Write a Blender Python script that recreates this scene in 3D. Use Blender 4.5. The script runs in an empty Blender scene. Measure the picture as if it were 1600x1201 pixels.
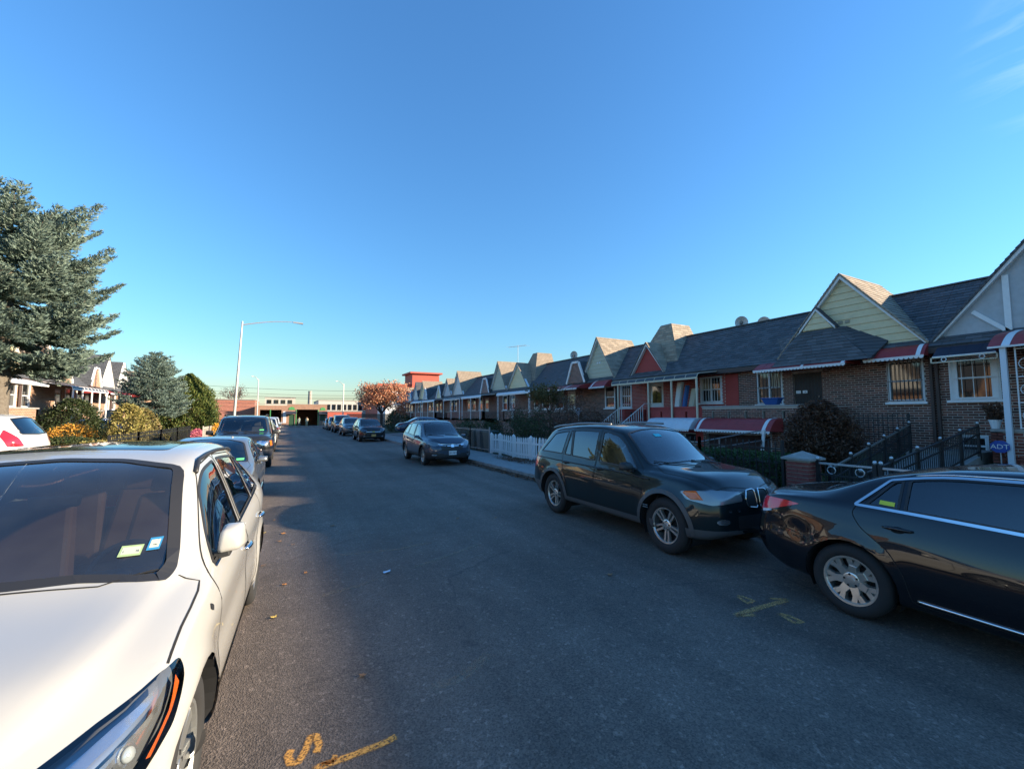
import bpy, bmesh, math, random
import numpy as np
from mathutils import Vector, Matrix
from mathutils.bvhtree import BVHTree
from mathutils.geometry import delaunay_2d_cdt
R = math.radians
scene = bpy.context.scene
COL = scene.collection
rng = random.Random(7)

# ---------------------------------------------------------------- camera
cam = bpy.data.cameras.new('camera')
cam.sensor_width = 36.0
cam.lens = 670.0 / 1600.0 * 36.0
cam.clip_start = 0.05
cam.clip_end = 3000
cam_o = bpy.data.objects.new('camera', cam)
COL.objects.link(cam_o)
cam_o.location = (0, 0, 1.92)
cam_o.rotation_euler = (R(90 + 4.05), 0, R(-27.85))
scene.camera = cam_o

# ---------------------------------------------------------------- sky and sun
SUN_EL = R(16.05)
SUN_AZ = math.atan2(0.866, -0.50)          # clockwise from +Y, the sun stands right behind the camera
sun_dir = Vector((math.sin(SUN_AZ) * math.cos(SUN_EL), math.cos(SUN_AZ) * math.cos(SUN_EL), math.sin(SUN_EL)))
world = bpy.data.worlds.new('World')
scene.world = world
world.use_nodes = True
wn = world.node_tree.nodes
wl = world.node_tree.links
wn.clear()
w_out = wn.new('ShaderNodeOutputWorld')
w_bg = wn.new('ShaderNodeBackground')
w_sky = wn.new('ShaderNodeTexSky')
w_sky.sky_type = 'NISHITA'
w_sky.sun_disc = False
w_sky.sun_elevation = SUN_EL
w_sky.sun_rotation = SUN_AZ
w_sky.altitude = 10
w_sky.air_density = 1.7
w_sky.dust_density = 0.0
w_sky.ozone_density = 9.0
w_bg.inputs['Strength'].default_value = 0.11
# a faint streak of cirrus high on the right
w_tc = wn.new('ShaderNodeTexCoord')
w_map = wn.new('ShaderNodeMapping')
w_map.inputs['Rotation'].default_value = (0.2, -0.3, 0.5)
w_map.inputs['Scale'].default_value = (5.0, 5.0, 26.0)
w_noise = wn.new('ShaderNodeTexNoise')
w_noise.inputs['Scale'].default_value = 1.6
w_noise.inputs['Detail'].default_value = 6
w_noise.inputs['Distortion'].default_value = 0.6
w_cr = wn.new('ShaderNodeMapRange')
w_cr.inputs['From Min'].default_value = 0.50
w_cr.inputs['From Max'].default_value = 0.72
w_dot = wn.new('ShaderNodeVectorMath'); w_dot.operation = 'DISTANCE'
w_dot.inputs[1].default_value = Vector((1.54, 0.16, 0.86)).normalized()
w_mr = wn.new('ShaderNodeMapRange')
w_mr.interpolation_type = 'SMOOTHSTEP'
w_mr.inputs['From Min'].default_value = 0.15
w_mr.inputs['From Max'].default_value = 0.02
w_mul = wn.new('ShaderNodeMath'); w_mul.operation = 'MULTIPLY'
w_mul2 = wn.new('ShaderNodeMath'); w_mul2.operation = 'MULTIPLY'; w_mul2.inputs[1].default_value = 0.30
w_mix = wn.new('ShaderNodeMixRGB')
w_mix.inputs['Color2'].default_value = (5.2, 5.6, 6.0, 1)
wl.new(w_tc.outputs['Generated'], w_map.inputs['Vector'])
wl.new(w_map.outputs['Vector'], w_noise.inputs['Vector'])
wl.new(w_noise.outputs['Fac'], w_cr.inputs['Value'])
wl.new(w_tc.outputs['Generated'], w_dot.inputs[0])
wl.new(w_dot.outputs['Value'], w_mr.inputs['Value'])
wl.new(w_cr.outputs['Result'], w_mul.inputs[0])
wl.new(w_mr.outputs['Result'], w_mul.inputs[1])
wl.new(w_mul.outputs[0], w_mul2.inputs[0])
wl.new(w_mul2.outputs[0], w_mix.inputs['Fac'])
wl.new(w_sky.outputs['Color'], w_mix.inputs['Color1'])
w_tint = wn.new('ShaderNodeMixRGB'); w_tint.blend_type = 'MULTIPLY'; w_tint.inputs['Fac'].default_value = 1.0
w_tint.inputs['Color2'].default_value = (0.95, 0.985, 1.0, 1)      # the camera's white balance
wl.new(w_mix.outputs['Color'], w_tint.inputs['Color1'])
wl.new(w_tint.outputs['Color'], w_bg.inputs['Color'])
wl.new(w_bg.outputs[0], w_out.inputs['Surface'])

sun = bpy.data.lights.new('sun', 'SUN')
sun.energy = 5.0
sun.angle = R(0.9)
sun.color = (1.0, 0.83, 0.60)
sun_o = bpy.data.objects.new('sun', sun)
COL.objects.link(sun_o)
sun_o.location = (40, -30, 40)
sun_o.rotation_euler = sun_dir.to_track_quat('Z', 'Y').to_euler()

vs = scene.view_settings
vs.view_transform = 'Standard'
vs.look = 'None'
vs.gamma = 1.0
vs.use_curve_mapping = False
vs.exposure = 1.50
scene.cycles.max_bounces = 8
scene.cycles.transparent_max_bounces = 16
scene.cycles.caustics_reflective = False
scene.cycles.caustics_refractive = False

# ---------------------------------------------------------------- materials
MATS = {}
def nodes_of(m):
    return m.node_tree.nodes, m.node_tree.links

def mat(name, col, rough=0.6, metal=0.0, coat=0.0, var=0.0, vscale=8.0, bump=0.0, bscale=60.0, island=0.0,
        emit=None, spec=0.5, sheen=0.0, col2=None, island2=None, trans=0.0, coat_rough=0.03):
    """Principled material; var = noise-driven value variation, island = per-piece variation."""
    if name in MATS: return MATS[name]
    m = bpy.data.materials.new(name); m.use_nodes = True
    n, l = nodes_of(m)
    b = n['Principled BSDF']
    b.inputs['Base Color'].default_value = (*col, 1)
    b.inputs['Roughness'].default_value = rough
    b.inputs['Metallic'].default_value = metal
    b.inputs['Coat Weight'].default_value = coat
    b.inputs['Coat Roughness'].default_value = coat_rough
    b.inputs['Specular IOR Level'].default_value = spec
    if trans:
        b.inputs['Transmission Weight'].default_value = trans
    if emit:
        b.inputs['Emission Color'].default_value = (*emit[:3], 1)
        b.inputs['Emission Strength'].default_value = emit[3]
    tc = n.new('ShaderNodeTexCoord')
    cur = None
    if col2 is not None or var:
        nz = n.new('ShaderNodeTexNoise'); nz.inputs['Scale'].default_value = vscale
        nz.inputs['Detail'].default_value = 6; nz.inputs['Roughness'].default_value = 0.65
        l.new(tc.outputs['Object'], nz.inputs['Vector'])
        cr = n.new('ShaderNodeMapRange'); cr.inputs['From Min'].default_value = 0.32; cr.inputs['From Max'].default_value = 0.68
        l.new(nz.outputs['Fac'], cr.inputs['Value'])
        mx = n.new('ShaderNodeMixRGB')
        if col2 is not None:
            mx.inputs['Color1'].default_value = (*col, 1); mx.inputs['Color2'].default_value = (*col2, 1)
        else:
            mx.inputs['Color1'].default_value = (*[c * (1 - var) for c in col], 1)
            mx.inputs['Color2'].default_value = (*[min(1, c * (1 + var)) for c in col], 1)
        l.new(cr.outputs['Result'], mx.inputs['Fac'])
        cur = mx.outputs['Color']
    if island:
        g = n.new('ShaderNodeNewGeometry')
        if island2 is not None:
            mi = n.new('ShaderNodeMixRGB')
            mi.inputs['Color2'].default_value = (*island2, 1)
            if cur is not None: l.new(cur, mi.inputs['Color1'])
            else: mi.inputs['Color1'].default_value = (*col, 1)
            l.new(g.outputs['Random Per Island'], mi.inputs['Fac'])
            cur = mi.outputs['Color']
        hv = n.new('ShaderNodeHueSaturation')
        mr = n.new('ShaderNodeMapRange')
        mr.inputs['To Min'].default_value = 1 - island; mr.inputs['To Max'].default_value = 1 + island
        mm = n.new('ShaderNodeMath'); mm.operation = 'MULTIPLY'; mm.inputs[1].default_value = 7.31
        fr = n.new('ShaderNodeMath'); fr.operation = 'FRACT'
        l.new(g.outputs['Random Per Island'], mm.inputs[0]); l.new(mm.outputs[0], fr.inputs[0])
        l.new(fr.outputs[0], mr.inputs['Value'])
        l.new(mr.outputs['Result'], hv.inputs['Value'])
        if cur is not None: l.new(cur, hv.inputs['Color'])
        else: hv.inputs['Color'].default_value = (*col, 1)
        cur = hv.outputs['Color']
    if cur is not None: l.new(cur, b.inputs['Base Color'])
    if bump:
        nb = n.new('ShaderNodeTexNoise'); nb.inputs['Scale'].default_value = bscale
        nb.inputs['Detail'].default_value = 4
        l.new(tc.outputs['Object'], nb.inputs['Vector'])
        bp = n.new('ShaderNodeBump'); bp.inputs['Strength'].default_value = bump; bp.inputs['Distance'].default_value = 0.01
        l.new(nb.outputs['Fac'], bp.inputs['Height'])
        l.new(bp.outputs['Normal'], b.inputs['Normal'])
    MATS[name] = m
    return m

def glass_mat(name, tint=(0.55, 0.62, 0.6), rough=0.0, refl=1.0, veil=0.0):
    if name in MATS: return MATS[name]
    m = bpy.data.materials.new(name); m.use_nodes = True
    n, l = nodes_of(m); n.clear()
    o = n.new('ShaderNodeOutputMaterial')
    t = n.new('ShaderNodeBsdfTransparent'); t.inputs['Color'].default_value = (*tint, 1)
    g = n.new('ShaderNodeBsdfGlossy'); g.inputs['Roughness'].default_value = rough
    g.inputs['Color'].default_value = (refl, refl, refl, 1)
    f = n.new('ShaderNodeFresnel'); f.inputs['IOR'].default_value = 1.52
    a = n.new('ShaderNodeMath'); a.operation = 'MULTIPLY_ADD'; a.inputs[1].default_value = 1.9; a.inputs[2].default_value = 0.03
    geo = n.new('ShaderNodeNewGeometry')
    x = n.new('ShaderNodeMixShader')
    l.new(f.outputs[0], a.inputs[0])
    l.new(a.outputs[0], x.inputs['Fac'])
    l.new(t.outputs[0], x.inputs[1]); l.new(g.outputs[0], x.inputs[2])
    out = x.outputs[0]
    if veil:
        d = n.new('ShaderNodeBsdfDiffuse'); d.inputs['Color'].default_value = (.42, .43, .42, 1)  # pale haze over the windshield, mixed into the glass as a diffuse veil
        x2 = n.new('ShaderNodeMixShader')
        tc = n.new('ShaderNodeTexCoord'); nz = n.new('ShaderNodeTexNoise'); nz.inputs['Scale'].default_value = 3.5; nz.inputs['Detail'].default_value = 6
        l.new(tc.outputs['Object'], nz.inputs['Vector'])
        mr = n.new('ShaderNodeMapRange'); mr.inputs['From Min'].default_value = .3; mr.inputs['From Max'].default_value = .7
        mr.inputs['To Min'].default_value = veil*.6; mr.inputs['To Max'].default_value = veil*1.4
        l.new(nz.outputs['Fac'], mr.inputs['Value']); l.new(mr.outputs['Result'], x2.inputs['Fac'])
        l.new(out, x2.inputs[1]); l.new(d.outputs[0], x2.inputs[2]); out = x2.outputs[0]
    l.new(out, o.inputs['Surface'])
    MATS[name] = m
    return m

def brick_mat(name, c1, c2, mortar, scale=1.0, rough=0.85):
    """Brick pattern for walls too far off to tell bricks apart; objects are unrotated so object space = metres."""
    if name in MATS: return MATS[name]
    m = bpy.data.materials.new(name); m.use_nodes = True
    n, l = nodes_of(m); b = n['Principled BSDF']; b.inputs['Roughness'].default_value = rough
    tc = n.new('ShaderNodeTexCoord'); sp = n.new('ShaderNodeSeparateXYZ'); cb = n.new('ShaderNodeCombineXYZ')
    ad = n.new('ShaderNodeMath'); ad.operation = 'ADD'
    l.new(tc.outputs['Object'], sp.inputs[0]); l.new(sp.outputs['X'], ad.inputs[0]); l.new(sp.outputs['Y'], ad.inputs[1])
    l.new(ad.outputs[0], cb.inputs['X']); l.new(sp.outputs['Z'], cb.inputs['Y'])
    br = n.new('ShaderNodeTexBrick')
    br.inputs['Color1'].default_value = (*c1, 1); br.inputs['Color2'].default_value = (*c2, 1)
    br.inputs['Mortar'].default_value = (*mortar, 1)
    br.inputs['Scale'].default_value = 1.0
    br.inputs['Brick Width'].default_value = 0.21 * scale; br.inputs['Row Height'].default_value = 0.075 * scale
    br.inputs['Mortar Size'].default_value = 0.009 * scale; br.inputs['Bias'].default_value = 0.0
    l.new(cb.outputs[0], br.inputs['Vector'])
    nz = n.new('ShaderNodeTexNoise'); nz.inputs['Scale'].default_value = 3; nz.inputs['Detail'].default_value = 6
    l.new(tc.outputs['Object'], nz.inputs['Vector'])
    mr = n.new('ShaderNodeMapRange'); mr.inputs['To Min'].default_value = 0.75; mr.inputs['To Max'].default_value = 1.2
    l.new(nz.outputs['Fac'], mr.inputs['Value'])
    hv = n.new('ShaderNodeHueSaturation'); l.new(br.outputs['Color'], hv.inputs['Color']); l.new(mr.outputs['Result'], hv.inputs['Value'])
    l.new(hv.outputs['Color'], b.inputs['Base Color'])
    bp = n.new('ShaderNodeBump'); bp.inputs['Strength'].default_value = 0.6; bp.inputs['Distance'].default_value = 0.01; bp.invert = True
    l.new(br.outputs['Fac'], bp.inputs['Height']); l.new(bp.outputs['Normal'], b.inputs['Normal'])
    MATS[name] = m
    return m

# ---------------------------------------------------------------- mesh helpers
class MB:
    """Collects shapes; build() links them as ONE mesh object."""
    def __init__(s, T=None):
        s.v = []; s.f = []; s.T = T; s.mi = []
        s.cur = 0
    def add(s, verts, faces):
        k = len(s.v)
        s.v += [s.T(*p) if s.T else tuple(p) for p in verts]
        s.f += [tuple(i + k for i in f) for f in faces]
        s.mi += [s.cur] * len(faces)
        return s
    def box(s, a, b):
        x0, x1 = sorted((a[0], b[0])); y0, y1 = sorted((a[1], b[1])); z0, z1 = sorted((a[2], b[2]))
        return s.add([(x0,y0,z0),(x1,y0,z0),(x1,y1,z0),(x0,y1,z0),(x0,y0,z1),(x1,y0,z1),(x1,y1,z1),(x0,y1,z1)],
              [(0,3,2,1),(4,5,6,7),(0,1,5,4),(1,2,6,5),(2,3,7,6),(3,0,4,7)])
    def hexa(s, bot, top):
        return s.add(list(bot) + list(top), [(0,3,2,1),(4,5,6,7),(0,1,5,4),(1,2,6,5),(2,3,7,6),(3,0,4,7)])
    def quad(s, *p):
        return s.add(p, [tuple(range(len(p)))])
    def bar(s, a, b, w, h=None, up=(0, 0, 1)):
        """rectangular bar from a to b"""
        h = h or w
        a = Vector(a); b = Vector(b); d = (b - a).normalized()
        u = Vector(up)
        if abs(d.dot(u)) > 0.99: u = Vector((1, 0, 0))
        r = d.cross(u).normalized() * (w / 2); t = r.cross(d).normalized() * (h / 2)
        return s.hexa([a - r - t, a + r - t, a + r + t, a - r + t], [b - r - t, b + r - t, b + r + t, b - r + t])
    def tube(s, pts, r, n=8, close=True):
        pts = [Vector(p) for p in pts]
        rs = r if isinstance(r, (list, tuple)) else [r] * len(pts)
        verts = []; prev = None
        for i, p in enumerate(pts):
            d = (pts[min(i + 1, len(pts) - 1)] - pts[max(i - 1, 0)])
            d = d.normalized() if d.length > 1e-9 else Vector((0, 0, 1))
            if prev is None:
                a = Vector((0, 0, 1)) if abs(d.z) < 0.9 else Vector((1, 0, 0))
                u = d.cross(a).normalized()
            else:
                u = (prev - d * prev.dot(d)).normalized()
            prev = u; w = d.cross(u)
            for k in range(n):
                t = 2 * math.pi * k / n
                verts.append(p + (u * math.cos(t) + w * math.sin(t)) * rs[i])
        faces = []
        for i in range(len(pts) - 1):
            for k in range(n):
                faces.append((i*n+k, i*n+(k+1)%n, (i+1)*n+(k+1)%n, (i+1)*n+k))
        if close:
            faces.append(tuple(range(n))[::-1]); faces.append(tuple((len(pts)-1)*n + k for k in range(n)))
        return s.add(verts, faces)
    def lathe(s, prof, c=(0,0,0), axis=2, n=16):
        """prof: (radius, height) pairs about the axis through c"""
        verts = []; faces = []
        for r, h in prof:
            for k in range(n):
                t = 2*math.pi*k/n
                p = [r*math.cos(t), r*math.sin(t), h]
                p = p if axis == 2 else ([h, p[0], p[1]] if axis == 0 else [p[0], h, p[1]])
                verts.append((c[0]+p[0], c[1]+p[1], c[2]+p[2]))
        m = len(prof)
        for i in range(m-1):
            for k in range(n):
                faces.append((i*n+k, i*n+(k+1)%n, (i+1)*n+(k+1)%n, (i+1)*n+k))
        faces.append(tuple(range(n))[::-1]); faces.append(tuple((m-1)*n+k for k in range(n)))
        return s.add(verts, faces)
    def prism(s, poly, f0, f1):
        """poly of 2D points; f0/f1 map a 2D point to 3D on the two faces"""
        n = len(poly)
        return s.add([f0(*p) for p in poly] + [f1(*p) for p in poly],
              [tuple(range(n))[::-1], tuple(range(n, 2*n))] + [(i, (i+1)%n, n+(i+1)%n, n+i) for i in range(n)])
    def mesh(s, name, mats, smooth=False):
        me = bpy.data.meshes.new(name)
        me.from_pydata([tuple(p) for p in s.v], [], s.f)
        for m in (mats if isinstance(mats, (list, tuple)) else [mats]):
            me.materials.append(m)
        if any(s.mi): me.polygons.foreach_set('material_index', s.mi)
        if smooth: me.polygons.foreach_set('use_smooth', [True] * len(me.polygons))
        me.update()
        return me
    def build(s, name, mats, parent=None, smooth=False, bevel=0.0):
        return link(name, s.mesh(name, mats, smooth), parent, bevel)

PINV = {}
def link(name, me, parent=None, bevel=0.0):
    o = bpy.data.objects.new(name, me)
    COL.objects.link(o)
    if parent is not None:
        o.parent = parent
        if parent in PINV: o.matrix_parent_inverse = PINV[parent]
    if bevel:
        b = o.modifiers.new('bevel', 'BEVEL'); b.width = bevel; b.segments = 2; b.limit_method = 'ANGLE'
        b.harden_normals = False
    return o

def tag(o, label=None, cat=None, group=None, kind=None):
    if label: o['label'] = label
    if cat: o['category'] = cat
    if group: o['group'] = group
    if kind: o['kind'] = kind
    return o

def thing(name, loc, label, cat, group=None, rz=0.0, local=False):
    """Empty at a thing's base; children are given in world coordinates unless local"""
    o = bpy.data.objects.new(name, None)
    COL.objects.link(o)
    o.location = loc; o.rotation_euler = (0, 0, rz); o.empty_display_size = 0.2
    tag(o, label, cat, group)
    if not local:
        PINV[o] = (Matrix.Translation(loc) @ Matrix.Rotation(rz, 4, 'Z')).inverted()
    return o

def copy_tree(o, parent=None):
    c = o.copy(); COL.objects.link(c)
    if parent is not None: c.parent = parent
    for ch in KIDS.get(o, [k for k in o.children]):
        copy_tree(ch, c)
    return c
KIDS = {}
def pchip(pts):
    xs = np.array([p[0] for p in pts], float); ys = np.array([p[1] for p in pts], float)
    h = np.diff(xs); d = np.diff(ys) / h
    m = np.zeros_like(ys)
    for i in range(1, len(xs) - 1):
        if d[i-1] * d[i] > 0:
            w1 = 2*h[i] + h[i-1]; w2 = h[i] + 2*h[i-1]
            m[i] = (w1 + w2) / (w1 / d[i-1] + w2 / d[i])
    m[0] = d[0]; m[-1] = d[-1]
    def f(x):
        x = min(max(x, xs[0]), xs[-1])
        i = min(max(int(np.searchsorted(xs, x) - 1), 0), len(h) - 1)
        t = (x - xs[i]) / h[i]
        return float((2*t**3 - 3*t**2 + 1)*ys[i] + (t**3 - 2*t**2 + t)*h[i]*m[i] + (-2*t**3 + 3*t**2)*ys[i+1] + (t**3 - t**2)*h[i]*m[i+1])
    return f
def lerp(a, b, t): return a + (b - a) * t
def in_poly(x, y, poly):
    c = False; n = len(poly); j = n - 1
    for i in range(n):
        xi, yi = poly[i]; xj, yj = poly[j]
        if (yi > y) != (yj > y) and x < (xj - xi) * (y - yi) / (yj - yi) + xi: c = not c
        j = i
    return c
def round_poly(poly, r=0.03, k=4):
    """round the corners of a polygon; r a number or one per corner"""
    out = []; n = len(poly)
    for i in range(n):
        p0 = Vector(poly[i-1]); p1 = Vector(poly[i]); p2 = Vector(poly[(i+1) % n])
        ri = r[i] if isinstance(r, (list, tuple)) else r
        a = (p0 - p1); b = (p2 - p1)
        d = min(ri, a.length*0.45, b.length*0.45)
        if d < 1e-4: out.append(tuple(p1)); continue
        A = p1 + a.normalized()*d; B = p1 + b.normalized()*d
        for j in range(k + 1):
            t = j / k
            out.append(tuple(A*(1-t)**2 + p1*2*t*(1-t) + B*t*t))
    return out
# ================================================================ ground, road, pavements
KR, KL = 6.66, -2.36          # kerb lines
FR, FL = 8.55, -4.30          # garden lines
XR, XL = 16.5, -12.3          # house fronts
ZS = 0.13                     # pavement height
Y0, Y1 = -14.0, 72.0

def asphalt():
    m = bpy.data.materials.new('asphalt'); m.use_nodes = True
    n, l = nodes_of(m); b = n['Principled BSDF']
    tc = n.new('ShaderNodeTexCoord')
    def noise(sc, det=4, rough=.6):
        z = n.new('ShaderNodeTexNoise'); z.inputs['Scale'].default_value = sc; z.inputs['Detail'].default_value = det
        z.inputs['Roughness'].default_value = rough; l.new(tc.outputs['Object'], z.inputs['Vector']); return z.outputs['Fac']
    def rng_(v, a, b_, c, d):
        r = n.new('ShaderNodeMapRange'); r.inputs['From Min'].default_value = a; r.inputs['From Max'].default_value = b_
        r.inputs['To Min'].default_value = c; r.inputs['To Max'].default_value = d; l.new(v, r.inputs['Value']); return r.outputs['Result']
    def mul(a, b_):
        q = n.new('ShaderNodeMath'); q.operation = 'MULTIPLY'; l.new(a, q.inputs[0]); l.new(b_, q.inputs[1]); return q.outputs[0]
    big = rng_(noise(.35, 5), .3, .7, .74, 1.26)
    mid = rng_(noise(3.0, 6, .7), .3, .7, .86, 1.14)
    # stone chips
    vo = n.new('ShaderNodeTexVoronoi'); vo.inputs['Scale'].default_value = 95; l.new(tc.outputs['Object'], vo.inputs['Vector'])
    bw = n.new('ShaderNodeRGBToBW'); l.new(vo.outputs['Color'], bw.inputs[0])
    chip = rng_(bw.outputs[0], .15, .9, .68, 1.45)
    vo2 = n.new('ShaderNodeTexVoronoi'); vo2.inputs['Scale'].default_value = 38; l.new(tc.outputs['Object'], vo2.inputs['Vector'])
    bw2 = n.new('ShaderNodeRGBToBW'); l.new(vo2.outputs['Color'], bw2.inputs[0])
    spk = rng_(bw2.outputs[0], .82, .86, 1.0, 1.5)
    # lengthwise streaks from tyres
    mp = n.new('ShaderNodeMapping'); mp.inputs['Scale'].default_value = (1.3, .06, 1); l.new(tc.outputs['Object'], mp.inputs['Vector'])
    st = n.new('ShaderNodeTexNoise'); st.inputs['Scale'].default_value = 1.2; st.inputs['Detail'].default_value = 3; l.new(mp.outputs[0], st.inputs['Vector'])
    strk = rng_(st.outputs['Fac'], .3, .7, .76, 1.22)
    v = mul(mul(mul(big, mid), mul(chip, spk)), strk)
    hv = n.new('ShaderNodeHueSaturation'); hv.inputs['Color'].default_value = (.134, .106, .086, 1); l.new(v, hv.inputs['Value'])
    # oil drips
    oil = rng_(noise(.9, 3), .66, .72, 0, .5)
    mx = n.new('ShaderNodeMixRGB'); mx.inputs['Color2'].default_value = (.035, .03, .027, 1)
    l.new(oil, mx.inputs['Fac']); l.new(hv.outputs['Color'], mx.inputs['Color1']); l.new(mx.outputs['Color'], b.inputs['Base Color'])
    # hairline cracks, only here and there
    vc = n.new('ShaderNodeTexVoronoi'); vc.feature = 'DISTANCE_TO_EDGE'; vc.inputs['Scale'].default_value = .55
    wz = n.new('ShaderNodeTexNoise'); wz.inputs['Scale'].default_value = 2.5; wz.inputs['Detail'].default_value = 5; l.new(tc.outputs['Object'], wz.inputs['Vector'])
    wm = n.new('ShaderNodeMixRGB'); wm.inputs['Fac'].default_value = .12; l.new(tc.outputs['Object'], wm.inputs['Color1']); l.new(wz.outputs['Color'], wm.inputs['Color2']); l.new(wm.outputs['Color'], vc.inputs['Vector'])
    crk = rng_(vc.outputs['Distance'], .003, .009, .30, 0); msk = rng_(noise(.22, 2), .50, .58, 0, 1)
    m2 = n.new('ShaderNodeMixRGB'); m2.inputs['Color2'].default_value = (.016, .015, .014, 1)
    l.new(mul(crk, msk), m2.inputs['Fac']); l.new(mx.outputs['Color'], m2.inputs['Color1']); l.new(m2.outputs['Color'], b.inputs['Base Color'])
    b.inputs['Roughness'].default_value = .82
    bp = n.new('ShaderNodeBump'); bp.inputs['Strength'].default_value = .55; bp.inputs['Distance'].default_value = .006
    l.new(vo.outputs['Distance'], bp.inputs['Height']); l.new(bp.outputs['Normal'], b.inputs['Normal'])
    return m
ASPH = asphalt()
SOIL = mat('soil_and_dry_grass', (.075, .062, .040), .95, col2=(.050, .060, .025), vscale=2.2, bump=.6, bscale=30)
LAWN = mat('lawn', (.050, .070, .022), .95, col2=(.085, .080, .035), vscale=3.5, bump=.8, bscale=50)
CONC = mat('concrete_slab', (.30, .295, .28), .85, col2=(.22, .215, .205), vscale=4.0, bump=.25, bscale=90)
CONC_D = mat('concrete_old', (.22, .215, .205), .9, col2=(.15, .148, .14), vscale=3.0, bump=.3, bscale=60)
KERBM = mat('kerb_stone', (.25, .245, .235), .85, var=.25, vscale=6, bump=.3, bscale=70)

# one ground sheet to the horizon, with an opening for the sunken driveway
def rects_around(x0, x1, y0, y1, hx0, hx1, hy0, hy1):
    return [(x0, hx0, y0, y1), (hx1, x1, y0, y1), (hx0, hx1, y0, hy0), (hx0, hx1, hy1, y1)]
g = MB()
for a, b, c, d in rects_around(-900, 900, -300, 1500, 9.2, 15.05, 8.9, 15.0):
    g.quad((a, c, -.03), (b, c, -.03), (b, d, -.03), (a, d, -.03))
tag(g.build('ground', SOIL), kind='structure')
r = MB()
r.quad((KL, -40, 0), (KR, -40, 0), (KR, Y1, 0), (KL, Y1, 0))
r.quad((-70, Y1, 0), (80, Y1, 0), (80, Y1 + 8.5, 0), (-70, Y1 + 8.5, 0))
tag(r.build('road', ASPH), kind='structure')

def pavement(name, xk, xf, sgn):
    p = MB()
    p.box((min(xk + sgn*.16, xf), Y0, -.05), (max(xk + sgn*.16, xf), Y1, ZS - .012))
    root = p.build(name, CONC_D); tag(root, kind='structure')
    k = MB(); kme = None
    L = 1.5
    k.box((0, 0.006, -.04), (sgn*.155, L - .006, ZS + .004)); kme = k.mesh('kerb_stone', KERBM)
    nx = 1; w = abs(xf - xk) - .17
    s = MB(); s.box((0, .006, 0), (sgn*(w/1 - .01), L - .006, .013)); sme = s.mesh('slab', CONC)
    y = Y0
    i = 0
    rr = random.Random(3)
    while y < Y1 - .1:
        o = link('kerb_stone', kme, root); o.location = (xk, y, rr.uniform(-.004, .004)); o.rotation_euler = (0, 0, rr.uniform(-.003, .003))
        o = link('slab', sme, root); o.location = (xk + sgn*.165, y, ZS - .012 + rr.uniform(0, .004)); o.rotation_euler = (rr.uniform(-.002, .002), rr.uniform(-.003, .003), 0)
        y += L; i += 1
    return root
pavement('pavement_right', KR, FR, 1)
pavement('pavement_left', KL, FL, -1)

# gardens: gently rising sheets behind the fence lines
def yard(name, x0, x1, y0, y1, z0, z1, m, n=10):
    q = MB(); rr = random.Random(hash((round(x0*10), round(y0*10))) & 255)
    my = max(2, int((y1 - y0)/.8)); V = []
    for i in range(n + 1):
        for j in range(my + 1):
            t = i/n
            z = lerp(z0, z1, t*t*(3-2*t)) + (rr.uniform(-.03, .03) if 0 < i < n else 0)
            V.append((lerp(x0, x1, t), lerp(y0, y1, j/my), z))
    q.add(V, [(i*(my+1)+j, i*(my+1)+j+1, (i+1)*(my+1)+j+1, (i+1)*(my+1)+j) for i in range(n) for j in range(my)])
    return tag(q.build(name, m, smooth=True), kind='structure')
yard('yard_right', FR, XR + .1, -14.5, 8.9, ZS - .02, .75, LAWN)
yard('yard_right', FR, XR + .1, 15.0, 70, ZS - .02, .55, SOIL)
yard('yard_left', FL, XL - .1, -8, 70, ZS - .02, .45, LAWN)
# the sunken double driveway between the brick and the red house
d = MB()
prof = [(FR - .02, ZS + .002), (9.6, .10), (11.5, -.12), (13.2, -.32), (15.1, -.42)]
for (xa, za), (xb, zb) in zip(prof, prof[1:]):
    d.quad((xa, 9.0, za), (xb, 9.0, zb), (xb, 14.95, zb), (xa, 14.95, za))
d.box((9.2, 8.88, -.5), (15.05, 9.0, .55)); d.box((9.2, 14.95, -.5), (15.05, 15.07, .55))
tag(d.build('driveway', CONC_D), kind='structure')
for nm, xa, xb, ya, yb in (('driveway', -4.32, -12.3, 12.6, 15.9), ('driveway', -4.32, -12.3, 29.2, 32.0), ('driveway', 8.56, 14.9, 35.0, 41.6)):
    q = MB(); 
    for i in range(8):
        x0_, x1_ = lerp(xa, xb, i/8), lerp(xa, xb, (i+1)/8)
        f = lambda t: lerp(ZS - .02, .45 if xa < 0 else .55, t*t*(3-2*t)) + .045
        q.quad((x0_, ya, f(i/8)), (x1_, ya, f((i+1)/8)), (x1_, yb, f((i+1)/8)), (x0_, yb, f(i/8)))
    tag(q.build(nm, CONC), kind='structure')
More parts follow.
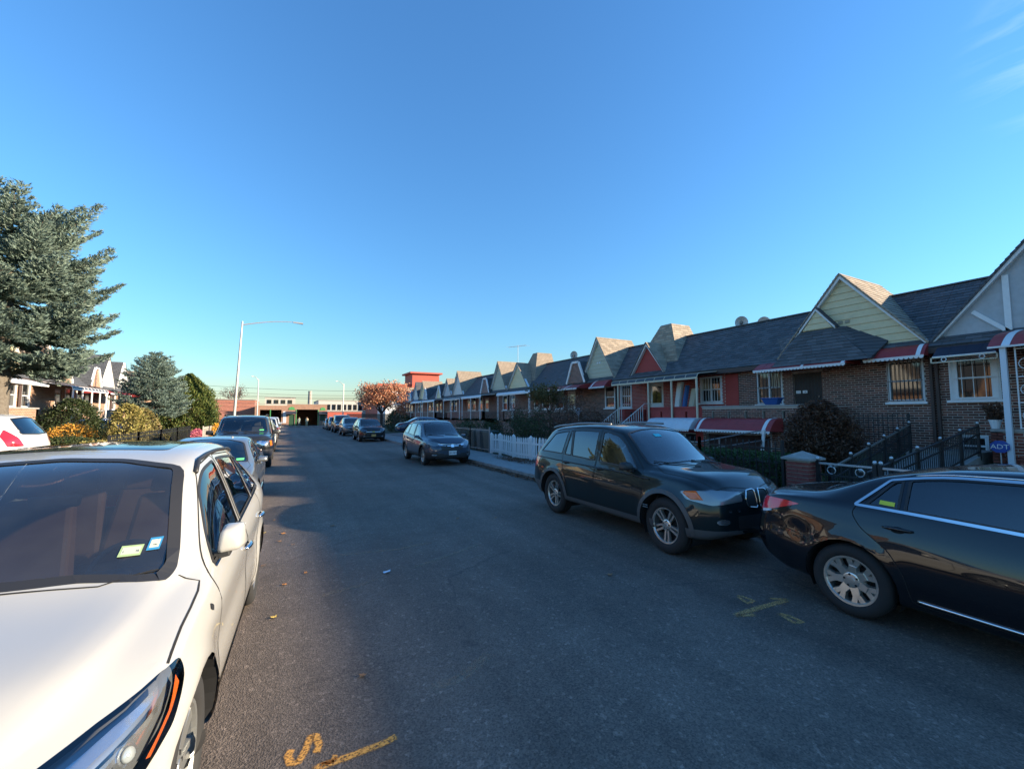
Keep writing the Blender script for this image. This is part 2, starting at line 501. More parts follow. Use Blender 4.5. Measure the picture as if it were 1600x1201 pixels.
# ================================================================ cars
def crom(pts, seg):
    """Catmull-Rom through section points, seg subdivisions per span"""
    P = [Vector(p) for p in pts]; n = len(P); out = []
    for i in range(n - 1):
        p0 = P[i-1] if i > 0 else P[i]*2 - P[i+1]
        p1, p2 = P[i], P[i+1]
        p3 = P[i+2] if i + 2 < n else Vector((-P[i][0], P[i][1]))
        def tj(t, a, b): return t + max((b - a).length, 1e-4) ** 0.5
        t0 = 0; t1 = tj(t0, p0, p1); t2 = tj(t1, p1, p2); t3 = tj(t2, p2, p3)
        for k in range(seg[i] if isinstance(seg, list) else seg):
            t = t1 + (t2 - t1) * k / (seg[i] if isinstance(seg, list) else seg)
            A1 = p0*((t1-t)/(t1-t0)) + p1*((t-t0)/(t1-t0))
            A2 = p1*((t2-t)/(t2-t1)) + p2*((t-t1)/(t2-t1))
            A3 = p2*((t3-t)/(t3-t2)) + p3*((t-t2)/(t3-t2))
            B1 = A1*((t2-t)/(t2-t0)) + A2*((t-t0)/(t2-t0))
            B2 = A2*((t3-t)/(t3-t1)) + A3*((t-t1)/(t3-t1))
            out.append(B1*((t2-t)/(t2-t1)) + B2*((t-t1)/(t2-t1)))
    out.append(P[-1])
    return out

def sstep(a, b, x):
    t = min(max((x - a) / (b - a), 0), 1)
    return t*t*(3 - 2*t)

class Car:
    def __init__(s, P):
        s.P = P
        s.hw = P['wb'] / 2
        s.top, s.belt, s.rail = pchip(P['top']), pchip(P['belt']), pchip(P['rail'])
        s.wmax, s.wrail, s.sill = pchip(P['wmax']), pchip(P['wrail']), pchip(P['sill'])
        s.W0 = max(w for _, w in P['wmax'])
        s.shell()
    def section(s, y):
        P = s.P
        W, zb, zr, zt, z0, wr = s.wmax(y), s.belt(y), s.rail(y), s.top(y), s.sill(y), s.wrail(y)
        zr = max(zr, zb + 0.012); zt = max(zt, zr + 0.012)
        wr = min(wr, W - 0.06)
        h = zb - z0
        prof = P.get('side', [(0.0, -.13), (.04, -.05), (.14, -.018), (.42, 0.0), (.66, -.002), (.80, -.012), (.90, -.022)])
        k = min(1.0, W / s.W0 * 1.05)
        pts = [(W + d*k, z0 + f*h) for f, d in prof]
        pts.append((W - P.get('tuck', .05)*k, zb))
        # glass is nearly straight from belt to rail
        wb_ = W - P.get('tuck', .05)*k
        pts.append((lerp(wb_, wr, .5) + .012, lerp(zb, zr, .5)))
        pts.append((wr, zr))
        pts.append((max(wr - .075, .55*wr), zr + .62*(zt - zr)))
        pts.append((wr*.55, zt - .13*(zt - zr)))
        pts.append((0.0, zt))
        return pts
    def shell(s):
        P = s.P; yf, yr = P['yf'], P['yr']
        ys = list(np.linspace(yr, yf, int((yf - yr)/P.get('step', .05))))
        ys += [yf - d for d in (.012, .03, .06)] + [yr + d for d in (.012, .03, .06)]
        ys = sorted(ys)
        rows = []
        seg = [1] + [3]*(len(P.get('side', [0]*7)) - 2) + [2, 2, 3, 3, 3, 4, 4]
        seg = seg[:len(s.section(0)) - 1]
        for y in ys:
            rows.append([(p[0], y, p[1]) for p in crom(s.section(y), seg)])
        n = len(rows[0])
        bm = bmesh.new()
        yc = P['cowl']; cfn, cfc = P['cf']; crn, crc = P['cr']; yrc = P['rcowl']
        rakef = pchip(P['rakef']); raker = pchip(P['raker'])
        rad = P['wr']
        s.warp = None
        def warp(x, y, z):
            q = 1 - min(1, abs(x)/s.W0)**2
            yy = y
            if y > 0:
                b = lerp(0, cfc, sstep(-.2, yc, y)) if y < yc else lerp(cfc, cfn, sstep(yc, yf, y))
                yy += b*q - rakef(z)*sstep(yf - .55, yf, y)
            else:
                b = lerp(0, crc, sstep(.2, yrc, y)) if y > yrc else lerp(crc, crn, sstep(yrc, yr, y))
                yy -= b*q - raker(z)*sstep(yr + .55, yr, y)
            fl = 0
            for yw in (s.hw, -s.hw):
                d = math.hypot(y - yw, (z - rad)) - P['arch']
                if abs(d) < .22 and abs(x) > .5: fl += P.get('flare', .02)*math.exp(-(max(d, 0)/.06)**2)
            for dx, dy, dz, dr, dd in P.get('dents', ()):
                q2 = ((x-dx)**2 + (y-dy)**2*.5 + (z-dz)**2)/(dr*dr)
                if q2 < 6: fl -= dd*math.exp(-q2)*(1 + .18*math.sin(26*y + 17*z))
            return (x + math.copysign(1, x)*fl if abs(x) > .5 else x, yy, z)
        s.warp = warp
        grid = {}
        def V(i, j, sg):
            k = (i, j, sg if j < n - 1 else 0)
            if k not in grid:
                p = rows[i][j]
                grid[k] = bm.verts.new(warp(p[0]*(sg if j < n-1 else 0), p[1], p[2]))
            return grid[k]
        for i in range(len(rows) - 1):
            for j in range(n - 1):
                for sg in (1, -1):
                    q = [V(i, j, sg), V(i+1, j, sg), V(i+1, j+1, sg), V(i, j+1, sg)]
                    q = list(dict.fromkeys(q))
                    if len(q) >= 3:
                        bm.faces.new(q if sg > 0 else q[::-1])
        # end caps
        K = 7
        for i, d in ((0, -1), (len(rows) - 1, 1)):
            cv = {}
            def CV(j, k, sg):
                if k == 0: return V(i, j, sg)
                p = rows[i][j]
                if p[0] < 1e-6: return V(i, n-1, 1)
                key = (j, k, sg if k < K else 0)
                if key not in cv:
                    cv[key] = bm.verts.new(warp(sg*p[0]*(1 - k/K), p[1], p[2]))
                return cv[key]
            for j in range(n - 1):
                for k in range(K):
                    for sg in (1, -1):
                        q = list(dict.fromkeys([CV(j, k, sg), CV(j, k+1, sg), CV(j+1, k+1, sg), CV(j+1, k, sg)]))
                        if len(q) >= 3:
                            try: bm.faces.new(q if sg*d > 0 else q[::-1])
                            except ValueError: pass
        # floor
        for i in range(len(rows) - 1):
            bm.faces.new([V(i, 0, 1), V(i, 0, -1), V(i+1, 0, -1), V(i+1, 0, 1)])
        bmesh.ops.recalc_face_normals(bm, faces=bm.faces)
        bm.normal_update()
        s.bm = bm
        s.bvh = BVHTree.FromBMesh(bm)
        s.lay = bm.faces.layers.int.new('reg')
        s.regs = ['body']
    # ---- surface lookups
    def frame(s, ax, sg):
        """projection axes: E0, E1 span the drawing plane, D points out of the car"""
        if ax == 'x': return Vector((0, 1, 0)), Vector((0, 0, 1)), Vector((sg, 0, 0))
        if ax == 'y': return Vector((1, 0, 0)), Vector((0, 0, 1)), Vector((0, sg, 0))
        if ax == 'z': return Vector((1, 0, 0)), Vector((0, 1, 0)), Vector((0, 0, 1))
        t = ax[1]                              # ('d', angle): seen from a corner
        return Vector((sg*math.cos(t), -math.sin(t), 0)), Vector((0, 0, 1)), Vector((sg*math.sin(t), math.cos(t), 0))
    def hit(s, ax, a, b, sg=1):
        E0, E1, D = s.frame(ax, sg)
        o = E0*a + E1*b + D*7
        p, nn, _, _ = s.bvh.ray_cast(o, -D)
        if p is None: p, nn, _, _ = s.bvh.find_nearest(o - D*(7 - (s.W0*.9 if ax == 'x' else 2)))
        if nn.dot(D) < 0: nn = -nn
        return p, nn
    def dpoly(s, pts, t):
        """corner projection of (x, y, z) points"""
        return [(x*math.cos(t) - y*math.sin(t), z) for x, y, z in pts]
    def patch(s, poly, ax, sg=1, off=.004, step=.03, thick=0.0):
        """a sheet that follows the bodywork inside a polygon drawn in one projection; returns (verts, faces)"""
        xs = [p[0] for p in poly]; zs = [p[1] for p in poly]
        pts = []
        m = len(poly)
        for i in range(m):
            a = Vector(poly[i]); b = Vector(poly[(i+1) % m])
            k = max(1, int((b - a).length/step))
            pts += [tuple(a.lerp(b, t/k)) for t in range(k)]
        nb = len(pts)
        y = min(xs) + step/2
        while y < max(xs):
            z = min(zs) + step/2
            while z < max(zs):
                if in_poly(y, z, poly) and all((y-q[0])**2 + (z-q[1])**2 > (step*.45)**2 for q in pts[:nb]): pts.append((y, z))
                z += step
            y += step
        r = delaunay_2d_cdt([Vector(p) for p in pts], [], [list(range(nb))], 1, 1e-6)
        V = []; N = []
        for p in r[0]:
            q, nn = s.hit(ax, p[0], p[1], sg)
            V.append(q + nn*off); N.append(nn)
        F = [tuple(f) for f in r[2]]
        if thick:
            k = len(V)
            V = V + [v - n*thick for v, n in zip(V, N)]
            bnd = {}
            for f in F:
                for i in range(len(f)):
                    e = (f[i], f[(i+1) % len(f)]); bnd[e] = bnd.get(e, 0) + 1
            F += [(a, b, b + k, a + k) for (a, b) in bnd if (b, a) not in bnd]
        return V, F
    def line(s, pl, ax, sg=1, off=.003, step=.04):
        out = []
        for i in range(len(pl) - 1):
            a = Vector(pl[i]); b = Vector(pl[i+1]); k = max(1, int((b-a).length/step))
            for t in range(k): out.append(tuple(a.lerp(b, t/k)))
        out.append(tuple(pl[-1]))
        H = [s.hit(ax, p[0], p[1], sg) for p in out]
        return [h[0] + h[1]*off for h in H], [h[1] for h in H]
    def ribbon(s, mb, pl, ax, sg=1, w=.006, off=.002, step=.04):
        p, nn = s.line(pl, ax, sg, off, step)
        V = []
        for i in range(len(p)):
            d = (p[min(i+1, len(p)-1)] - p[max(i-1, 0)]).normalized()
            c = d.cross(nn[i]).normalized()*(w/2)
            V += [p[i] - c, p[i] + c]
        mb.add(V, [(2*i, 2*i+1, 2*i+3, 2*i+2) for i in range(len(p)-1)])
    def rod(s, mb, pl, ax, sg=1, r=.008, off=.004, step=.05, n=6):
        p, _ = s.line(pl, ax, sg, off, step)
        mb.tube(p, r, n)
    # ---- cutting regions out of the skin
    def cut(s, poly, ax, name, sg=1, pred=None):
        bm = s.bm; lay = s.lay
        E0, E1, D = s.frame(ax, sg)
        if pred is None:
            if ax == 'x': pred = lambda c, n: c.x*sg > .3 and n.x*sg > .10
            elif ax == 'y': pred = lambda c, n: n.y*sg > .10 and c.y*sg > -.6
            elif ax == 'z': pred = lambda c, n: n.z > .3
            else: pred = lambda c, n: n.dot(D) > .10 and c.x*sg > .02
        lo = (min(p[0] for p in poly) - .01, min(p[1] for p in poly) - .01)
        hi = (max(p[0] for p in poly) + .01, max(p[1] for p in poly) + .01)
        cand = {}
        def consider(f):
            c = f.calc_center_median(); a, b = c.dot(E0), c.dot(E1)
            if not (lo[0]-.15 < a < hi[0]+.15 and lo[1]-.15 < b < hi[1]+.15): return
            if not pred(c, f.normal): return
            A = [v.co.dot(E0) for v in f.verts]; B = [v.co.dot(E1) for v in f.verts]
            cand[f] = (min(A), max(A), min(B), max(B))
        for f in bm.faces: consider(f)
        m = len(poly)
        for k in range(m):
            a, b = poly[k], poly[(k+1) % m]
            x0, x1 = min(a[0], b[0]) - .001, max(a[0], b[0]) + .001
            z0, z1 = min(a[1], b[1]) - .001, max(a[1], b[1]) + .001
            fs = [f for f, B in cand.items() if B[1] >= x0 and B[0] <= x1 and B[3] >= z0 and B[2] <= z1]
            if not fs: continue
            no = E0*(-(b[1]-a[1])) + E1*(b[0]-a[0])
            if no.length < 1e-9: continue
            g = set(fs)
            for f in fs: g.update(f.edges); g.update(f.verts)
            r = bmesh.ops.bisect_plane(bm, geom=list(g), dist=1e-5, plane_co=E0*a[0] + E1*a[1], plane_no=no)
            for f in fs: cand.pop(f, None)
            for f in list(fs) + [x for x in r['geom'] if isinstance(x, bmesh.types.BMFace)]:
                if f.is_valid:
                    f.normal_update(); consider(f)
        if name not in s.regs: s.regs.append(name)
        rid = s.regs.index(name)
        for f in cand:
            c = f.calc_center_median(); a, b = c.dot(E0), c.dot(E1)
            if lo[0] < a < hi[0] and lo[1] < b < hi[1] and in_poly(a, b, poly): f[lay] = rid
    def region(s, name, off=0.0):
        rid = s.regs.index(name)
        bm = s.bm
        idx = {}; V = []; N = []; F = []
        for f in bm.faces:
            if f[s.lay] != rid: continue
            q = []
            for v in f.verts:
                if v not in idx:
                    idx[v] = len(V); V.append(v.co + v.normal*off); N.append(v.normal.copy())
                q.append(idx[v])
            F.append(q)
        return V, F, N
    def region_obj(s, reg, name, mats, parent, off=0.0):
        V, F, N = s.region(reg, off)
        if not F: return None
        me = bpy.data.meshes.new(name)
        me.from_pydata(V, [], F)
        me.materials.append(mats)
        me.polygons.foreach_set('use_smooth', [True]*len(F))
        me.update()
        me.normals_split_custom_set_from_vertices([tuple(x) for x in N])
        return link(name, me, parent)

def clean(poly): return [tuple(p) for p in poly]

def obj_vf(name, V, F, m, parent, smooth=True):
    me = bpy.data.meshes.new(name); me.from_pydata([tuple(v) for v in V], [], F)
    me.materials.append(m)
    if smooth: me.polygons.foreach_set('use_smooth', [True]*len(me.polygons))
    me.update()
    return link(name, me, parent)

TYRE = mat('tyre_rubber', (.018, .018, .019), .82, bump=.15, bscale=40)
RIM_S = mat('alloy_silver', (.62, .60, .56), .30, metal=.85)
RIM_D = mat('alloy_dark', (.10, .10, .105), .4, metal=.6)
RIM_IN = mat('wheel_well_dark', (.012, .012, .013), .8)
CHROME = mat('chrome', (.78, .78, .78), .10, metal=1.0)
BLACKP = mat('black_plastic', (.02, .02, .021), .5)
GREYP = mat('grey_plastic_cladding', (.07, .072, .075), .55)
SEAM = mat('panel_gap', (.008, .008, .008), .9)
GLASS = glass_mat('car_glass', (.72, .78, .77))
GLASS_D = glass_mat('car_glass_privacy', (.09, .10, .105))
LENS = glass_mat('lamp_lens', (.92, .94, .94))
RED_L = mat('tail_lamp_red', (.80, .018, .03), .12, coat=1, spec=.6)
AMBER = mat('amber_reflector', (.75, .16, .02), .2, coat=.8)
WHITE_L = mat('lamp_white', (.75, .76, .78), .2, coat=.5)
LAMP_IN = mat('lamp_reflector', (.72, .73, .75), .12, metal=.9)
LAMP_DK = mat('lamp_housing_dark', (.05, .055, .06), .3, coat=.5)
PLATE = mat('plate_paper_white', (.72, .72, .70), .5)
PLATE_O = mat('plate_orange', (.72, .38, .10), .5)
INK = mat('dark_ink', (.02, .03, .08), .6)
SEAT_M = mat('seat_cloth_dark', (.03, .03, .032), .85)
SEAT_B = mat('seat_leather_brown', (.22, .11, .07), .6)
DASH = mat('dashboard_dark', (.045, .045, .048), .7)

def paint(name, col, rough=.32, flake=.0, metal=0.0):
    return mat('paint_' + name, col, rough, metal=metal, coat=1.0, coat_rough=.02, spec=.5 if max(col) > .2 else .12)

WHEELS = {}
def wheel_meshes(rad, rim, width, style, rim_m):
    key = (rad, rim, width, style, rim_m.name)
    if key in WHEELS: return WHEELS[key]
    t = MB()
    w = width/2
    prof = [(rim, -w*.80), (rim+.012, -w*.96), (rim+(rad-rim)*.45, -w*1.02), (rad-.035, -w*.96), (rad-.010, -w*.80), (rad, -w*.55)]
    for g in (-.3, .3): prof += [(rad, w*g - .006), (rad-.008, w*g - .005), (rad-.008, w*g + .005), (rad, w*g + .006)]
    prof += [(rad, w*.55), (rad-.010, w*.80), (rad-.035, w*.96), (rim+(rad-rim)*.45, w*1.02), (rim+.012, w*.96), (rim, w*.80)]
    n = 40
    verts = []; faces = []
    for r, h in prof:
        for k in range(n):
            a = 2*math.pi*k/n; verts.append((h, r*math.cos(a), r*math.sin(a)))
    for i in range(len(prof)-1):
        for k in range(n): faces.append((i*n+k, i*n+(k+1) % n, (i+1)*n+(k+1) % n, (i+1)*n+k))
    t.add(verts, faces)
    tyre = t.mesh('tyre', TYRE, True)
    r = MB()
    # lip + barrel
    lip = [(rim+.004, w*.80), (rim+.006, w*.86), (rim-.012, w*.84), (rim-.022, w*.70), (rim-.03, -w*.7)]
    verts = []; faces = []
    for q, h in lip:
        for k in range(n):
            a = 2*math.pi*k/n; verts.append((h, q*math.cos(a), q*math.sin(a)))
    for i in range(len(lip)-1):
        for k in range(n): faces.append((i*n+k, i*n+(k+1) % n, (i+1)*n+(k+1) % n, (i+1)*n+k))
    r.add(verts, faces)
    def spoke(a0, w0, a1, w1, r0=.055, r1=rim-.015, x0=w*.62, x1=w*.74, d=.03):
        """tapered spoke; angles in radians at hub and rim, widths in metres"""
        def pt(rr, aa, off, x):
            c, q = math.cos(aa), math.sin(aa)
            return (x, rr*c - off*q, rr*q + off*c)
        f0 = [pt(r0, a0, -w0/2, x0), pt(r0, a0, w0/2, x0), pt(r1, a1, w1/2, x1), pt(r1, a1, -w1/2, x1)]
        mid = .012
        b0 = [pt(r0, a0, -w0*.7, x0-d), pt(r0, a0, w0*.7, x0-d), pt(r1, a1, w1*.7, x1-d-.01), pt(r1, a1, -w1*.7, x1-d-.01)]
        r.hexa(b0, f0)
    tau = 2*math.pi
    if style == 'double5':
        for k in range(5):
            a = tau*k/5 + .3
            for s in (-1, 1): spoke(a + s*.30, .026, a + s*.165, .030, .07)
    elif style == 'split7':
        for k in range(7):
            a = tau*k/7 + .12
            spoke(a, .075, a, .06, .05, rim*.62)
            for s in (-1, 1): spoke(a + s*.045, .036, a + s*.19, .05, rim*.52)
    elif style == 'five':
        for k in range(5):
            a = tau*k/5 + .5
            spoke(a, .085, a, .062)
    elif style == 'split5':
        for k in range(5):
            a = tau*k/5 + .5
            for s in (-1, 1): spoke(a + s*.10, .05, a + s*.26, .035, .05)
    elif style == 'curve6':
        for k in range(6):
            a = tau*k/6
            spoke(a, .06, a + .16, .07); spoke(a+.25, .02, a+.52, .03)
    else:
        for k in range(10):
            a = tau*k/10
            spoke(a, .04, a, .034)
    # hub
    hv = []; hf = []
    for q, h in [(.078, w*.50), (.078, w*.62), (.060, w*.68), (.034, w*.70), (.030, w*.74), (0.001, w*.75)]:
        for k in range(20):
            a = tau*k/20; hv.append((h, q*math.cos(a), q*math.sin(a)))
    for i in range(5):
        for k in range(20): hf.append((i*20+k, i*20+(k+1) % 20, (i+1)*20+(k+1) % 20, (i+1)*20+k))
    r.add(hv, hf)
    rimm = r.mesh('rim', rim_m, False)
    # back disc, dark, with brake disc
    b = MB(); b.lathe([(rim-.03, -w*.1), (rim-.03, -w*.05)], axis=0, n=28)
    b.lathe([(rim*.62, 0), (rim*.62, .012)], axis=0, n=24)
    for k in range(5):
        a = tau*k/5 + .8
        b.lathe([(.012, w*.60), (.010, w*.72)], (0, .055*math.cos(a), .055*math.sin(a)), axis=0, n=8)
    back = b.mesh('brake_disc', RIM_IN, False)
    WHEELS[key] = (tyre, rimm, back)
    return WHEELS[key]

def add_wheels(root, car, style, rim_m, rimr, width, steer=0.0):
    P = car.P
    tyre, rimm, back = wheel_meshes(P['wr'], rimr, width, style, rim_m)
    for sg in (1, -1):
        for yw in (car.hw, -car.hw):
            w = bpy.data.objects.new('wheel', None); COL.objects.link(w); w.parent = root
            w.location = (sg*(car.W0 - .03 - width/2), yw, P['wr'])
            st = steer if yw > 0 else 0
            w.rotation_euler = (rng.uniform(0, 6), 0, (0 if sg > 0 else math.pi) + st)
            for nm, me in (('tyre', tyre), ('rim', rimm), ('brake_disc', back)): link(nm, me, w)

def seat(mb, x, y, z, w=.5, h=.62, d=.5, back=.22):
    """cushion, backrest leaning rearwards, headrest"""
    mb.hexa([(x-w/2, y-d/2, z-.12), (x+w/2, y-d/2, z-.12), (x+w/2, y+d/2, z-.1), (x-w/2, y+d/2, z-.1)],
            [(x-w/2+.03, y-d/2, z+.06), (x+w/2-.03, y-d/2, z+.06), (x+w/2-.03, y+d/2, z+.09), (x-w/2+.03, y+d/2, z+.09)])
    yb = y - d/2
    mb.hexa([(x-w/2, yb-.10, z), (x+w/2, yb-.10, z), (x+w/2, yb+.06, z), (x-w/2, yb+.06, z)],
            [(x-w/2+.07, yb-back-.06, z+h), (x+w/2-.07, yb-back-.06, z+h), (x+w/2-.07, yb-back+.05, z+h), (x-w/2+.07, yb-back+.05, z+h)])
def headrest(mb, x, y, z):
    mb.hexa([(x-.13, y-.05, z), (x+.13, y-.05, z), (x+.13, y+.06, z), (x-.13, y+.06, z)],
            [(x-.10, y-.06, z+.19), (x+.10, y-.06, z+.19), (x+.10, y+.03, z+.19), (x-.10, y+.03, z+.19)])

def interior(root, car, seat_m, zfl=.62, yfront=.28, yrear=-.62):
    W = car.W0
    for x in (-.38, .38):
        m = MB(); seat(m, x, yfront, zfl, .52, .60); so = m.build('front_seat', seat_m, root, bevel=.03)
        m = MB(); headrest(m, x, yfront-.46, zfl+.62); m.build('headrest', seat_m, so, bevel=.03)
    m = MB()
    for x in (-.42, 0, .42): seat(m, x, yrear, zfl, .44, .56); headrest(m, x, yrear-.44, zfl+.55)
    m.build('rear_bench', seat_m, root, bevel=.03)
    d = MB()
    yc = car.P['cowl']; zc = car.belt(yc)
    d.hexa([(-W+.2, yc-.42, zc-.42), (W-.2, yc-.42, zc-.42), (W-.2, yc+.15, zc-.42), (-W+.2, yc+.15, zc-.42)],
           [(-W+.2, yc-.36, zc-.07), (W-.2, yc-.36, zc-.07), (W-.2, yc+.15, zc-.05), (-W+.2, yc+.15, zc-.05)])
    d.box((-W+.16, yrear-.55, .34), (W-.16, yc+.1, .40))
    # door cards
    for sg in (1, -1): d.box((sg*(W-.13), yrear-.5, .4), (sg*(W-.17), yc, zc-.06))
    d.build('dashboard', DASH, root)
    st = MB()
    c = Vector((.38, 0, 0)); c.x = -.38
    cy, cz = yc - .52, zc - .05
    pts = [(c.x + .185*math.cos(a), cy - .08*math.sin(a) + .0, cz + .165*math.sin(a)) for a in np.linspace(0, 2*math.pi, 25)]
    st.tube(pts, .016, 8, close=False)
    st.bar((c.x-.18, cy, cz), (c.x+.18, cy, cz), .03, .05); st.bar((c.x, cy, cz), (c.x, cy+.04, cz-.16), .04, .03)
    st.bar((c.x, cy, cz), (c.x, cy+.3, cz-.12), .06)
    st.build('steering_wheel', DASH, root, smooth=False)
    mi = MB()
    yt = car.P['mirror_in']
    mi.hexa([(-.11, yt-.02, yt*0+car.top(yt)-.22), (.11, yt-.02, car.top(yt)-.22), (.11, yt+.02, car.top(yt)-.22), (-.11, yt+.02, car.top(yt)-.22)],
            [(-.12, yt-.02, car.top(yt)-.15), (.12, yt-.02, car.top(yt)-.15), (.12, yt+.02, car.top(yt)-.15), (-.12, yt+.02, car.top(yt)-.15)])
    mi.build('rear_view_mirror', BLACKP, root, bevel=.01)

def arches(root, car, lip_m=None, lip_w=.0):
    P = car.P; n = 20; W = car.W0
    for sg in (1, -1):
        for yw in (car.hw, -car.hw):
            m = MB(); r = P['arch']; V = []
            for k in range(n + 1):
                a = R(-25) + (math.pi + R(50))*k/n
                y, z = yw + r*math.cos(a)*1.005, P['wr'] + r*math.sin(a)*1.005
                q, nn = car.hit('x', y, max(z, car.sill(y)+.02), sg)
                V += [(q.x - sg*.012, y, z), (sg*(W - .48), y, z)]
            inner = [2*k+1 for k in range(n+1)]
            m.add(V, [(2*k, 2*k+1, 2*k+3, 2*k+2) for k in range(n)] + [tuple(inner)])
            m.build('wheel_arch_liner', RIM_IN, root)
            if lip_w:
                l = MB()
                pts = [(yw + (r+lip_w/2-.008)*math.cos(a), P['wr'] + (r+lip_w/2-.008)*math.sin(a)) for a in np.linspace(R(-12), R(192), 26)]
                car.ribbon(l, [(y, z) for y, z in pts if z > car.sill(y) + .01], 'x', sg, lip_w, .008, .05)
                l.build('arch_trim', lip_m, root)

def mirror_obj(root, car, sg, y, z, m, size=(.22, .10, .15), foot=True):
    q, nn = car.hit('x', y, z, sg)
    w, d, h = size
    b = MB()
    x0 = q.x + sg*.035; x1 = x0 + sg*w
    b.hexa([(x0, y-d*.45, z-h*.38), (x1, y-d*.45, z-h*.30), (x1-sg*.03, y+d*.35, z-h*.25), (x0, y+d*.55, z-h*.30)],
           [(x0+sg*.02, y-d*.45, z+h*.50), (x1-sg*.01, y-d*.45, z+h*.52), (x1-sg*.05, y+d*.28, z+h*.38), (x0+sg*.02, y+d*.48, z+h*.40)])
    o = b.build('door_mirror', m, root, bevel=.028)
    for p in o.data.polygons: p.use_smooth = True
    g = MB()
    g.quad((x0+sg*.02, y-d*.46-.002, z-h*.30), (x1-sg*.02, y-d*.46-.002, z-h*.24), (x1-sg*.02, y-d*.46-.002, z+h*.44), (x0+sg*.03, y-d*.46-.002, z+h*.42))
    g.build('mirror_glass', CHROME, o)
    f = MB()
    f.bar((q.x - sg*.02, y+.0, z-h*.42), (x0 + sg*.07, y, z-h*.30), .09, .05)
    f.build('mirror_foot', BLACKP, o, bevel=.01)
    return o

def plate(root, car, z, txt=None, m=None, sg=1, tcol=None, x=0.0):
    q, nn = car.hit('y', x, z, sg)
    y = q.y + sg*.02
    b = MB(); b.box((x-.152, y-.006, z-.076), (x+.152, y+.006, z+.076))
    b.box((x-.03, y-.04, z-.03), (x+.03, y-.005, z+.03))
    o = b.build('licence_plate', m or PLATE, root)
    if txt:
        t = text_mesh('plate_number', txt, .085, tcol or INK, o)
        t.location = (x, y + sg*.0085, z - .03); t.rotation_euler = (R(90), 0, math.pi if sg > 0 else 0)
    return o

def text_mesh(name, txt, size, m, parent=None, extrude=.001, bold=False):
    cu = bpy.data.curves.new(name, 'FONT'); cu.body = txt; cu.size = size; cu.align_x = 'CENTER'; cu.extrude = extrude
    cu.resolution_u = 2
    ob = bpy.data.objects.new(name, cu); COL.objects.link(ob)
    dg = bpy.context.evaluated_depsgraph_get()
    me = bpy.data.meshes.new_from_object(ob.evaluated_get(dg))
    bpy.data.objects.remove(ob); bpy.data.curves.remove(cu)
    me.materials.clear(); me.materials.append(m)
    o = bpy.data.objects.new(name, me); COL.objects.link(o)
    if parent is not None: o.parent = parent
    return o

def dlo(car, yb, yt, n=9, ib=.028, it=.035):
    """side-window outline between belt and roof rail; yb/yt = (front, rear) ends at the bottom and the top"""
    B = [(y, car.belt(y) + ib) for y in np.linspace(yb[0], yb[1], n)]
    T = []
    for y in np.linspace(yt[1], yt[0], n):
        p = car.warp(car.wrail(y), y, car.rail(y)); T.append((p[1], p[2] - it))
    return round_poly(B + T, [.02 if i in (0, n-1, n, 2*n-1) else 0 for i in range(2*n)], 3)

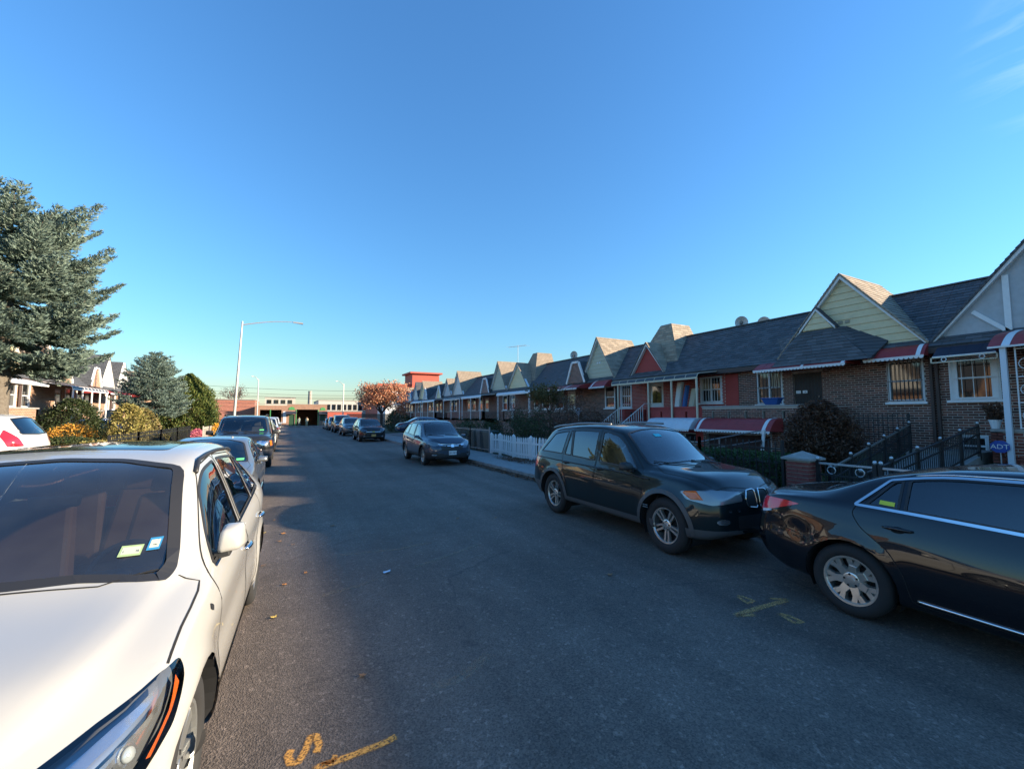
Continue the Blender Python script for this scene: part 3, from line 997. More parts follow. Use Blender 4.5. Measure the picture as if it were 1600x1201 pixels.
def headlamp(root, car, poly, ax, sg, depth=.05, m_in=None):
    car.cut(poly, ax, 'lamp%d' % sg, sg)
def make_car(S, label, cat, group=None, name='parked_car'):
    car = Car(S['P']); P = S['P']
    pm = S['paint']
    root = thing(name, (0, 0, 0), label, cat, group, local=True)
    # --- openings and panels, cut from the skin
    n = 26
    for sg in (1, -1):
        for yw in (car.hw, -car.hw):
            car.cut([(yw + P['arch']*math.cos(2*math.pi*k/n), P['wr'] + P['arch']*math.sin(2*math.pi*k/n)) for k in range(n)], 'x', 'void', sg,
                    lambda c, nn, sg=sg: c.x*sg > .45)
    seams = []
    for nm, poly in S.get('doors', []):
        pr = round_poly(poly, .05, 3)
        for sg in (1, -1):
            car.cut(pr, 'x', '%s%d' % (nm, sg), sg)
            seams.append((pr + [pr[0]], 'x', sg))
    for nm, poly, sg in S.get('front_cuts', []): car.cut(poly, 'y', nm, sg)
    for nm, poly in S.get('top_cuts', []): car.cut(poly, 'z', nm)
    for nm, poly in S.get('side_cuts', []):
        for sg in (1, -1): car.cut(poly, 'x', '%s%d' % (nm, sg), sg)
    if 'lamp' in S:
        th, pts = S['lamp']
        lp = round_poly(car.dpoly(pts, th), .025, 3)
        for sg in (1, -1): car.cut(lp, ('d', th), 'lamp%d' % sg, sg)
    if 'tail' in S:
        th, pts = S['tail']; th = math.pi - th
        tp = round_poly(car.dpoly(pts, th), .025, 3)
        for sg in (1, -1): car.cut(tp, ('d', th), 'tail%d' % sg, sg)
    wins = []
    for k, (yb, yt, gm) in enumerate(S['windows']):
        w = dlo(car, yb, yt)
        wins.append((w, gm))
        for sg in (1, -1): car.cut(w, 'x', 'win%d_%d' % (k, sg), sg)
    ws = round_poly(S['windshield'], .05, 3); car.cut(ws, 'y', 'windshield', 1, lambda c, nn: c.y > -.2 and nn.y > .1 and nn.z > .1)
    rw = round_poly(S['rear_window'], .05, 3); car.cut(rw, 'y', 'rear_window', -1, lambda c, nn: c.y < -.3 and nn.y < -.1)
    # --- objects
    body = car.region_obj('body', 'body', pm, root)
    trim_m = S.get('trim', BLACKP)
    for reg in car.regs:
        base = reg.rstrip('-0123456789').rstrip('_')
        if reg in ('body', 'void'): continue
        if reg.startswith('win') and '_' in reg:
            k = int(reg[3:].split('_')[0]); car.region_obj(reg, 'side_window', wins[k][1], root, -.004)
        elif base == 'windshield': car.region_obj(reg, 'windshield', S.get('ws_glass', GLASS), root, -.003)
        elif base == 'rear_window': car.region_obj(reg, 'rear_window', S.get('rw_glass', GLASS_D), root, -.003)
        elif base == 'lamp':
            h = car.region_obj(reg, 'headlight', S.get('lamp_m', LAMP_DK), root, S.get('lamp_depth', -.018))
            car.region_obj(reg, 'lens', LENS, h, .001)
        elif base == 'tail':
            car.region_obj(reg, 'taillight', RED_L, root, .004)
        elif base in ('front_door', 'rear_door', 'hood', 'tailgate'): car.region_obj(reg, base, pm, root)
        else: car.region_obj(reg, base, S['cut_m'].get(base, BLACKP), root, S.get('cut_off', {}).get(base, 0))
    # window surrounds
    def trim(pl, ax, sg, w_, off=.003):
        wt = MB(); car.ribbon(wt, list(pl) + [pl[0]], ax, sg, w_, off, .05); wt.build('window_trim', BLACKP, root)
    for w, gm in wins:
        for sg in (1, -1): trim(w, 'x', sg, S.get('wtrim', .022))
    trim(ws, 'y', 1, S.get('wstrim', .035), .002); trim(rw, 'y', -1, .03, .002)
    if S.get('chrome_dlo'):
        for pl in S['chrome_dlo'](car):
            for sg in (1, -1):
                ch = MB(); car.ribbon(ch, pl, 'x', sg, S.get('chrome_w', .018), .006, .05); ch.build('window_chrome', CHROME, root)
    for pl, ax, sgs in S.get('seams', []):
        for sg in sgs: seams.append((pl, ax, sg))
    for pl, ax, sg in seams:
        g = MB(); car.ribbon(g, pl, ax, sg, S.get('gap', .009), .0018, .05); g.build('panel_gap', SEAM, root)
    for nm, pl, ax, sgs, r, m_ in S.get('rods', []):
        for sg in sgs:
            mb = MB(); car.rod(mb, pl, ax, sg, r, r*(2.6 if nm == 'roof_rail' else .6)); mb.build(nm, m_, root, smooth=True)
    for nm, poly, ax, sgs, m_, off, th in S.get('patches', []):
        for sg in sgs:
            V, F = car.patch(poly, ax, sg, off, .03, th)
            obj_vf(nm, V, F, m_, root)
    for y, z in S.get('handles', []):
        for sg in (1, -1):
            q, nn = car.hit('x', y, z, sg)
            h = MB()
            pts = [(q.x + sg*(.004 + .03*math.sin(math.pi*t)**.5), y + .105 - .21*t, z + .006*math.sin(math.pi*t)) for t in np.linspace(0, 1, 9)]
            h.tube(pts, [.010, .014, .016, .017, .017, .017, .016, .014, .010], 8)
            ho = h.build('door_handle', S.get('handle_m', pm), root, smooth=True)
            V, F = car.patch([(y + .055*math.cos(a), z - .008 + .028*math.sin(a)) for a in np.linspace(0, 2*math.pi, 14)[:-1]], 'x', sg, .0025, .03)
            obj_vf('handle_recess', V, F, S.get('recess_m', SEAM), ho)
    if 'mirror' in S:
        for sg in (1, -1): mirror_obj(root, car, sg, S['mirror'][0], S['mirror'][1], S.get('mirror_m', pm), S.get('mirror_size', (.22, .12, .16)))
    arches(root, car, S.get('arch_m'), S.get('arch_lip', 0))
    add_wheels(root, car, *S['wheel'])
    ub = MB()
    ub.box((-.55, P['yr']+.55, .22), (.55, P['yf']-.35, .32))
    ub.build('underbody', RIM_IN, root)
    interior(root, car, S.get('seat_m', SEAT_M), S.get('zfl', .62), *S.get('seat_y', (.20, -.66)))
    for x0 in S.get('wipers', (.12, -.52)):
        z0 = min(p[1] for p in ws) - .01
        a, na = car.hit('y', x0, z0, 1); b, nb = car.hit('y', x0 + .50, z0 + .05, 1)
        mids = [car.hit('y', lerp(x0, x0+.5, t), lerp(z0, z0+.05, t), 1) for t in np.linspace(0, 1, 6)]
        wi = MB(); wi.tube([p + nn*.012 for p, nn in mids], .008, 5); wi.build('wiper', BLACKP, root)
    car.root = root
    car.bm.free()
    KIDS.clear()
    return root, car
# ================================================================ row houses
W = 6.65
BR_DARK = brick_mat('brick_brown_far', (.22, .09, .062), (.14, .056, .042), (.42, .37, .33))
BR_RED = brick_mat('brick_red_far', (.28, .085, .055), (.20, .060, .040), (.36, .30, .26))
BR_TAN = brick_mat('brick_tan_far', (.34, .17, .09), (.26, .12, .065), (.42, .36, .30))
BRK = mat('brick_brown', (.185, .072, .050), .85, island=.42, island2=(.095, .042, .034), bump=.3, bscale=80)
BRK_R = mat('brick_red', (.25, .075, .05), .85, island=.3, island2=(.17, .05, .038), bump=.3, bscale=80)
MORT = mat('mortar', (.52, .48, .43), .9, bump=.3, bscale=120)
REDP = mat('red_painted_masonry', (.40, .06, .05), .8, col2=(.33, .05, .045), vscale=3, bump=.35, bscale=40)
SHING = mat('slate_shingle', (.088, .092, .100), .75, island=.28, bump=.3, bscale=60)
ROOFF = brick_mat('slate_shingle_far', (.090, .095, .104), (.070, .075, .084), (.040, .043, .05), 1.6)
ROOFT = brick_mat('tan_shingle_far', (.34, .27, .20), (.28, .22, .16), (.18, .14, .11), 1.6)
SHING_T = mat('tan_shingle', (.33, .265, .195), .8, island=.22, bump=.3, bscale=60)
CREAM = mat('cream_siding', (.64, .54, .33), .6, var=.06, vscale=5)
CREAMG = mat('pale_green_siding', (.46, .45, .34), .6, var=.06, vscale=5)
STUCCO = mat('grey_stucco', (.42, .44, .46), .85, var=.08, vscale=6, bump=.35, bscale=90)
WHITEP = mat('white_paint', (.70, .71, .72), .5, var=.05, vscale=9)
TRIMB = mat('brown_trim', (.06, .035, .03), .6)
AWRED = mat('awning_red_metal', (.30, .036, .036), .45, var=.08, vscale=6)
AWWH = mat('awning_white_metal', (.62, .66, .70), .45, var=.06)
AWBLK = mat('canopy_dark_metal', (.035, .04, .05), .4)
AWNAVY = mat('awning_navy', (.02, .025, .045), .7)
IRON = mat('black_iron', (.014, .014, .015), .5)
PANE = mat('window_pane', (.014, .016, .018), .04, spec=.7, coat=.4)
CURT = mat('curtain', (.46, .40, .30), .9, bump=.3, bscale=30)
DOORW = mat('white_storm_door', (.58, .60, .58), .45, var=.05)
FLATR = mat('flat_roof_tar', (.10, .10, .10), .9, var=.2)
DKIN = mat('dark_garage_door', (.045, .02, .018), .7, var=.2)
STONE = mat('porch_stone', (.30, .28, .26), .85, var=.2, vscale=6, bump=.3)

def holes_boxes(mb, u0, u1, z0, z1, v0, v1, holes):
    us = sorted({u0, u1, *[min(max(h[i], u0), u1) for h in holes for i in (0, 1)]})
    zs = sorted({z0, z1, *[min(max(h[i], z0), z1) for h in holes for i in (2, 3)]})
    for a, b in zip(us, us[1:]):
        run = None
        for c, d in zip(zs, zs[1:]):
            mu, mz = (a+b)/2, (c+d)/2
            if any(h[0] < mu < h[1] and h[2] < mz < h[3] for h in holes):
                if run: mb.box((a, v0, run[0]), (b, v1, run[1])); run = None
            else: run = (run[0], d) if run else (c, d)
        if run: mb.box((a, v0, run[0]), (b, v1, run[1]))

def brick_face(mb, u0, u1, z0, z1, v, holes=(), bl=.207, bh=.058, j=.014, pro=.009, rr=random.Random(5)):
    """each brick a box standing proud of the mortar plane at depth v (towards the street = -v)"""
    rowi = 0; z = z0 + j/2
    while z + bh <= z1 + .002:
        u = u0 - (bl/2 if rowi % 2 else 0)
        while u < u1:
            a, b = max(u + j/2, u0), min(u + bl - j/2, u1)
            if b - a > .03:
                # clip against the openings
                segs = [(a, b)]
                for h in holes:
                    if h[2] - .005 < z + bh and z < h[3] + .005:
                        ns = []
                        for c, d in segs:
                            if d <= h[0] or c >= h[1]: ns.append((c, d)); continue
                            if c < h[0] - .02: ns.append((c, h[0]))
                            if d > h[1] + .02: ns.append((h[1], d))
                        segs = ns
                for c, d in segs:
                    p = pro + rr.uniform(-.003, .003)
                    mb.add([(c, v, z), (d, v, z), (d, v, z+bh), (c, v, z+bh), (c, v-p, z), (d, v-p, z), (d, v-p, z+bh), (c, v-p, z+bh)],
                           [(4,5,6,7), (0,1,5,4), (1,2,6,5), (2,3,7,6), (3,0,4,7)])
            u += bl
        z += bh + j; rowi += 1

def shingles(mb, A, B, C, D, course=.15, wid=.30, rr=random.Random(9)):
    """overlapping shingles on the quad A B (eave) C D (top)"""
    A, B, C, D = map(Vector, (A, B, C, D))
    L = ((D - A).length + (C - B).length)/2
    nr = max(1, int(L/course)); nn = (B - A).cross(D - A)
    if nn.length < 1e-6: nn = (C - B).cross(D - A)
    nn.normalize()
    if nn.z < 0: nn = -nn
    for r in range(nr):
        t0, t1 = r/nr, min(1, (r + 1.15)/nr)
        a0, b0, a1, b1 = A.lerp(D, t0), B.lerp(C, t0), A.lerp(D, t1), B.lerp(C, t1)
        wl_ = (b0 - a0).length
        k = max(1, int(wl_/wid)); off = .5 if r % 2 else 0
        cuts = [0.0] + [(i + off + rr.uniform(-.06, .06))/k for i in range(k + 1) if 0.02 < (i + off)/k < .98] + [1.0]
        for c, d in zip(cuts, cuts[1:]):
            g = .004/max(wl_, .1); c, d = c + g, d - g
            if d <= c: continue
            p0, p1, p2, p3 = a0.lerp(b0, c), a0.lerp(b0, d), a1.lerp(b1, d), a1.lerp(b1, c)
            h0 = nn*(.024 + rr.uniform(-.004, .004)); h1 = nn*.006
            mb.add([p0, p1, p2, p3, p0 + h0, p1 + h0, p2 + h1, p3 + h1], [(4,5,6,7), (0,1,5,4), (1,2,6,5), (3,0,4,7)])

def pane_window(T, root, u0, u1, z0, z1, v=0.0, frame=WHITEP, fw=.07, rail=True, mull=False, bars=None, bars_h=(), curtain=0, sill=True, name='window', pane=PANE, side=.0):
    """double-hung window set into an opening: frame, sashes, panes, sill, security bars"""
    w = MB(T)
    w.box((u0, v-.03, z0), (u0+fw+side, v+.10, z1)); w.box((u1-fw-side, v-.03, z0), (u1, v+.10, z1))
    w.box((u0+fw+side, v-.03, z1-fw), (u1-fw-side, v+.10, z1)); w.box((u0+fw+side, v-.03, z0), (u1-fw-side, v+.10, z0+fw))
    o = w.build(name, frame, root)
    a, b = u0+fw+side, u1-fw-side
    zm = (z0+z1)/2
    if rail:
        q = MB(T); q.box((a, v+.0, zm-.025), (b, v+.06, zm+.025)); q.build('meeting_rail', frame, o)
    if mull:
        q = MB(T); q.box(((a+b)/2-.04, v-.01, z0+fw), ((a+b)/2+.04, v+.07, z1-fw)); q.build('mullion', frame, o)
    for c, d, vv in (((z0+fw, zm-.025, v+.04), (zm+.025, z1-fw, v+.02)) if rail else ((z0+fw, z1-fw, v+.03),)):
        q = MB(T); q.box((a, vv, c), (b, vv+.008, d)); q.build('pane', pane, o)
    if curtain:
        q = MB(T)
        n = 8; wv = (b-a)*curtain
        for k in range(n):
            q.quad((a+wv*k/n, v+.012+.012*(k % 2), zm+.03), (a+wv*(k+1)/n, v+.012+.012*((k+1) % 2), zm+.03), (a+wv*(k+1)/n, v+.012+.012*((k+1) % 2), z1-fw), (a+wv*k/n, v+.012+.012*(k % 2), z1-fw))
        q.build('curtain', CURT, o)
    if sill:
        q = MB(T); q.box((u0-.06, v-.10, z0-.07), (u1+.06, v+.02, z0-.003)); q.build('sill', frame if frame is WHITEP else STONE, o)
    if bars:
        m_, sp = bars
        q = MB(T); n = max(2, int((b-a+.1)/sp))
        for k in range(n + 1):
            u = lerp(u0+.04, u1-.04, k/n); q.box((u-.007, v-.085, z0+.02), (u+.007, v-.071, z1-.02))
        for t in (0.03, .5, .97) if not bars_h else bars_h:
            z = lerp(z0, z1, t); q.box((u0+.02, v-.088, z-.008), (u1-.02, v-.068, z+.008))
        tag(q.build('security_bars', m_, o), kind='stuff')
    return o

def awning(T, root, u0, u1, zt, vt, zf, vf, m, stripes=(), val=WHITEP, curve=.35, name='awning', scallop=True):
    """bent-metal awning: from the wall (vt, zt) out to the front edge (vf, zf)"""
    n = 8; prof = []
    for i in range(n + 1):
        t = i/n
        prof.append((lerp(vt, vf, t), lerp(zt, zf, t) + curve*math.sin(math.pi*t)*.28*(t**.6) + curve*.10*math.sin(math.pi*t)))
    a = MB(T)
    k = max(3, int((u1-u0)/.30))
    for j in range(k):
        ua, ub = lerp(u0, u1, j/k), lerp(u0, u1, (j+1)/k) - .012
        for (v0, z0), (v1, z1) in zip(prof, prof[1:]):
            a.add([(ua, v0, z0), (ub, v0, z0), (ub, v1, z1), (ua, v1, z1), (ua, v0, z0-.012), (ub, v0, z0-.012), (ub, v1, z1-.012), (ua, v1, z1-.012)],
                  [(0,1,2,3), (7,6,5,4), (2,6,7,3)])
            a.add([(ub, v0, z0+.006), (ub+.014, v0, z0+.006), (ub+.014, v1, z1+.006), (ub, v1, z1+.006), (ub, v0, z0-.01), (ub+.014, v0, z0-.01), (ub+.014, v1, z1-.01), (ub, v1, z1-.01)],
                  [(0,1,2,3), (0,3,7,4), (1,5,6,2)])
    for ue in (u0, u1):   # end cheeks
        pts = [(ue, v, z) for v, z in prof] + [(ue, vt, zf - .02)]
        a.add(pts, [tuple(range(len(pts)))])
    o = a.build(name, m, root)
    for (sa, sb) in stripes:
        s = MB(T)
        for (v0, z0), (v1, z1) in zip(prof, prof[1:]):
            s.quad((sa, v0, z0+.012), (sb, v0, z0+.012), (sb, v1, z1+.012), (sa, v1, z1+.012))
        s.build('stripe', val, o)
    b = MB(T)
    b.box((u0, vf-.006, zf-.03), (u1, vf+.006, zf+.012))
    if scallop:
        w = .11; k = int((u1-u0)/w)
        for j in range(k):
            c = lerp(u0, u1, (j+.5)/k); hw = (u1-u0)/k/2
            pts = [(c + hw*math.cos(t), vf, zf - .03 - .055*math.sin(t)) for t in np.linspace(0, math.pi, 6)]
            b.add(pts, [tuple(range(6))])
    b.build('valance', val, o)
    return o

def canopy(T, root, u0, u1, zt, vt, zf, vf, posts, zpost, m=AWBLK, fr=WHITEP, ribs=.55, lattice=False):
    """porch canopy on posts: ribbed panel, front beam, posts"""
    c = MB(T)
    c.hexa([(u0, vf, zf-.03), (u1, vf, zf-.03), (u1, vt, zt-.03), (u0, vt, zt-.03)], [(u0, vf, zf), (u1, vf, zf), (u1, vt, zt), (u0, vt, zt)])
    n = int((u1-u0)/ribs)
    # rolled front edge
    for k in range(n):
        a, b = lerp(u0, u1, k/n)+.01, lerp(u0, u1, (k+1)/n)-.01
        for t in range(4):
            t0, t1 = t/4*math.pi/2, (t+1)/4*math.pi/2
            c.quad((a, vf - .14*math.sin(t0), zf - .14 + .14*math.cos(t0)), (b, vf - .14*math.sin(t0), zf - .14 + .14*math.cos(t0)), (b, vf - .14*math.sin(t1), zf - .14 + .14*math.cos(t1)), (a, vf - .14*math.sin(t1), zf - .14 + .14*math.cos(t1)))
    o = c.build('canopy', m, root)
    r_ = MB(T)
    for k in range(n + 1):
        u = lerp(u0, u1, k/n)
        r_.tube([(u, vt, zt+.015), (u, vf, zf+.015), (u, vf-.10, zf-.03), (u, vf-.15, zf-.16)], .016, 5)
    tag(r_.build('canopy_ribs', fr, o), kind='stuff')
    b = MB(T); b.box((u0, vf-.155, zf-.22), (u1, vf-.12, zf-.145)); b.build('canopy_beam', fr, o)
    for p in posts:
        q = MB(T)
        if lattice:
            for d in (-.09, .09): q.box((p+d-.012, vf-.12, zpost), (p+d+.012, vf-.09, zf-.15))
            z = zpost
            while z < zf-.5:
                q.bar((p-.09, vf-.105, z), (p+.09, vf-.105, z+.28), .012); q.bar((p+.09, vf-.105, z), (p-.09, vf-.105, z+.28), .012); z += .28
        else: q.box((p-.032, vf-.135, zpost), (p+.032, vf-.075, zf-.15))
        q.build('post', fr, root)
    return o

EA, RI, RV = 3.85, 6.0, 2.0      # eave height, ridge height, ridge depth
def house(V, s, st, label, side=1):
    """one attached house; u runs along the street from the party wall at V, v into the plot, z up"""
    X = XR if side > 0 else XL
    T = lambda u, v, z: (X + side*v, V + s*u, z)
    root = thing('row_house', T(W/2, 3, 0), label, 'house', 'attached brick houses with steep gables')
    wm = st.get('wall', BR_DARK); near = st.get('near', False); bm_ = st.get('brick', BRK)
    zb = st.get('zb', .30)
    bw = st.get('bay_win', (.23, 1.10, 2.31, 3.57)); mw = st.get('wins', [(5.30, 6.30, 2.33, 3.63)]); dr = st.get('door', (4.0, 4.87, 1.62, 3.45))
    holes = [bw] + list(mw) + [dr] + list(st.get('low', []))
    core = MB(T)
    core.box((0.0, .30, -.4), (W, 9.0, 3.70)); core.box((0.0, RV + .02, 3.70), (W, 9.0, 5.8))
    core.build('rear_walls', st.get('core', BR_DARK), root)
    w = MB(T); holes_boxes(w, 0.0, W, zb - .7, 3.97, 0.0, .28, holes)
    w.build('front_wall', MORT if near else wm, root)
    if near:
        b = MB(T); brick_face(b, .0, W, zb - .3, 3.95, 0.0, holes)
        tag(b.build('bricks', bm_, root), kind='stuff')
    # openings
    pane_window(T, root, *bw, frame=st.get('fr', WHITEP), bars=st.get('bay_bars'), curtain=st.get('curt', 0), side=st.get('bay_side', 0))
    for q in mw: pane_window(T, root, *q, frame=st.get('fr', WHITEP), bars=st.get('bars'), mull=st.get('mull', False), curtain=.4)
    for q in st.get('low', []): pane_window(T, root, *q, frame=WHITEP, bars=(WHITEP, .16), sill=False)
    u0, u1, z0, z1 = dr
    d = MB(T); d.box((u0, .04, z0), (u1, .10, z1)); do = d.build('door', st.get('door_m', DOORW), root)
    if st.get('door_bars'):
        q = MB(T)
        n = int((u1-u0)/.10)
        for k in range(n+1): q.box((lerp(u0, u1, k/n)-.008, -.06, z0), (lerp(u0, u1, k/n)+.008, -.045, z1))
        for t in (0, .3, .55, .97): q.box((u0, -.064, lerp(z0, z1, t)-.012), (u1, -.04, lerp(z0, z1, t)+.012))
        tag(q.build('door_bars', IRON, do), kind='stuff')
    else:
        q = MB(T); q.box((u0+.16, .025, z0+.9), (u1-.16, .038, z1-.2)); q.build('door_glass', PANE, do)
        for t in np.linspace(.18, (u1-u0)-.18, 5):
            pass
    q = MB(T); q.lathe([(.03, 0), (.03, .05)], (u0+.1, -.02, z0+.95), axis=1, n=8); q.build('door_knob', CHROME, do)
    q = MB(T); q.box((u0-.05, -.02, z1), (u1+.05, .12, z1+.08)); q.build('lintel', STONE, do)
    # ---- main roof: front slope, flat roof behind, ridge cap, eave board
    rm, rmf = st.get('shing', SHING), st.get('roof', ROOFF)
    ro = MB(T)
    ro.hexa([(0, -.38, EA-.14), (W, -.38, EA-.14), (W, RV, RI-.14), (0, RV, RI-.14)], [(0, -.38, EA), (W, -.38, EA), (W, RV, RI), (0, RV, RI)])
    ro.box((0, RV, 5.6), (W, RV + .25, RI - .004))
    rf = ro.build('roof', rmf, root)
    if near:
        q = MB(T); shingles(q, (0, -.40, EA-.012), (W, -.40, EA-.012), (W, RV, RI), (0, RV, RI)); tag(q.build('shingles', rm, rf), kind='stuff')
    q = MB(T); q.box((0, RV+.25, 5.801), (W, 9.0, 5.86)); q.build('flat_roof', FLATR, rf)
    q = MB(T); q.box((0, RV-.08, RI+.004), (W, RV+.14, RI+.05)); q.build('ridge_cap', st.get('cap', AWBLK), rf)
    q = MB(T); q.box((0, -.41, EA-.20), (W, -.37, EA-.05)); q.build('eave_board', st.get('eave', TRIMB), rf)
    # ---- big gable
    kind, gu0, gu1, gz, gm = st.get('gable', ('siding', .06, 4.14, 6.45, CREAM))
    gb = st.get('gbase', 3.95); gc = (gu0 + gu1)/2; gv = -.10
    tri = [(gu0, gb), (gu1, gb), (gc, gz)]
    if kind == 'trap': tri = [(gu0, gb), (gu1, gb), (gc + .32, gz), (gc - .32, gz)]
    gab = MB(T); gab.prism(tri, lambda a, c: (a, gv, c), lambda a, c: (a, gv + .12, c))
    go = gab.build('gable', gm if kind != 'brick' else (MORT if near else wm), root)
    def uspan(z):
        t = (z - gb)/(gz - gb)
        return lerp(gu0, gc, t), lerp(gu1, gc, t)
    if kind == 'siding':
        z = gb; h = .225 if near else .30
        while z < gz - .08:
            a0, a1 = uspan(z); b0, b1 = uspan(min(z + h, gz - .01))
            q = MB(T)
            q.hexa([(a0, gv-.03, z+.008), (a1, gv-.03, z+.008), (a1, gv, z+.008), (a0, gv, z+.008)], [(b0, gv-.010, z+h-.002), (b1, gv-.010, z+h-.002), (b1, gv, z+h-.002), (b0, gv, z+h-.002)])
            q.build('siding_board', gm, go); z += h
        if st.get('vents', True):
            for du in (-.10, .10):
                q = MB(T); q.box((gc+du-.06, gv-.045, gb+1.0), (gc+du+.06, gv-.01, gb+1.1)); q.build('gable_vent', st.get('vent_m', mat('vent_beige', (.30,.27,.2), .6)), go)
    if kind == 'timber':
        def tb(a, b, wd=.13):
            q = MB(T); q.bar((a[0], gv-.02, a[1]), (b[0], gv-.02, b[1]), .06, wd, up=(0, 0, 1)) if abs(a[0]-b[0]) > .02 else q.box((a[0]-wd/2, gv-.05, a[1]), (a[0]+wd/2, gv+.01, b[1])); q.build('timber', WHITEP, go)
        tb((gu0, gb+.02), (gu1, gb+.02), .18)
        for f in (.36, .5, .64):
            u = lerp(gu0, gu1, f); zz = gb + (gz-gb)*(1-abs(f-.5)*2)
            tb((u, gb+.1), (u, zz-.1), .12)
        tb((lerp(gu0, gu1, .20), gb+.75), (lerp(gu0, gu1, .36), gb+.1), .10); tb((lerp(gu0, gu1, .80), gb+.75), (lerp(gu0, gu1, .64), gb+.1), .10)
    # rake boards + roof of the gable
    gd = st.get('gdepth', 2.5)
    tm = st.get('rake', WHITEP)
    for e, sg in ((gu0, -1), (gu1, 1)):
        q = MB(T)
        tp = gc if kind != 'trap' else gc + sg*.32
        q.hexa([(e + sg*.02, gv-.16, gb-.02), (e + sg*.02, gv+.02, gb-.02), (tp, gv+.02, gz-.0), (tp, gv-.16, gz-.0)],
               [(e + sg*.02, gv-.16, gb+.12), (e + sg*.02, gv+.02, gb+.12), (tp, gv+.02, gz+.14), (tp, gv-.16, gz+.14)])
        q.build('rake_board', tm, go)
        q = MB(T)
        A, B_, C, D_ = (e + sg*.06, gv-.20, gb+.05), (e + sg*.06, gd, gb+.05), (tp, gd, gz+.19), (tp, gv-.20, gz+.19)
        q.hexa([(p[0], p[1], p[2]-.06) for p in (A, B_, C, D_)], [A, B_, C, D_])
        gr = q.build('gable_roof', st.get('groof', ROOFT), rf)
        if near:
            q = MB(T); shingles(q, A, B_, C, D_); tag(q.build('gable_shingles', st.get('gshing', SHING_T), gr), kind='stuff')
    if kind == 'trap':
        q = MB(T); q.box((gc-.34, gv-.17, gz), (gc+.34, gd, gz+.16)); q.build('gable_top', tm, go)
    q = MB(T); q.box((gc-.34 if kind != 'trap' else gc-.30, gd-.05, 4.8), (gc+.34 if kind != 'trap' else gc+.30, gd+.02, gz-.25)); q.build('gable_back', st.get('groof', ROOFT), rf)
    # taller hipped top behind the gable
    if 'hip' in st:
        hu0, hu1, hz, m_ = st['hip']; hc = (hu0+hu1)/2
        q = MB(T)
        b0 = [(hu0, .35, 4.45), (hu1, .35, 4.45), (hu1, 2.6, 4.45), (hu0, 2.6, 4.45)]
        t0 = [(hc-.35, 1.25, hz), (hc+.35, 1.25, hz), (hc+.35, 2.6, hz), (hc-.35, 2.6, hz)]
        q.hexa(b0, t0); hp = q.build('clipped_hip_roof', m_, rf)
        if near:
            q = MB(T)
            shingles(q, b0[1], b0[2], t0[2], t0[1]); shingles(q, b0[0], b0[3], t0[3], t0[0]); shingles(q, b0[0], b0[1], t0[1], t0[0])
            tag(q.build('hip_shingles', SHING_T, hp), kind='stuff')
    # ---- small front feature on the slope
    dm = st.get('dormer')
    if dm == 'hip':
        c = 2.85
        e = [(1.15, -.95, 3.62), (4.1, -.95, 3.62), (3.35, -.30, 4.85), (2.35, -.30, 4.85)]
        q = MB(T); q.add(e + [(5.0, .9, 4.95), (.75, .9, 4.95), (4.1, -.2, 3.7), (1.15, -.2, 3.7)], [(0,1,2,3), (1,6,4,2), (0,3,5,7), (3,2,4,5), (0,7,6,1)])
        o = q.build('porch_roof', rmf, rf)
        if near:
            q = MB(T); shingles(q, e[0], e[1], e[2], e[3]); shingles(q, e[0], (1.15, -.2, 3.7), (.75, .9, 4.95), e[3]); shingles(q, e[1], (4.1, -.2, 3.7), (5.0, .9, 4.95), e[2])
            tag(q.build('shingles', rm, o), kind='stuff')
        q = MB(T); q.prism([(2.36, 4.85), (3.32, 4.85), (2.84, 5.50)], lambda a, z: (a, -.34, z), lambda a, z: (a, -.24, z)); g2 = q.build('gablet', CREAM, o)
        for k in range(3):
            z = 4.87 + k*.2; t = (z - 4.85)/.65
            q = MB(T); a, b = lerp(2.36, 2.84, t), lerp(3.32, 2.84, t); t2 = min(1, (z+.18-4.85)/.65); a2, b2 = lerp(2.36, 2.84, t2), lerp(3.32, 2.84, t2)
            q.hexa([(a, -.365, z), (b, -.365, z), (b, -.34, z), (a, -.34, z)], [(a2, -.35, z+.18), (b2, -.35, z+.18), (b2, -.34, z+.18), (a2, -.34, z+.18)]); q.build('siding_board', CREAM, g2)
        for e_, sg in ((2.36, -1), (3.32, 1)):
            q = MB(T); q.hexa([(e_+sg*.08, -.40, 4.80), (e_+sg*.08, -.22, 4.80), (2.84, -.22, 5.50), (2.84, -.40, 5.50)], [(e_+sg*.08, -.40, 4.90), (e_+sg*.08, -.22, 4.90), (2.84, -.22, 5.60), (2.84, -.40, 5.60)]); q.build('rake_board', WHITEP, g2)
            q = MB(T); A, B_, C, D_ = (e_+sg*.12, -.42, 4.88), (e_+sg*.12, 1.25, 4.88), (2.84, 1.25, 5.64), (2.84, -.42, 5.64)
            q.hexa([(p[0], p[1], p[2]-.04) for p in (A, B_, C, D_)], [A, B_, C, D_]); q.build('gablet_roof', rmf, g2)
    elif dm in ('trap', 'tri'):
        du, zt = st.get('dormer_u', 3.9), 5.2 if dm == 'trap' else 5.35
        hb, ht = .95, (.33 if dm == 'trap' else .02); vv = -.42
        poly = [(du-hb, 3.9), (du+hb, 3.9), (du+ht, zt), (du-ht, zt)]
        q = MB(T); q.prism(poly, lambda a, z: (a, vv, z), lambda a, z: (a, vv+.1, z)); o = q.build('front_dormer', st.get('dormer_m', wm), rf)
        for a, b in ((poly[0], poly[3]), (poly[1], poly[2]), (poly[3], poly[2])):
            q = MB(T); q.bar((a[0], vv-.04, a[1]), (b[0], vv-.04, b[1]+.001), .10, .13); q.build('rake_board', WHITEP, o)
        q = MB(T)
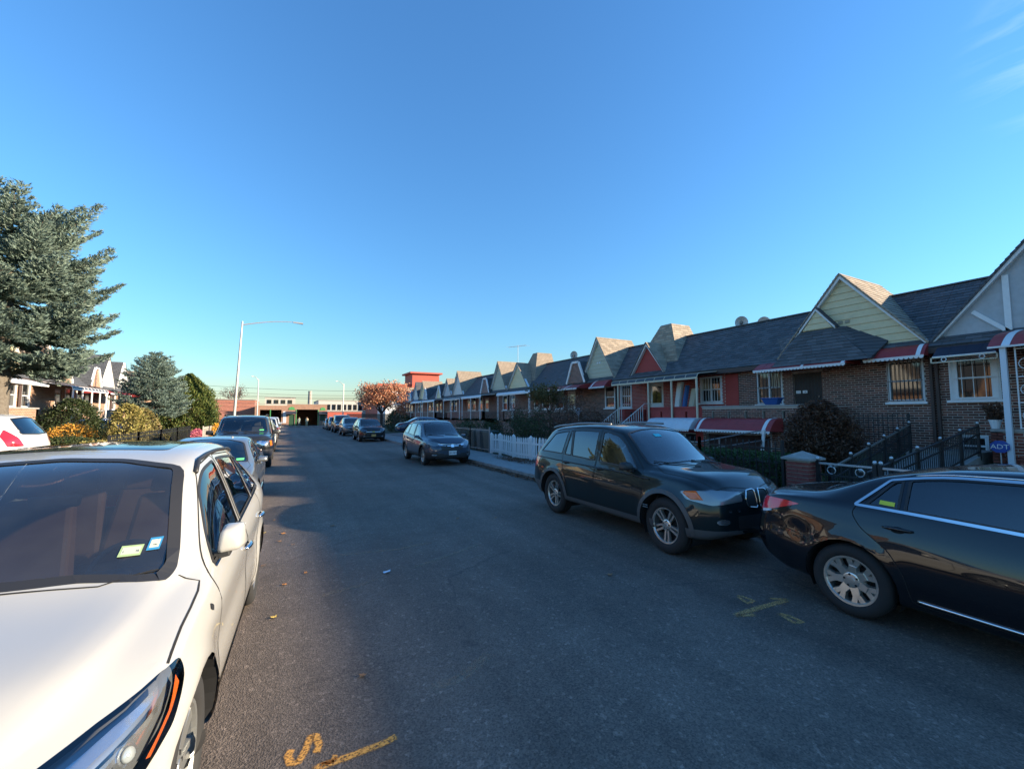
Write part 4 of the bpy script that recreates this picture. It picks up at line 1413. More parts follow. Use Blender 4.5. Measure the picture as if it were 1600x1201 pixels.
        q.add([(du-hb-.08, vv-.06, 3.92), (du-ht, vv-.06, zt+.07), (du-ht, 1.5, zt+.07), (du-hb-.08, .1, 3.92), (du+hb+.08, vv-.06, 3.92), (du+ht, vv-.06, zt+.07), (du+ht, 1.5, zt+.07), (du+hb+.08, .1, 3.92)],
              [(0,1,2,3), (4,7,6,5), (1,5,6,2)]); q.build('dormer_roof', rmf, o)
    # ---- porch
    if st.get('porch', True):
        pz, pv = st.get('pz', 1.60), -1.5; pb_ = pz - .18; pu0 = st.get('pu0', 1.95)
        q = MB(T); q.box((pu0, pv, pb_), (W, 0, pz)); q.build('porch_floor', STONE, root)
        gho = st.get('garage')
        hs = [(gho[0], gho[1], -.6, gho[2])] if gho else []
        q = MB(T); holes_boxes(q, pu0, W, -.6, pb_, pv+.02, pv+.24, hs); q.build('porch_base', MORT if near and not st.get('painted_base') else st.get('porch_m', wm), root)
        slots = [(u, u+.10, pz + .18, pz + .46) for u in np.arange(pu0+.5, W-.2, .68)] if st.get('slots') else []
        pm_ = st.get('porch_m', wm)
        st_u = st.get('stairs')
        pa, pb = (pu0, W) if not st_u else ((st_u[1], W) if st_u[0] < 3 else (pu0, st_u[0]))
        ph = st.get('ph', 2.20)
        q = MB(T); holes_boxes(q, pa, pb, pb_, ph, pv, pv+.20, slots); po = q.build('parapet', MORT if near and not st.get('painted_base') else pm_, root)
        if slots:
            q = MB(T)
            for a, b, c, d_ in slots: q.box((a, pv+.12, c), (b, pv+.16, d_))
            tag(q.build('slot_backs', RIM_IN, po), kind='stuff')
        if near and not st.get('painted_base'):
            q = MB(T); brick_face(q, pa, pb, pb_ + .01, ph, pv, slots); brick_face(q, pu0, W, .0, pb_, pv+.02, hs); tag(q.build('bricks', st.get('porch_brick', bm_), po), kind='stuff')
        q = MB(T); q.box((pa, pv-.04, ph), (pb, pv+.24, ph+.07)); q.build('coping', st.get('coping', STONE), po)
        q = MB(T); q.box((pu0 - (0 if st_u and st_u[0] < 3 else 0), pv, pb_), (pu0+.2, -.02, ph-.005)); q.build('parapet', pm_, root)
        if gho:
            q = MB(T); q.box((gho[0], pv+.16, -.6), (gho[1], pv+.22, gho[2])); gd_ = q.build('garage_door', st.get('gar_m', DKIN), root)
            n = 4
            for k in range(n):
                for j in range(4):
                    q = MB(T); a = lerp(gho[0], gho[1], (j+.12)/4); b = lerp(gho[0], gho[1], (j+.88)/4); c = lerp(-.45, gho[2], (k+.15)/n); d_ = lerp(-.45, gho[2], (k+.85)/n)
                    q.box((a, pv+.14, c), (b, pv+.165, d_)); q.build('door_panel', st.get('gar_m', DKIN) if k < n-1 or not st.get('gar_win') else PANE, gd_)
        if st_u:
            zg = .35; n = 7
            for k in range(n):
                q = MB(T); z = lerp(zg, pz, (k+1)/n); vv = pv - .28*(n-1-k)
                q.box((st_u[0]+.1, vv-.28, zg-.5), (st_u[1]-.1, vv, z)); q.build('step', STONE, root)
            rl = MB(T)
            for uu in (st_u[0]+.12, st_u[1]-.12):
                rl.tube([(uu, pv-.28*n, zg+.85), (uu, pv, pz+.85), (uu, pv+.4, pz+.85)], .018, 5)
                for k in range(n*2):
                    t = k/(n*2); vv = lerp(pv-.28*n, pv, t); zz = lerp(zg, pz, t); rl.box((uu-.009, vv-.009, zz), (uu+.009, vv+.009, zz+.86))
            tag(rl.build('stair_railing', st.get('rail_m', WHITEP), root), kind='stuff')
    for args in st.get('awnings', []): awning(T, root, *args[0], **args[1])
    for args in st.get('canopies', []): canopy(T, root, *args[0], **args[1])
    q = MB(T); q.tube([(.06, -.07, 3.9), (.06, -.07, .3)], .045, 8); q.build('downpipe', st.get('pipe', TRIMB), root)
    return root, T
VR = 5.18; PITCH = 13.3
aw = lambda u0, u1, zt, vt, zf, vf, m, **k: ((u0, u1, zt, vt, zf, vf, m), k)
cp = lambda u0, u1, zt, vt, zf, vf, posts, zp, **k: ((u0, u1, zt, vt, zf, vf, posts, zp), k)
HOUSES = {}
# the four nearest houses on the right
HOUSES['G'] = house(VR, -1, dict(near=True, gable=('timber', .10, 4.05, 6.28, STUCCO), groof=ROOFF, gshing=SHING, bay_win=(.30, 1.28, 2.33, 3.52), bay_bars=(WHITEP, .16), bay_side=.10, zb=.6,
    low=[(.42, .98, .80, 1.36)], door=(3.6, 4.5, 1.0, 3.2), wins=[(2.0, 3.2, 1.9, 3.3)], pu0=1.40, pz=.95, ph=1.52, porch_brick=BRK_R, pipe=TRIMB,
    awnings=[aw(.22, 1.42, 4.02, -.06, 3.50, -.80, AWNAVY, scallop=False, curve=.05), aw(1.50, 5.6, 4.0, -.55, 3.52, -1.72, AWRED, stripes=((1.72, 1.86),), scallop=False)]),
    'dark brick house with grey half-timbered gable and navy window awning')
HOUSES['C'] = house(VR, 1, dict(near=True, gable=('siding', .06, 4.20, 6.45, CREAM), dormer='hip', bay_bars=(IRON, .10), bars=(IRON, .12), door_bars=True, door_m=mat('door_dark', (.03,.022,.02), .6), mull=True, zb=.5,
    garage=(3.9, 6.5, 1.18), slots=True, pu0=2.2, wins=[(4.27, 5.27, 2.33, 3.60)], door=(2.95, 3.87, 1.62, 3.42),
    awnings=[aw(-.02, 1.42, 3.97, -.05, 3.60, -.72, AWRED, stripes=((.06, .16), (1.20, 1.30)), curve=.5), aw(1.75, 4.75, 3.92, -.10, 3.55, -1.05, AWRED, stripes=((1.78, 1.88), (3.0, 3.08)), curve=.3),
             aw(3.45, 6.42, 1.80, -1.52, 1.36, -2.30, AWRED, stripes=((3.62, 3.74), (6.22, 6.34)), curve=.6)]),
    'brown brick house with cream clapboard gable and red awnings')
HOUSES['R'] = house(VR + PITCH, -1, dict(near=True, wall=REDP, brick=mat('brick_red_painted', (.38,.058,.05), .8, island=.12, bump=.3, bscale=60), gable=('plain', 1.30, 3.55, 5.45, REDP), groof=ROOFF, gshing=SHING_T, gdepth=2.0, hip=(.9, 3.9, 6.70, ROOFT),
    door=(2.37, 3.27, 1.62, 3.55), wins=[(5.42, 6.50, 2.45, 3.60)], bars=(WHITEP, .14), bay_bars=(WHITEP, .14), mull=True, garage=(3.55, 6.3, 1.18), gar_m=mat('garage_white_paint', (.50,.51,.50), .7, var=.15), gar_win=True,
    slots=True, pu0=1.9, stairs=(1.95, 3.62), porch_m=REDP, painted_base=True, coping=REDP,
    canopies=[cp(1.35, 6.55, 3.78, -.05, 3.62, -1.50, (1.8, 3.85, 5.2, 6.5), 1.6, m=AWBLK, fr=mat('post_ivory', (.62,.54,.40), .6))],
    awnings=[aw(4.2, 6.62, 1.80, -1.52, 1.34, -2.30, AWWH, curve=.6)]),
    'red-painted house with small red gable, dark canopy and white garage awning')
rt, rT = HOUSES['R']
q = MB(rT); q.box((6.66, -.022, 2.28), (7.25, -.002, 3.62)); q.build('painted_wall_end', REDP, rt)
HOUSES['D'] = house(VR + PITCH, 1, dict(near=True, gable=('siding', .03, 2.95, 6.35, CREAMG), dormer='trap', dormer_u=3.35, vent_m=WHITEP, dormer_m=BR_DARK, pu0=1.6, ph=2.1,
    awnings=[aw(.05, 1.45, 3.95, -.05, 3.50, -.95, AWRED, stripes=((1.2, 1.3),), curve=.5), aw(1.7, 5.9, 3.80, -.45, 3.48, -1.62, AWRED, stripes=((2.9, 3.0),), curve=.3)]),
    'brown brick house with pale green gable behind the overgrown garden')
GP = lambda u0, u1, m=AWWH, **k: cp(u0, u1, 3.75, -.05, 3.62, -1.6, (u0+.2, (u0+u1)/2, u1-.2), 1.5, m=m, **k)
far = [
 (2, -1, dict(gable=('siding', .10, 3.6, 5.9, CREAM), hip=(.8, 3.6, 6.9, ROOFT), groof=ROOFT, canopies=[GP(1.2, 6.5, lattice=True)], vents=False), 'brick house with cream gable and long white-framed porch canopy beside the overgrown garden'),
 (2, 1, dict(gable=('siding', .05, 3.2, 6.4, CREAMG), dormer='trap', dormer_u=3.9, canopies=[GP(1.9, 6.5)], vents=False, wall=BR_DARK), 'brick house with pale narrow gable under the rooftop aerial'),
 (3, -1, dict(gable=('siding', .10, 3.4, 6.45, mat('white_siding', (.6,.6,.58), .6)), groof=ROOFT, wall=BR_RED, porch_m=BR_RED, canopies=[GP(1.4, 6.5, AWBLK)], vents=False), 'red brick house with white gable, fourth gable pair along the row'),
 (3, 1, dict(gable=('siding', .05, 3.2, 5.9, mat('grey_siding', (.42,.43,.45), .6)), hip=(.7, 3.4, 6.7, ROOFT), dormer='tri', dormer_m=CREAM, canopies=[GP(1.6, 6.5)], vents=False), 'brick house with grey clipped gable past the white porch posts'),
 (4, -1, dict(gable=('siding', .10, 3.6, 6.3, CREAM), groof=ROOFT, dormer='tri', dormer_m=mat('grey_siding'  , (.4,.4,.4)), wall=BR_RED, porch_m=BR_RED, canopies=[GP(1.4, 6.5)], vents=False), 'far brick house with white canopy and red porch wall'),
 (4, 1, dict(gable=('siding', .05, 3.2, 6.4, mat('white_siding', (.6,.6,.6))), groof=ROOFF, roof=mat('blue_grey_roof', (.16,.20,.26), .7), dormer='tri', dormer_m=mat('white_siding', (.6,.6,.6)), canopies=[GP(1.6, 6.5, AWBLK)], vents=False), 'far brick house with blue-grey roof and pale dormer'),
 (5, -1, dict(gable=('siding', .10, 3.2, 6.2, mat('white_siding', (.6,.6,.6))), wall=BR_RED, porch_m=BR_RED, canopies=[GP(1.4, 6.5)], vents=False), 'last brick house of the right row behind the autumn tree'),
 (-1, 1, dict(vents=False, gable=('trap', .06, 4.2, 4.9, CREAM)), 'unseen brick house just right of the picture edge, added to shade the road, cream gable kept low for the sun'),  # both unseen, added for the road shade; gables lowered to let sun through
 (-1, -1, dict(vents=False, wall=BR_RED, gable=('trap', .06, 4.2, 4.9, CREAM)), 'unseen red brick house farther right outside the picture, added to shade the road, gable kept low for the sun'),
]
for k, s_, st, lab in far:
    HOUSES[(k, s_)] = house(VR + PITCH*k, s_, st, lab)
# left row, sunlit
VL = 45.0
left = [
 (0, -1, dict(wall=BR_TAN, core=BR_TAN, gable=('siding', .10, 3.3, 6.3, mat('white_siding', (.6,.6,.6))), groof=ROOFF, dormer='trap', dormer_m=BR_TAN, dormer_u=4.6, awnings=[aw(1.6, 6.2, 3.75, -.3, 3.40, -1.7, AWRED, curve=.2)], vents=False), 'tan brick house with white gable and red awning behind the big spruce'),
 (0, 1, dict(wall=BR_TAN, core=BR_TAN, gable=('trap', .10, 3.3, 6.1, mat('white_siding', (.6,.6,.6))), groof=ROOFF, awnings=[aw(1.6, 6.2, 3.75, -.3, 3.40, -1.7, AWRED, curve=.2)], vents=False), 'tan brick house with clipped white gable left of the small spruce'),
 (-1, 1, dict(wall=BR_TAN, core=BR_TAN, gable=('brick', .10, 3.6, 6.2, BR_TAN), groof=ROOFT, dormer='trap', dormer_m=BR_TAN, canopies=[cp(1.0, 6.5, 3.75, -.05, 3.55, -1.6, (1.2, 2.5, 3.9, 5.2, 6.4), 1.55, m=AWBLK)], vents=False, ph=2.15), 'tan brick house with dark porch canopy on white posts behind the spruce trunk'),
 (-1, -1, dict(wall=BR_TAN, core=BR_TAN, gable=('siding', .10, 3.6, 6.3, CREAM), vents=False, awnings=[aw(1.6, 6.2, 3.75, -.3, 3.40, -1.7, AWWH, curve=.2)]), 'tan brick house with cream gable left of the big spruce'),
 (1, -1, dict(wall=BR_TAN, core=BR_TAN, gable=('siding', .10, 3.3, 6.2, CREAM), vents=False), 'tan brick house hidden behind the small spruce'),
 (-2, 1, dict(wall=BR_TAN, core=BR_TAN, gable=('siding', .10, 3.6, 6.3, CREAM), vents=False, awnings=[aw(1.6, 6.2, 3.75, -.3, 3.40, -1.7, AWWH, curve=.2)]), 'tan brick house mirrored in the dark SUV, left of the picture'),
 (-2, -1, dict(wall=BR_TAN, core=BR_TAN, gable=('siding', .10, 3.6, 6.3, mat('white_siding', (.6,.6,.6))), vents=False), 'tan brick house with white gable mirrored in the dark SUV doors'),
]
for k, s_, st, lab in left:
    HOUSES['L%d%d' % (k, s_)] = house(VL + PITCH*k, s_, st, lab, side=-1)
# ================================================================ plants
def leaf_mat(name, c, c2, rough=.55, trans=.25):
    m = mat(name, c, rough, island=.35, island2=c2, spec=.3)
    n, l = nodes_of(m); b = n['Principled BSDF']
    if not any(x.type == 'BSDF_TRANSLUCENT' for x in n):
        t = n.new('ShaderNodeBsdfTranslucent'); x = n.new('ShaderNodeMixShader'); x.inputs['Fac'].default_value = trans
        src = b.inputs['Base Color'].links[0].from_socket
        l.new(src, t.inputs['Color'])
        o = [q for q in n if q.type == 'OUTPUT_MATERIAL'][0]
        l.new(b.outputs[0], x.inputs[1]); l.new(t.outputs[0], x.inputs[2]); l.new(x.outputs[0], o.inputs['Surface'])
    return m
SPR = leaf_mat('blue_spruce_needles', (.115, .175, .150), (.22, .275, .22))
SPR2 = leaf_mat('blue_spruce_needles_small', (.125, .185, .165), (.21, .275, .225))
ARB = leaf_mat('arborvitae_scales', (.035, .080, .022), (.150, .160, .040))
AUT = leaf_mat('autumn_leaves', (.52, .17, .08), (.42, .27, .17))
GRN = leaf_mat('shrub_leaves', (.030, .055, .018), (.060, .070, .028))
HEDG = leaf_mat('hedge_leaves', (.032, .075, .020), (.050, .085, .030))
YEL = leaf_mat('yellowing_leaves', (.20, .20, .055), (.34, .26, .09))
BRN = leaf_mat('dry_brown_leaves', (.15, .078, .048), (.085, .050, .036))
DRY = leaf_mat('dead_fallen_leaves', (.22, .10, .045), (.11, .06, .035))
BARK = mat('bark', (.095, .078, .062), .95, col2=(.16, .14, .115), vscale=14, bump=1.0, bscale=26)
BARK_D = mat('bark_dark', (.05, .038, .03), .95, var=.3, vscale=12, bump=.8, bscale=30)
OMUM = leaf_mat('orange_mum_petals', (.55, .22, .03), (.60, .36, .06))
PINK = leaf_mat('pink_petals', (.62, .12, .20), (.75, .30, .36))
nr = np.random.default_rng(11)

def unit(a): return a/np.maximum(np.linalg.norm(a, axis=1, keepdims=True), 1e-9)
def leaf_quads(C, L, Wd, D=None, jit=.5, flat=0.0):
    """C centres, L length, Wd width, D preferred directions; returns verts, faces of diamond leaves"""
    n = len(C)
    rd = unit(nr.normal(size=(n, 3)))
    d = rd if D is None else unit(D + rd*jit)
    o = unit(np.cross(d, unit(nr.normal(size=(n, 3)))))
    if flat:
        up = np.array([0, 0, 1.0]); o2 = np.cross(d, np.tile(up, (n, 1))); o = unit(o*(1-flat) + unit(o2)*flat)
    Ls = (np.full(n, L) if np.isscalar(L) else L)*nr.uniform(.7, 1.3, n); Ws = (np.full(n, Wd) if np.isscalar(Wd) else Wd)*nr.uniform(.7, 1.3, n)
    V = np.empty((n, 4, 3))
    V[:, 0] = C - d*Ls[:, None]*.5
    V[:, 1] = C + o*Ws[:, None]*.5 - d*Ls[:, None]*.05
    V[:, 2] = C + d*Ls[:, None]*.5
    V[:, 3] = C - o*Ws[:, None]*.5 - d*Ls[:, None]*.05
    return V.reshape(-1, 3)
def np_mesh(name, V, m, parent=None, kind=None):
    n = len(V)//4
    me = bpy.data.meshes.new(name)
    me.vertices.add(len(V)); me.vertices.foreach_set('co', V.astype(np.float32).ravel())
    me.loops.add(len(V)); me.loops.foreach_set('vertex_index', np.arange(len(V), dtype=np.int32))
    me.polygons.add(n); me.polygons.foreach_set('loop_start', np.arange(0, 4*n, 4, dtype=np.int32)); me.polygons.foreach_set('loop_total', np.full(n, 4, dtype=np.int32))
    me.materials.append(m); me.update(calc_edges=True); me.validate()
    o = link(name, me, parent)
    if kind: o['kind'] = kind
    return o

def conifer(name, base, H, z0, prof, label, m, whorls=26, per=8, tuft=.13, tw=.035, tr=.25, seed=1, irregular=.25, dens=1.0, droop=.12, cat='tree', twig_step=.16):
    """layered conifer: trunk, whorls of boughs, side twigs carrying needle tufts; prof: height fraction -> radius"""
    rr = np.random.default_rng(seed)
    root = thing(name, base, label, cat)
    b = Vector(base)
    t = MB(); t.tube([b + Vector((rr.normal()*.03, rr.normal()*.03, z)) for z in np.linspace(-.1, H*.96, 9)], [lerp(tr, .03, i/8) for i in range(9)], 10)
    bo = MB()
    C = []; D = []
    pf = pchip(prof)
    for w in range(whorls):
        f = (w + rr.uniform(-.3, .3))/whorls; f = min(max(f, 0), 1)
        z = lerp(z0, H, f**.92)
        n = max(4, int(per*(1 - f*.35)))
        a0 = rr.uniform(0, 6.28)
        for k in range(n):
            a = a0 + 6.283*k/n + rr.normal()*.16
            Lb = pf(f)*(1 + rr.uniform(-irregular, irregular*.45))
            if Lb < .12: Lb = .12
            ca, sa = math.cos(a), math.sin(a)
            lift = lerp(-.10, .55, f) + rr.normal()*.06
            pts = []
            for s in np.linspace(.03, 1, 7):
                pts.append(Vector((ca*Lb*s, sa*Lb*s, z + Lb*(lift*s - droop*4*s*(1-s)*.5 + (.12*s**3)))) + b)
            if Lb > .5: bo.tube(pts, [lerp(.035, .006, i/6)*min(1, Lb/2+.2) for i in range(7)], 4)
            # side twigs
            s = .22
            while s < 1.0:
                i = min(int(s*6), 5); p = pts[i].lerp(pts[i+1], s*6 - i)
                dirb = (pts[i+1] - pts[i]).normalized()
                tl = (Lb*.42*(1 - s)*1.15 + .16)*rr.uniform(.7, 1.15)
                for sd in (-1, 1):
                    sv = Vector((-sa*sd, ca*sd, 0))
                    dv = (dirb*.75 + sv*.8 + Vector((0, 0, rr.normal()*.12 - .06))).normalized()
                    m_ = max(2, int(tl/.055*dens))
                    for q in range(m_):
                        e = p + dv*(tl*(q + .6)/m_)
                        C.append((e.x + rr.normal()*.02, e.y + rr.normal()*.02, e.z + rr.normal()*.025)); D.append((dv.x, dv.y, dv.z + .25))
                s += twig_step/max(Lb, .3)*.9
            for q in range(int(5*dens)):
                e = pts[-1] + Vector((ca, sa, .2))*(rr.uniform(-.18, .06)); C.append(tuple(e)); D.append((ca, sa, .4))
    t.build('trunk', BARK, root, smooth=True)
    bo.build('boughs', BARK, root, smooth=True)['kind'] = 'stuff'
    C = np.array(C); D = np.array(D)
    V = np.concatenate([leaf_quads(C, tuft, tw*1.3, D, .35), leaf_quads(C + nr.normal(size=C.shape)*.02, tuft*.9, tw, D, .8), leaf_quads(C + nr.normal(size=C.shape)*.025, tuft*.8, tw, D, 1.0), leaf_quads(C + nr.normal(size=C.shape)*.03, tuft*.9, tw, D, .6)])
    np_mesh('crown', V, m, root, 'stuff')
    return root

conifer('spruce_tree', (-7.5, 18.3, .15), 8.1, 3.35, [(0, 1.8), (.12, 2.5), (.35, 2.75), (.6, 2.35), (.8, 1.8), (.93, 1.2), (1, .5)],
        'tall blue spruce with layered drooping boughs at the left edge', SPR, whorls=11, per=11, tuft=.13, tw=.026, tr=.34, seed=4, irregular=.26, dens=1.9, droop=.20, twig_step=.105)
conifer('spruce_tree', (-6.6, 30.8, .2), 5.15, 1.9, [(0, 1.5), (.1, 1.75), (.4, 1.45), (.7, .9), (.9, .42), (1, .12)],
        'small dense dome-shaped blue spruce beside the dark green arborvitae', SPR2, whorls=20, per=11, tuft=.115, tw=.028, tr=.16, seed=8, irregular=.12, dens=1.3, droop=.10, twig_step=.20)

def blob_crown(cx, cy, z0, z1, rx, ry, n, shape, surf=.55):
    """random points in a lumpy body of revolution, denser towards the surface"""
    t = nr.uniform(0, 1, n); a = nr.uniform(0, 2*math.pi, n)
    rad = np.array([shape(x) for x in t])
    lump = 1 + .12*np.sin(3*a + 9*t + cx) + .10*np.sin(7*a - 14*t + 1.3*cy) + .06*np.sin(13*a + 23*t)
    stray = nr.uniform(0, 1, n) < .05
    lump = np.where(stray, lump*nr.uniform(1.0, 1.22, n), lump)
    q = np.maximum(nr.uniform(0, 1, n)**.5, surf*nr.uniform(0, 1, n)**.1)
    r = rad*lump*q
    P = np.stack([cx + rx*r*np.cos(a), cy + ry*r*np.sin(a), z0 + (z1 - z0)*t + nr.normal(size=n)*.03], 1)
    D = np.stack([np.cos(a), np.sin(a), np.zeros(n)], 1)
    return P, D

# arborvitae
t_ = thing('arborvitae_tree', (-6.0, 37.2, .2), 'egg-shaped dark green arborvitae with yellowing tips', 'tree')
P_, D_ = blob_crown(-6.0, 37.2, .25, 4.75, 2.2, 2.0, 32000, lambda x: max(.04, math.sin(math.pi*min(1, (x*.86 + .13)))**.75*(1 - .35*x)), .8)
tb = MB(); tb.tube([(-6.0, 37.2, .1), (-6.0, 37.2, 4.2)], [.12, .03], 8); tb.build('trunk', BARK, t_)
np_mesh('crown', leaf_quads(P_, .16, .06, D_*.5 + np.array([0, 0, 1.0]), .5), ARB, t_, 'stuff')

def branchy(mb, p, d, L, r, depth, rr, tips, spread=.6, up=.1):
    p = Vector(p); d = Vector(d).normalized(); pts = [p]; 
    for i in range(4):
        d = (d + Vector((rr.normal()*.14, rr.normal()*.14, rr.normal()*.10 + up*.3))).normalized()
        pts.append(pts[-1] + d*(L/4))
    mb.tube(pts, [lerp(r, r*.55, i/4) for i in range(5)], 5 if depth > 1 else 4)
    if depth == 0:
        tips.append((pts[-1], d)); tips.append((pts[2], d)); return
    for k in range(3 if depth > 1 else 3):
        a = rr.uniform(0, 6.28); 
        o = d.orthogonal().normalized(); o.rotate(Matrix.Rotation(a, 3, d))
        branchy(mb, pts[rr.integers(2, 5)], d + o*spread*rr.uniform(.6, 1.3), L*rr.uniform(.55, .8), r*.55, depth - 1, rr, tips, spread, up)

def broadleaf(name, base, trunk_h, label, m, L=1.3, depth=3, r=.13, leaves=60, leaf=.12, sp=.30, seed=2, n0=5, bark=BARK_D, cat='tree', spread=.6, up=.1):
    rr = np.random.default_rng(seed); root = thing(name, base, label, cat)
    b = Vector(base); mb = MB(); tips = []
    top = b + Vector((0, 0, trunk_h))
    mb.tube([b - Vector((0, 0, .1)), b + Vector((.02, .02, trunk_h*.5)), top], [r*1.25, r, r*.85], 8)
    for k in range(n0):
        a = 6.283*k/n0 + rr.uniform(-.3, .3)
        branchy(mb, top - Vector((0, 0, rr.uniform(0, .3))), (math.cos(a)*.7, math.sin(a)*.7, 1.0), L*rr.uniform(.8, 1.1), r*.6, depth, rr, tips, spread, up)
    mb.build('trunk', bark, root, smooth=True)
    C = []
    for p, d in tips:
        C.append(np.array(p)[None] + nr.normal(size=(leaves, 3))*sp*np.array([1, 1, .8]))
    C = np.concatenate(C)
    np_mesh('crown', leaf_quads(C, leaf, leaf*.6), m, root, 'stuff')
    return root
broadleaf('autumn_tree', (7.75, 40.0, .13), 2.0, 'street tree with orange autumn leaves on the right pavement', AUT, L=1.5, depth=3, r=.13, leaves=30, leaf=.16, sp=.26, seed=6, n0=6, spread=.70)

def bush(name, cx, cy, z0, z1, rx, ry, n, m, label, leaf=.09, shape=None, twigs=True, cat='bush', tw=None):
    shape = shape or (lambda x: max(.05, math.sin(math.pi*min(1, x*.80 + .18))**.6))
    root = thing(name, (cx, cy, z0), label, cat)
    P_, D_ = blob_crown(cx, cy, z0 + .02, z1, rx, ry, n, shape, .75)
    np_mesh('foliage', leaf_quads(P_, leaf, tw or leaf*.5, D_ + np.array([0, 0, .5]), 1.2), m, root, 'stuff')
    if twigs:
        mb = MB(); rr = random.Random(int(cx*100 + cy*10))
        for k in range(26):
            a = rr.uniform(0, 6.28); q = rr.uniform(.3, .95); zz = rr.uniform(.45, .98)
            e = (cx + rx*q*shape(zz)*math.cos(a), cy + ry*q*shape(zz)*math.sin(a), lerp(z0, z1, zz))
            mid = (lerp(cx, e[0], .35), lerp(cy, e[1], .35), lerp(z0, e[2], .6))
            mb.tube([(cx + rr.uniform(-.1, .1), cy + rr.uniform(-.1, .1), z0 - .05), mid, e], [.018, .012, .004], 4)
        mb.build('stems', BARK_D, root)['kind'] = 'stuff'
    return root
BUSHG = 'garden shrubs'
# right side
bush('dead_bush', 12.5, 6.25, .55, 2.26, .86, .86, 15000, BRN, 'round brown dead bush in front of the cream gable house', .085)
def hedge(name, x0, x1, y0, y1, z0, z1, m, label, n, leaf=.07):
    root = thing(name, ((x0+x1)/2, (y0+y1)/2, z0), label, 'hedge')
    P = np.stack([nr.uniform(x0, x1, n), nr.uniform(y0, y1, n), nr.uniform(z0, z1, n)], 1)
    # push most leaves to the clipped faces
    k = nr.integers(0, 6, n)
    for i, (ax, v) in enumerate(((0, x0), (0, x1), (1, y0), (1, y1), (2, z1), (2, z1))):
        s_ = k == i; P[s_, ax] = v + nr.normal(size=s_.sum())*.035
    np_mesh('foliage', leaf_quads(P, leaf, leaf*.55), m, root, 'stuff')
    c = MB(); c.box((x0+.08, y0+.08, z0-.1), (x1-.08, y1-.08, z1-.10)); c.build('stems', BARK_D, root)
    return root
hedge('clipped_hedge', 9.0, 10.1, 5.3, 8.6, .15, 1.02, HEDG, 'low clipped green hedge behind the black iron fence', 9000)
# the overgrown garden behind the picket fence
rr_ = np.random.default_rng(21)
spots = [(10.4, 13.6, 1.9, .95), (11.2, 15.6, 2.4, 1.1), (10.0, 16.6, 1.7, .9), (11.8, 17.6, 2.7, 1.1), (10.2, 18.6, 1.9, .95), (11.6, 20.0, 2.2, 1.1), (9.7, 20.9, 1.45, .8), (12.4, 22.0, 2.3, 1.1), (9.6, 23.4, 1.3, .8), (10.4, 25.8, 1.5, .9)]
words = ['thin dark shrub nearest the dark green SUV in the overgrown garden', 'tall tangled shrub behind the picket fence posts', 'bushy shrub close behind the middle of the picket fence', 'tallest tangled shrub of the overgrown garden',
         'dense dark shrub at the far end of the picket fence', 'leggy shrub beside the long white porch canopy', 'low shrub behind the wheeled bins', 'shrub in front of the white porch posts', 'low dark shrub beside the steel-blue crossover bonnet', 'low shrub beyond the bins']
for (x, y, h, r), lab in zip(spots, words):
    root = thing('tangled_shrub', (x, y, .2), lab, 'shrub', BUSHG)
    mb = MB(); tips = []
    for k in range(9):
        a = rr_.uniform(0, 6.28)
        branchy(mb, (x + rr_.normal()*.12, y + rr_.normal()*.12, .15), (math.cos(a)*.55, math.sin(a)*.55, 1.2), h*.52, .02, 2, rr_, tips, .75, .15)
    mb.build('stems', BARK_D, root)['kind'] = 'stuff'
    P = np.concatenate([np.array(p)[None] + nr.normal(size=(9, 3))*.16 for p, d in tips])
    P[:, 2] = np.maximum(P[:, 2], .2)
    np_mesh('foliage', leaf_quads(P, .085, .045), GRN if rr_.uniform() < .6 else BRN, root, 'stuff')
broadleaf('young_tree', (11.9, 18.4, .25), 1.9, 'young leafy tree rising before the cream gable by the overgrown garden', leaf_mat('olive_leaves', (.10, .095, .03), (.16, .11, .04)), L=.75, depth=2, r=.05, leaves=40, leaf=.10, sp=.18, seed=12, n0=4)
# left gardens
hedge('clipped_hedge', -5.3, -4.6, 16.8, 24.5, .15, 1.05, YEL, 'sunlit yellow-green hedge behind the dark fence on the left', 9000, .09)
bush('round_bush', -8.2, 25.6, .3, 2.6, 1.15, 1.15, 14000, GRN, 'big round dark green bush in front of the tan porch', .09, cat='bush')
bush('yellowing_bush', -5.6, 22.6, .15, 2.35, .75, .8, 4200, YEL, 'loose yellowing bush taller than the hedge', .11)
bush('yellowing_bush', -5.7, 25.3, .15, 2.2, .65, .7, 3600, leaf_mat('yellow_green_leaves', (.13,.15,.045), (.28,.20,.08)), 'loose yellow-green bush under the small spruce', .11)
bush('flower_bush', -7.3, 23.0, .95, 1.55, .75, .95, 1300, OMUM, 'mound of orange chrysanthemums beside the round dark bush', .07, twigs=False, cat='flowers')
bush('flower_bush', -4.9, 33.6, .12, 1.0, .5, .9, 2600, PINK, 'pink flowering plants below the arborvitae', .08, twigs=False, cat='flowers')
bush('flower_bush', -4.0, 34.4, .12, 1.35, .35, .45, 1500, leaf_mat('yellow_petals', (.80,.52,.04), (.7,.35,.04)), 'yellow flowers beside the charcoal SUV mirror', .08, twigs=False, cat='flowers')
bush('green_bush', -7.0, 21.4, .2, 1.1, 1.3, 1.8, 6000, GRN, 'low dark shrubbery between fence and tan porch', .09)
bush('green_bush', -8.6, 62.0, .2, 3.2, 1.4, 1.8, 6000, leaf_mat('olive_leaves', (.1,.1,.03), (.1,.1,.03)), 'olive bush far down the left pavement before the brick building', .12)
bush('green_bush', 10.4, 45.5, .2, 2.4, 1.0, 4.2, 9000, GRN, 'long dark shrubbery behind the autumn tree', .10)
def sym(pts):
    """mirror the right half of a front-view outline"""
    return pts + [(-x, z) for x, z in reversed(pts) if x > 1e-6]
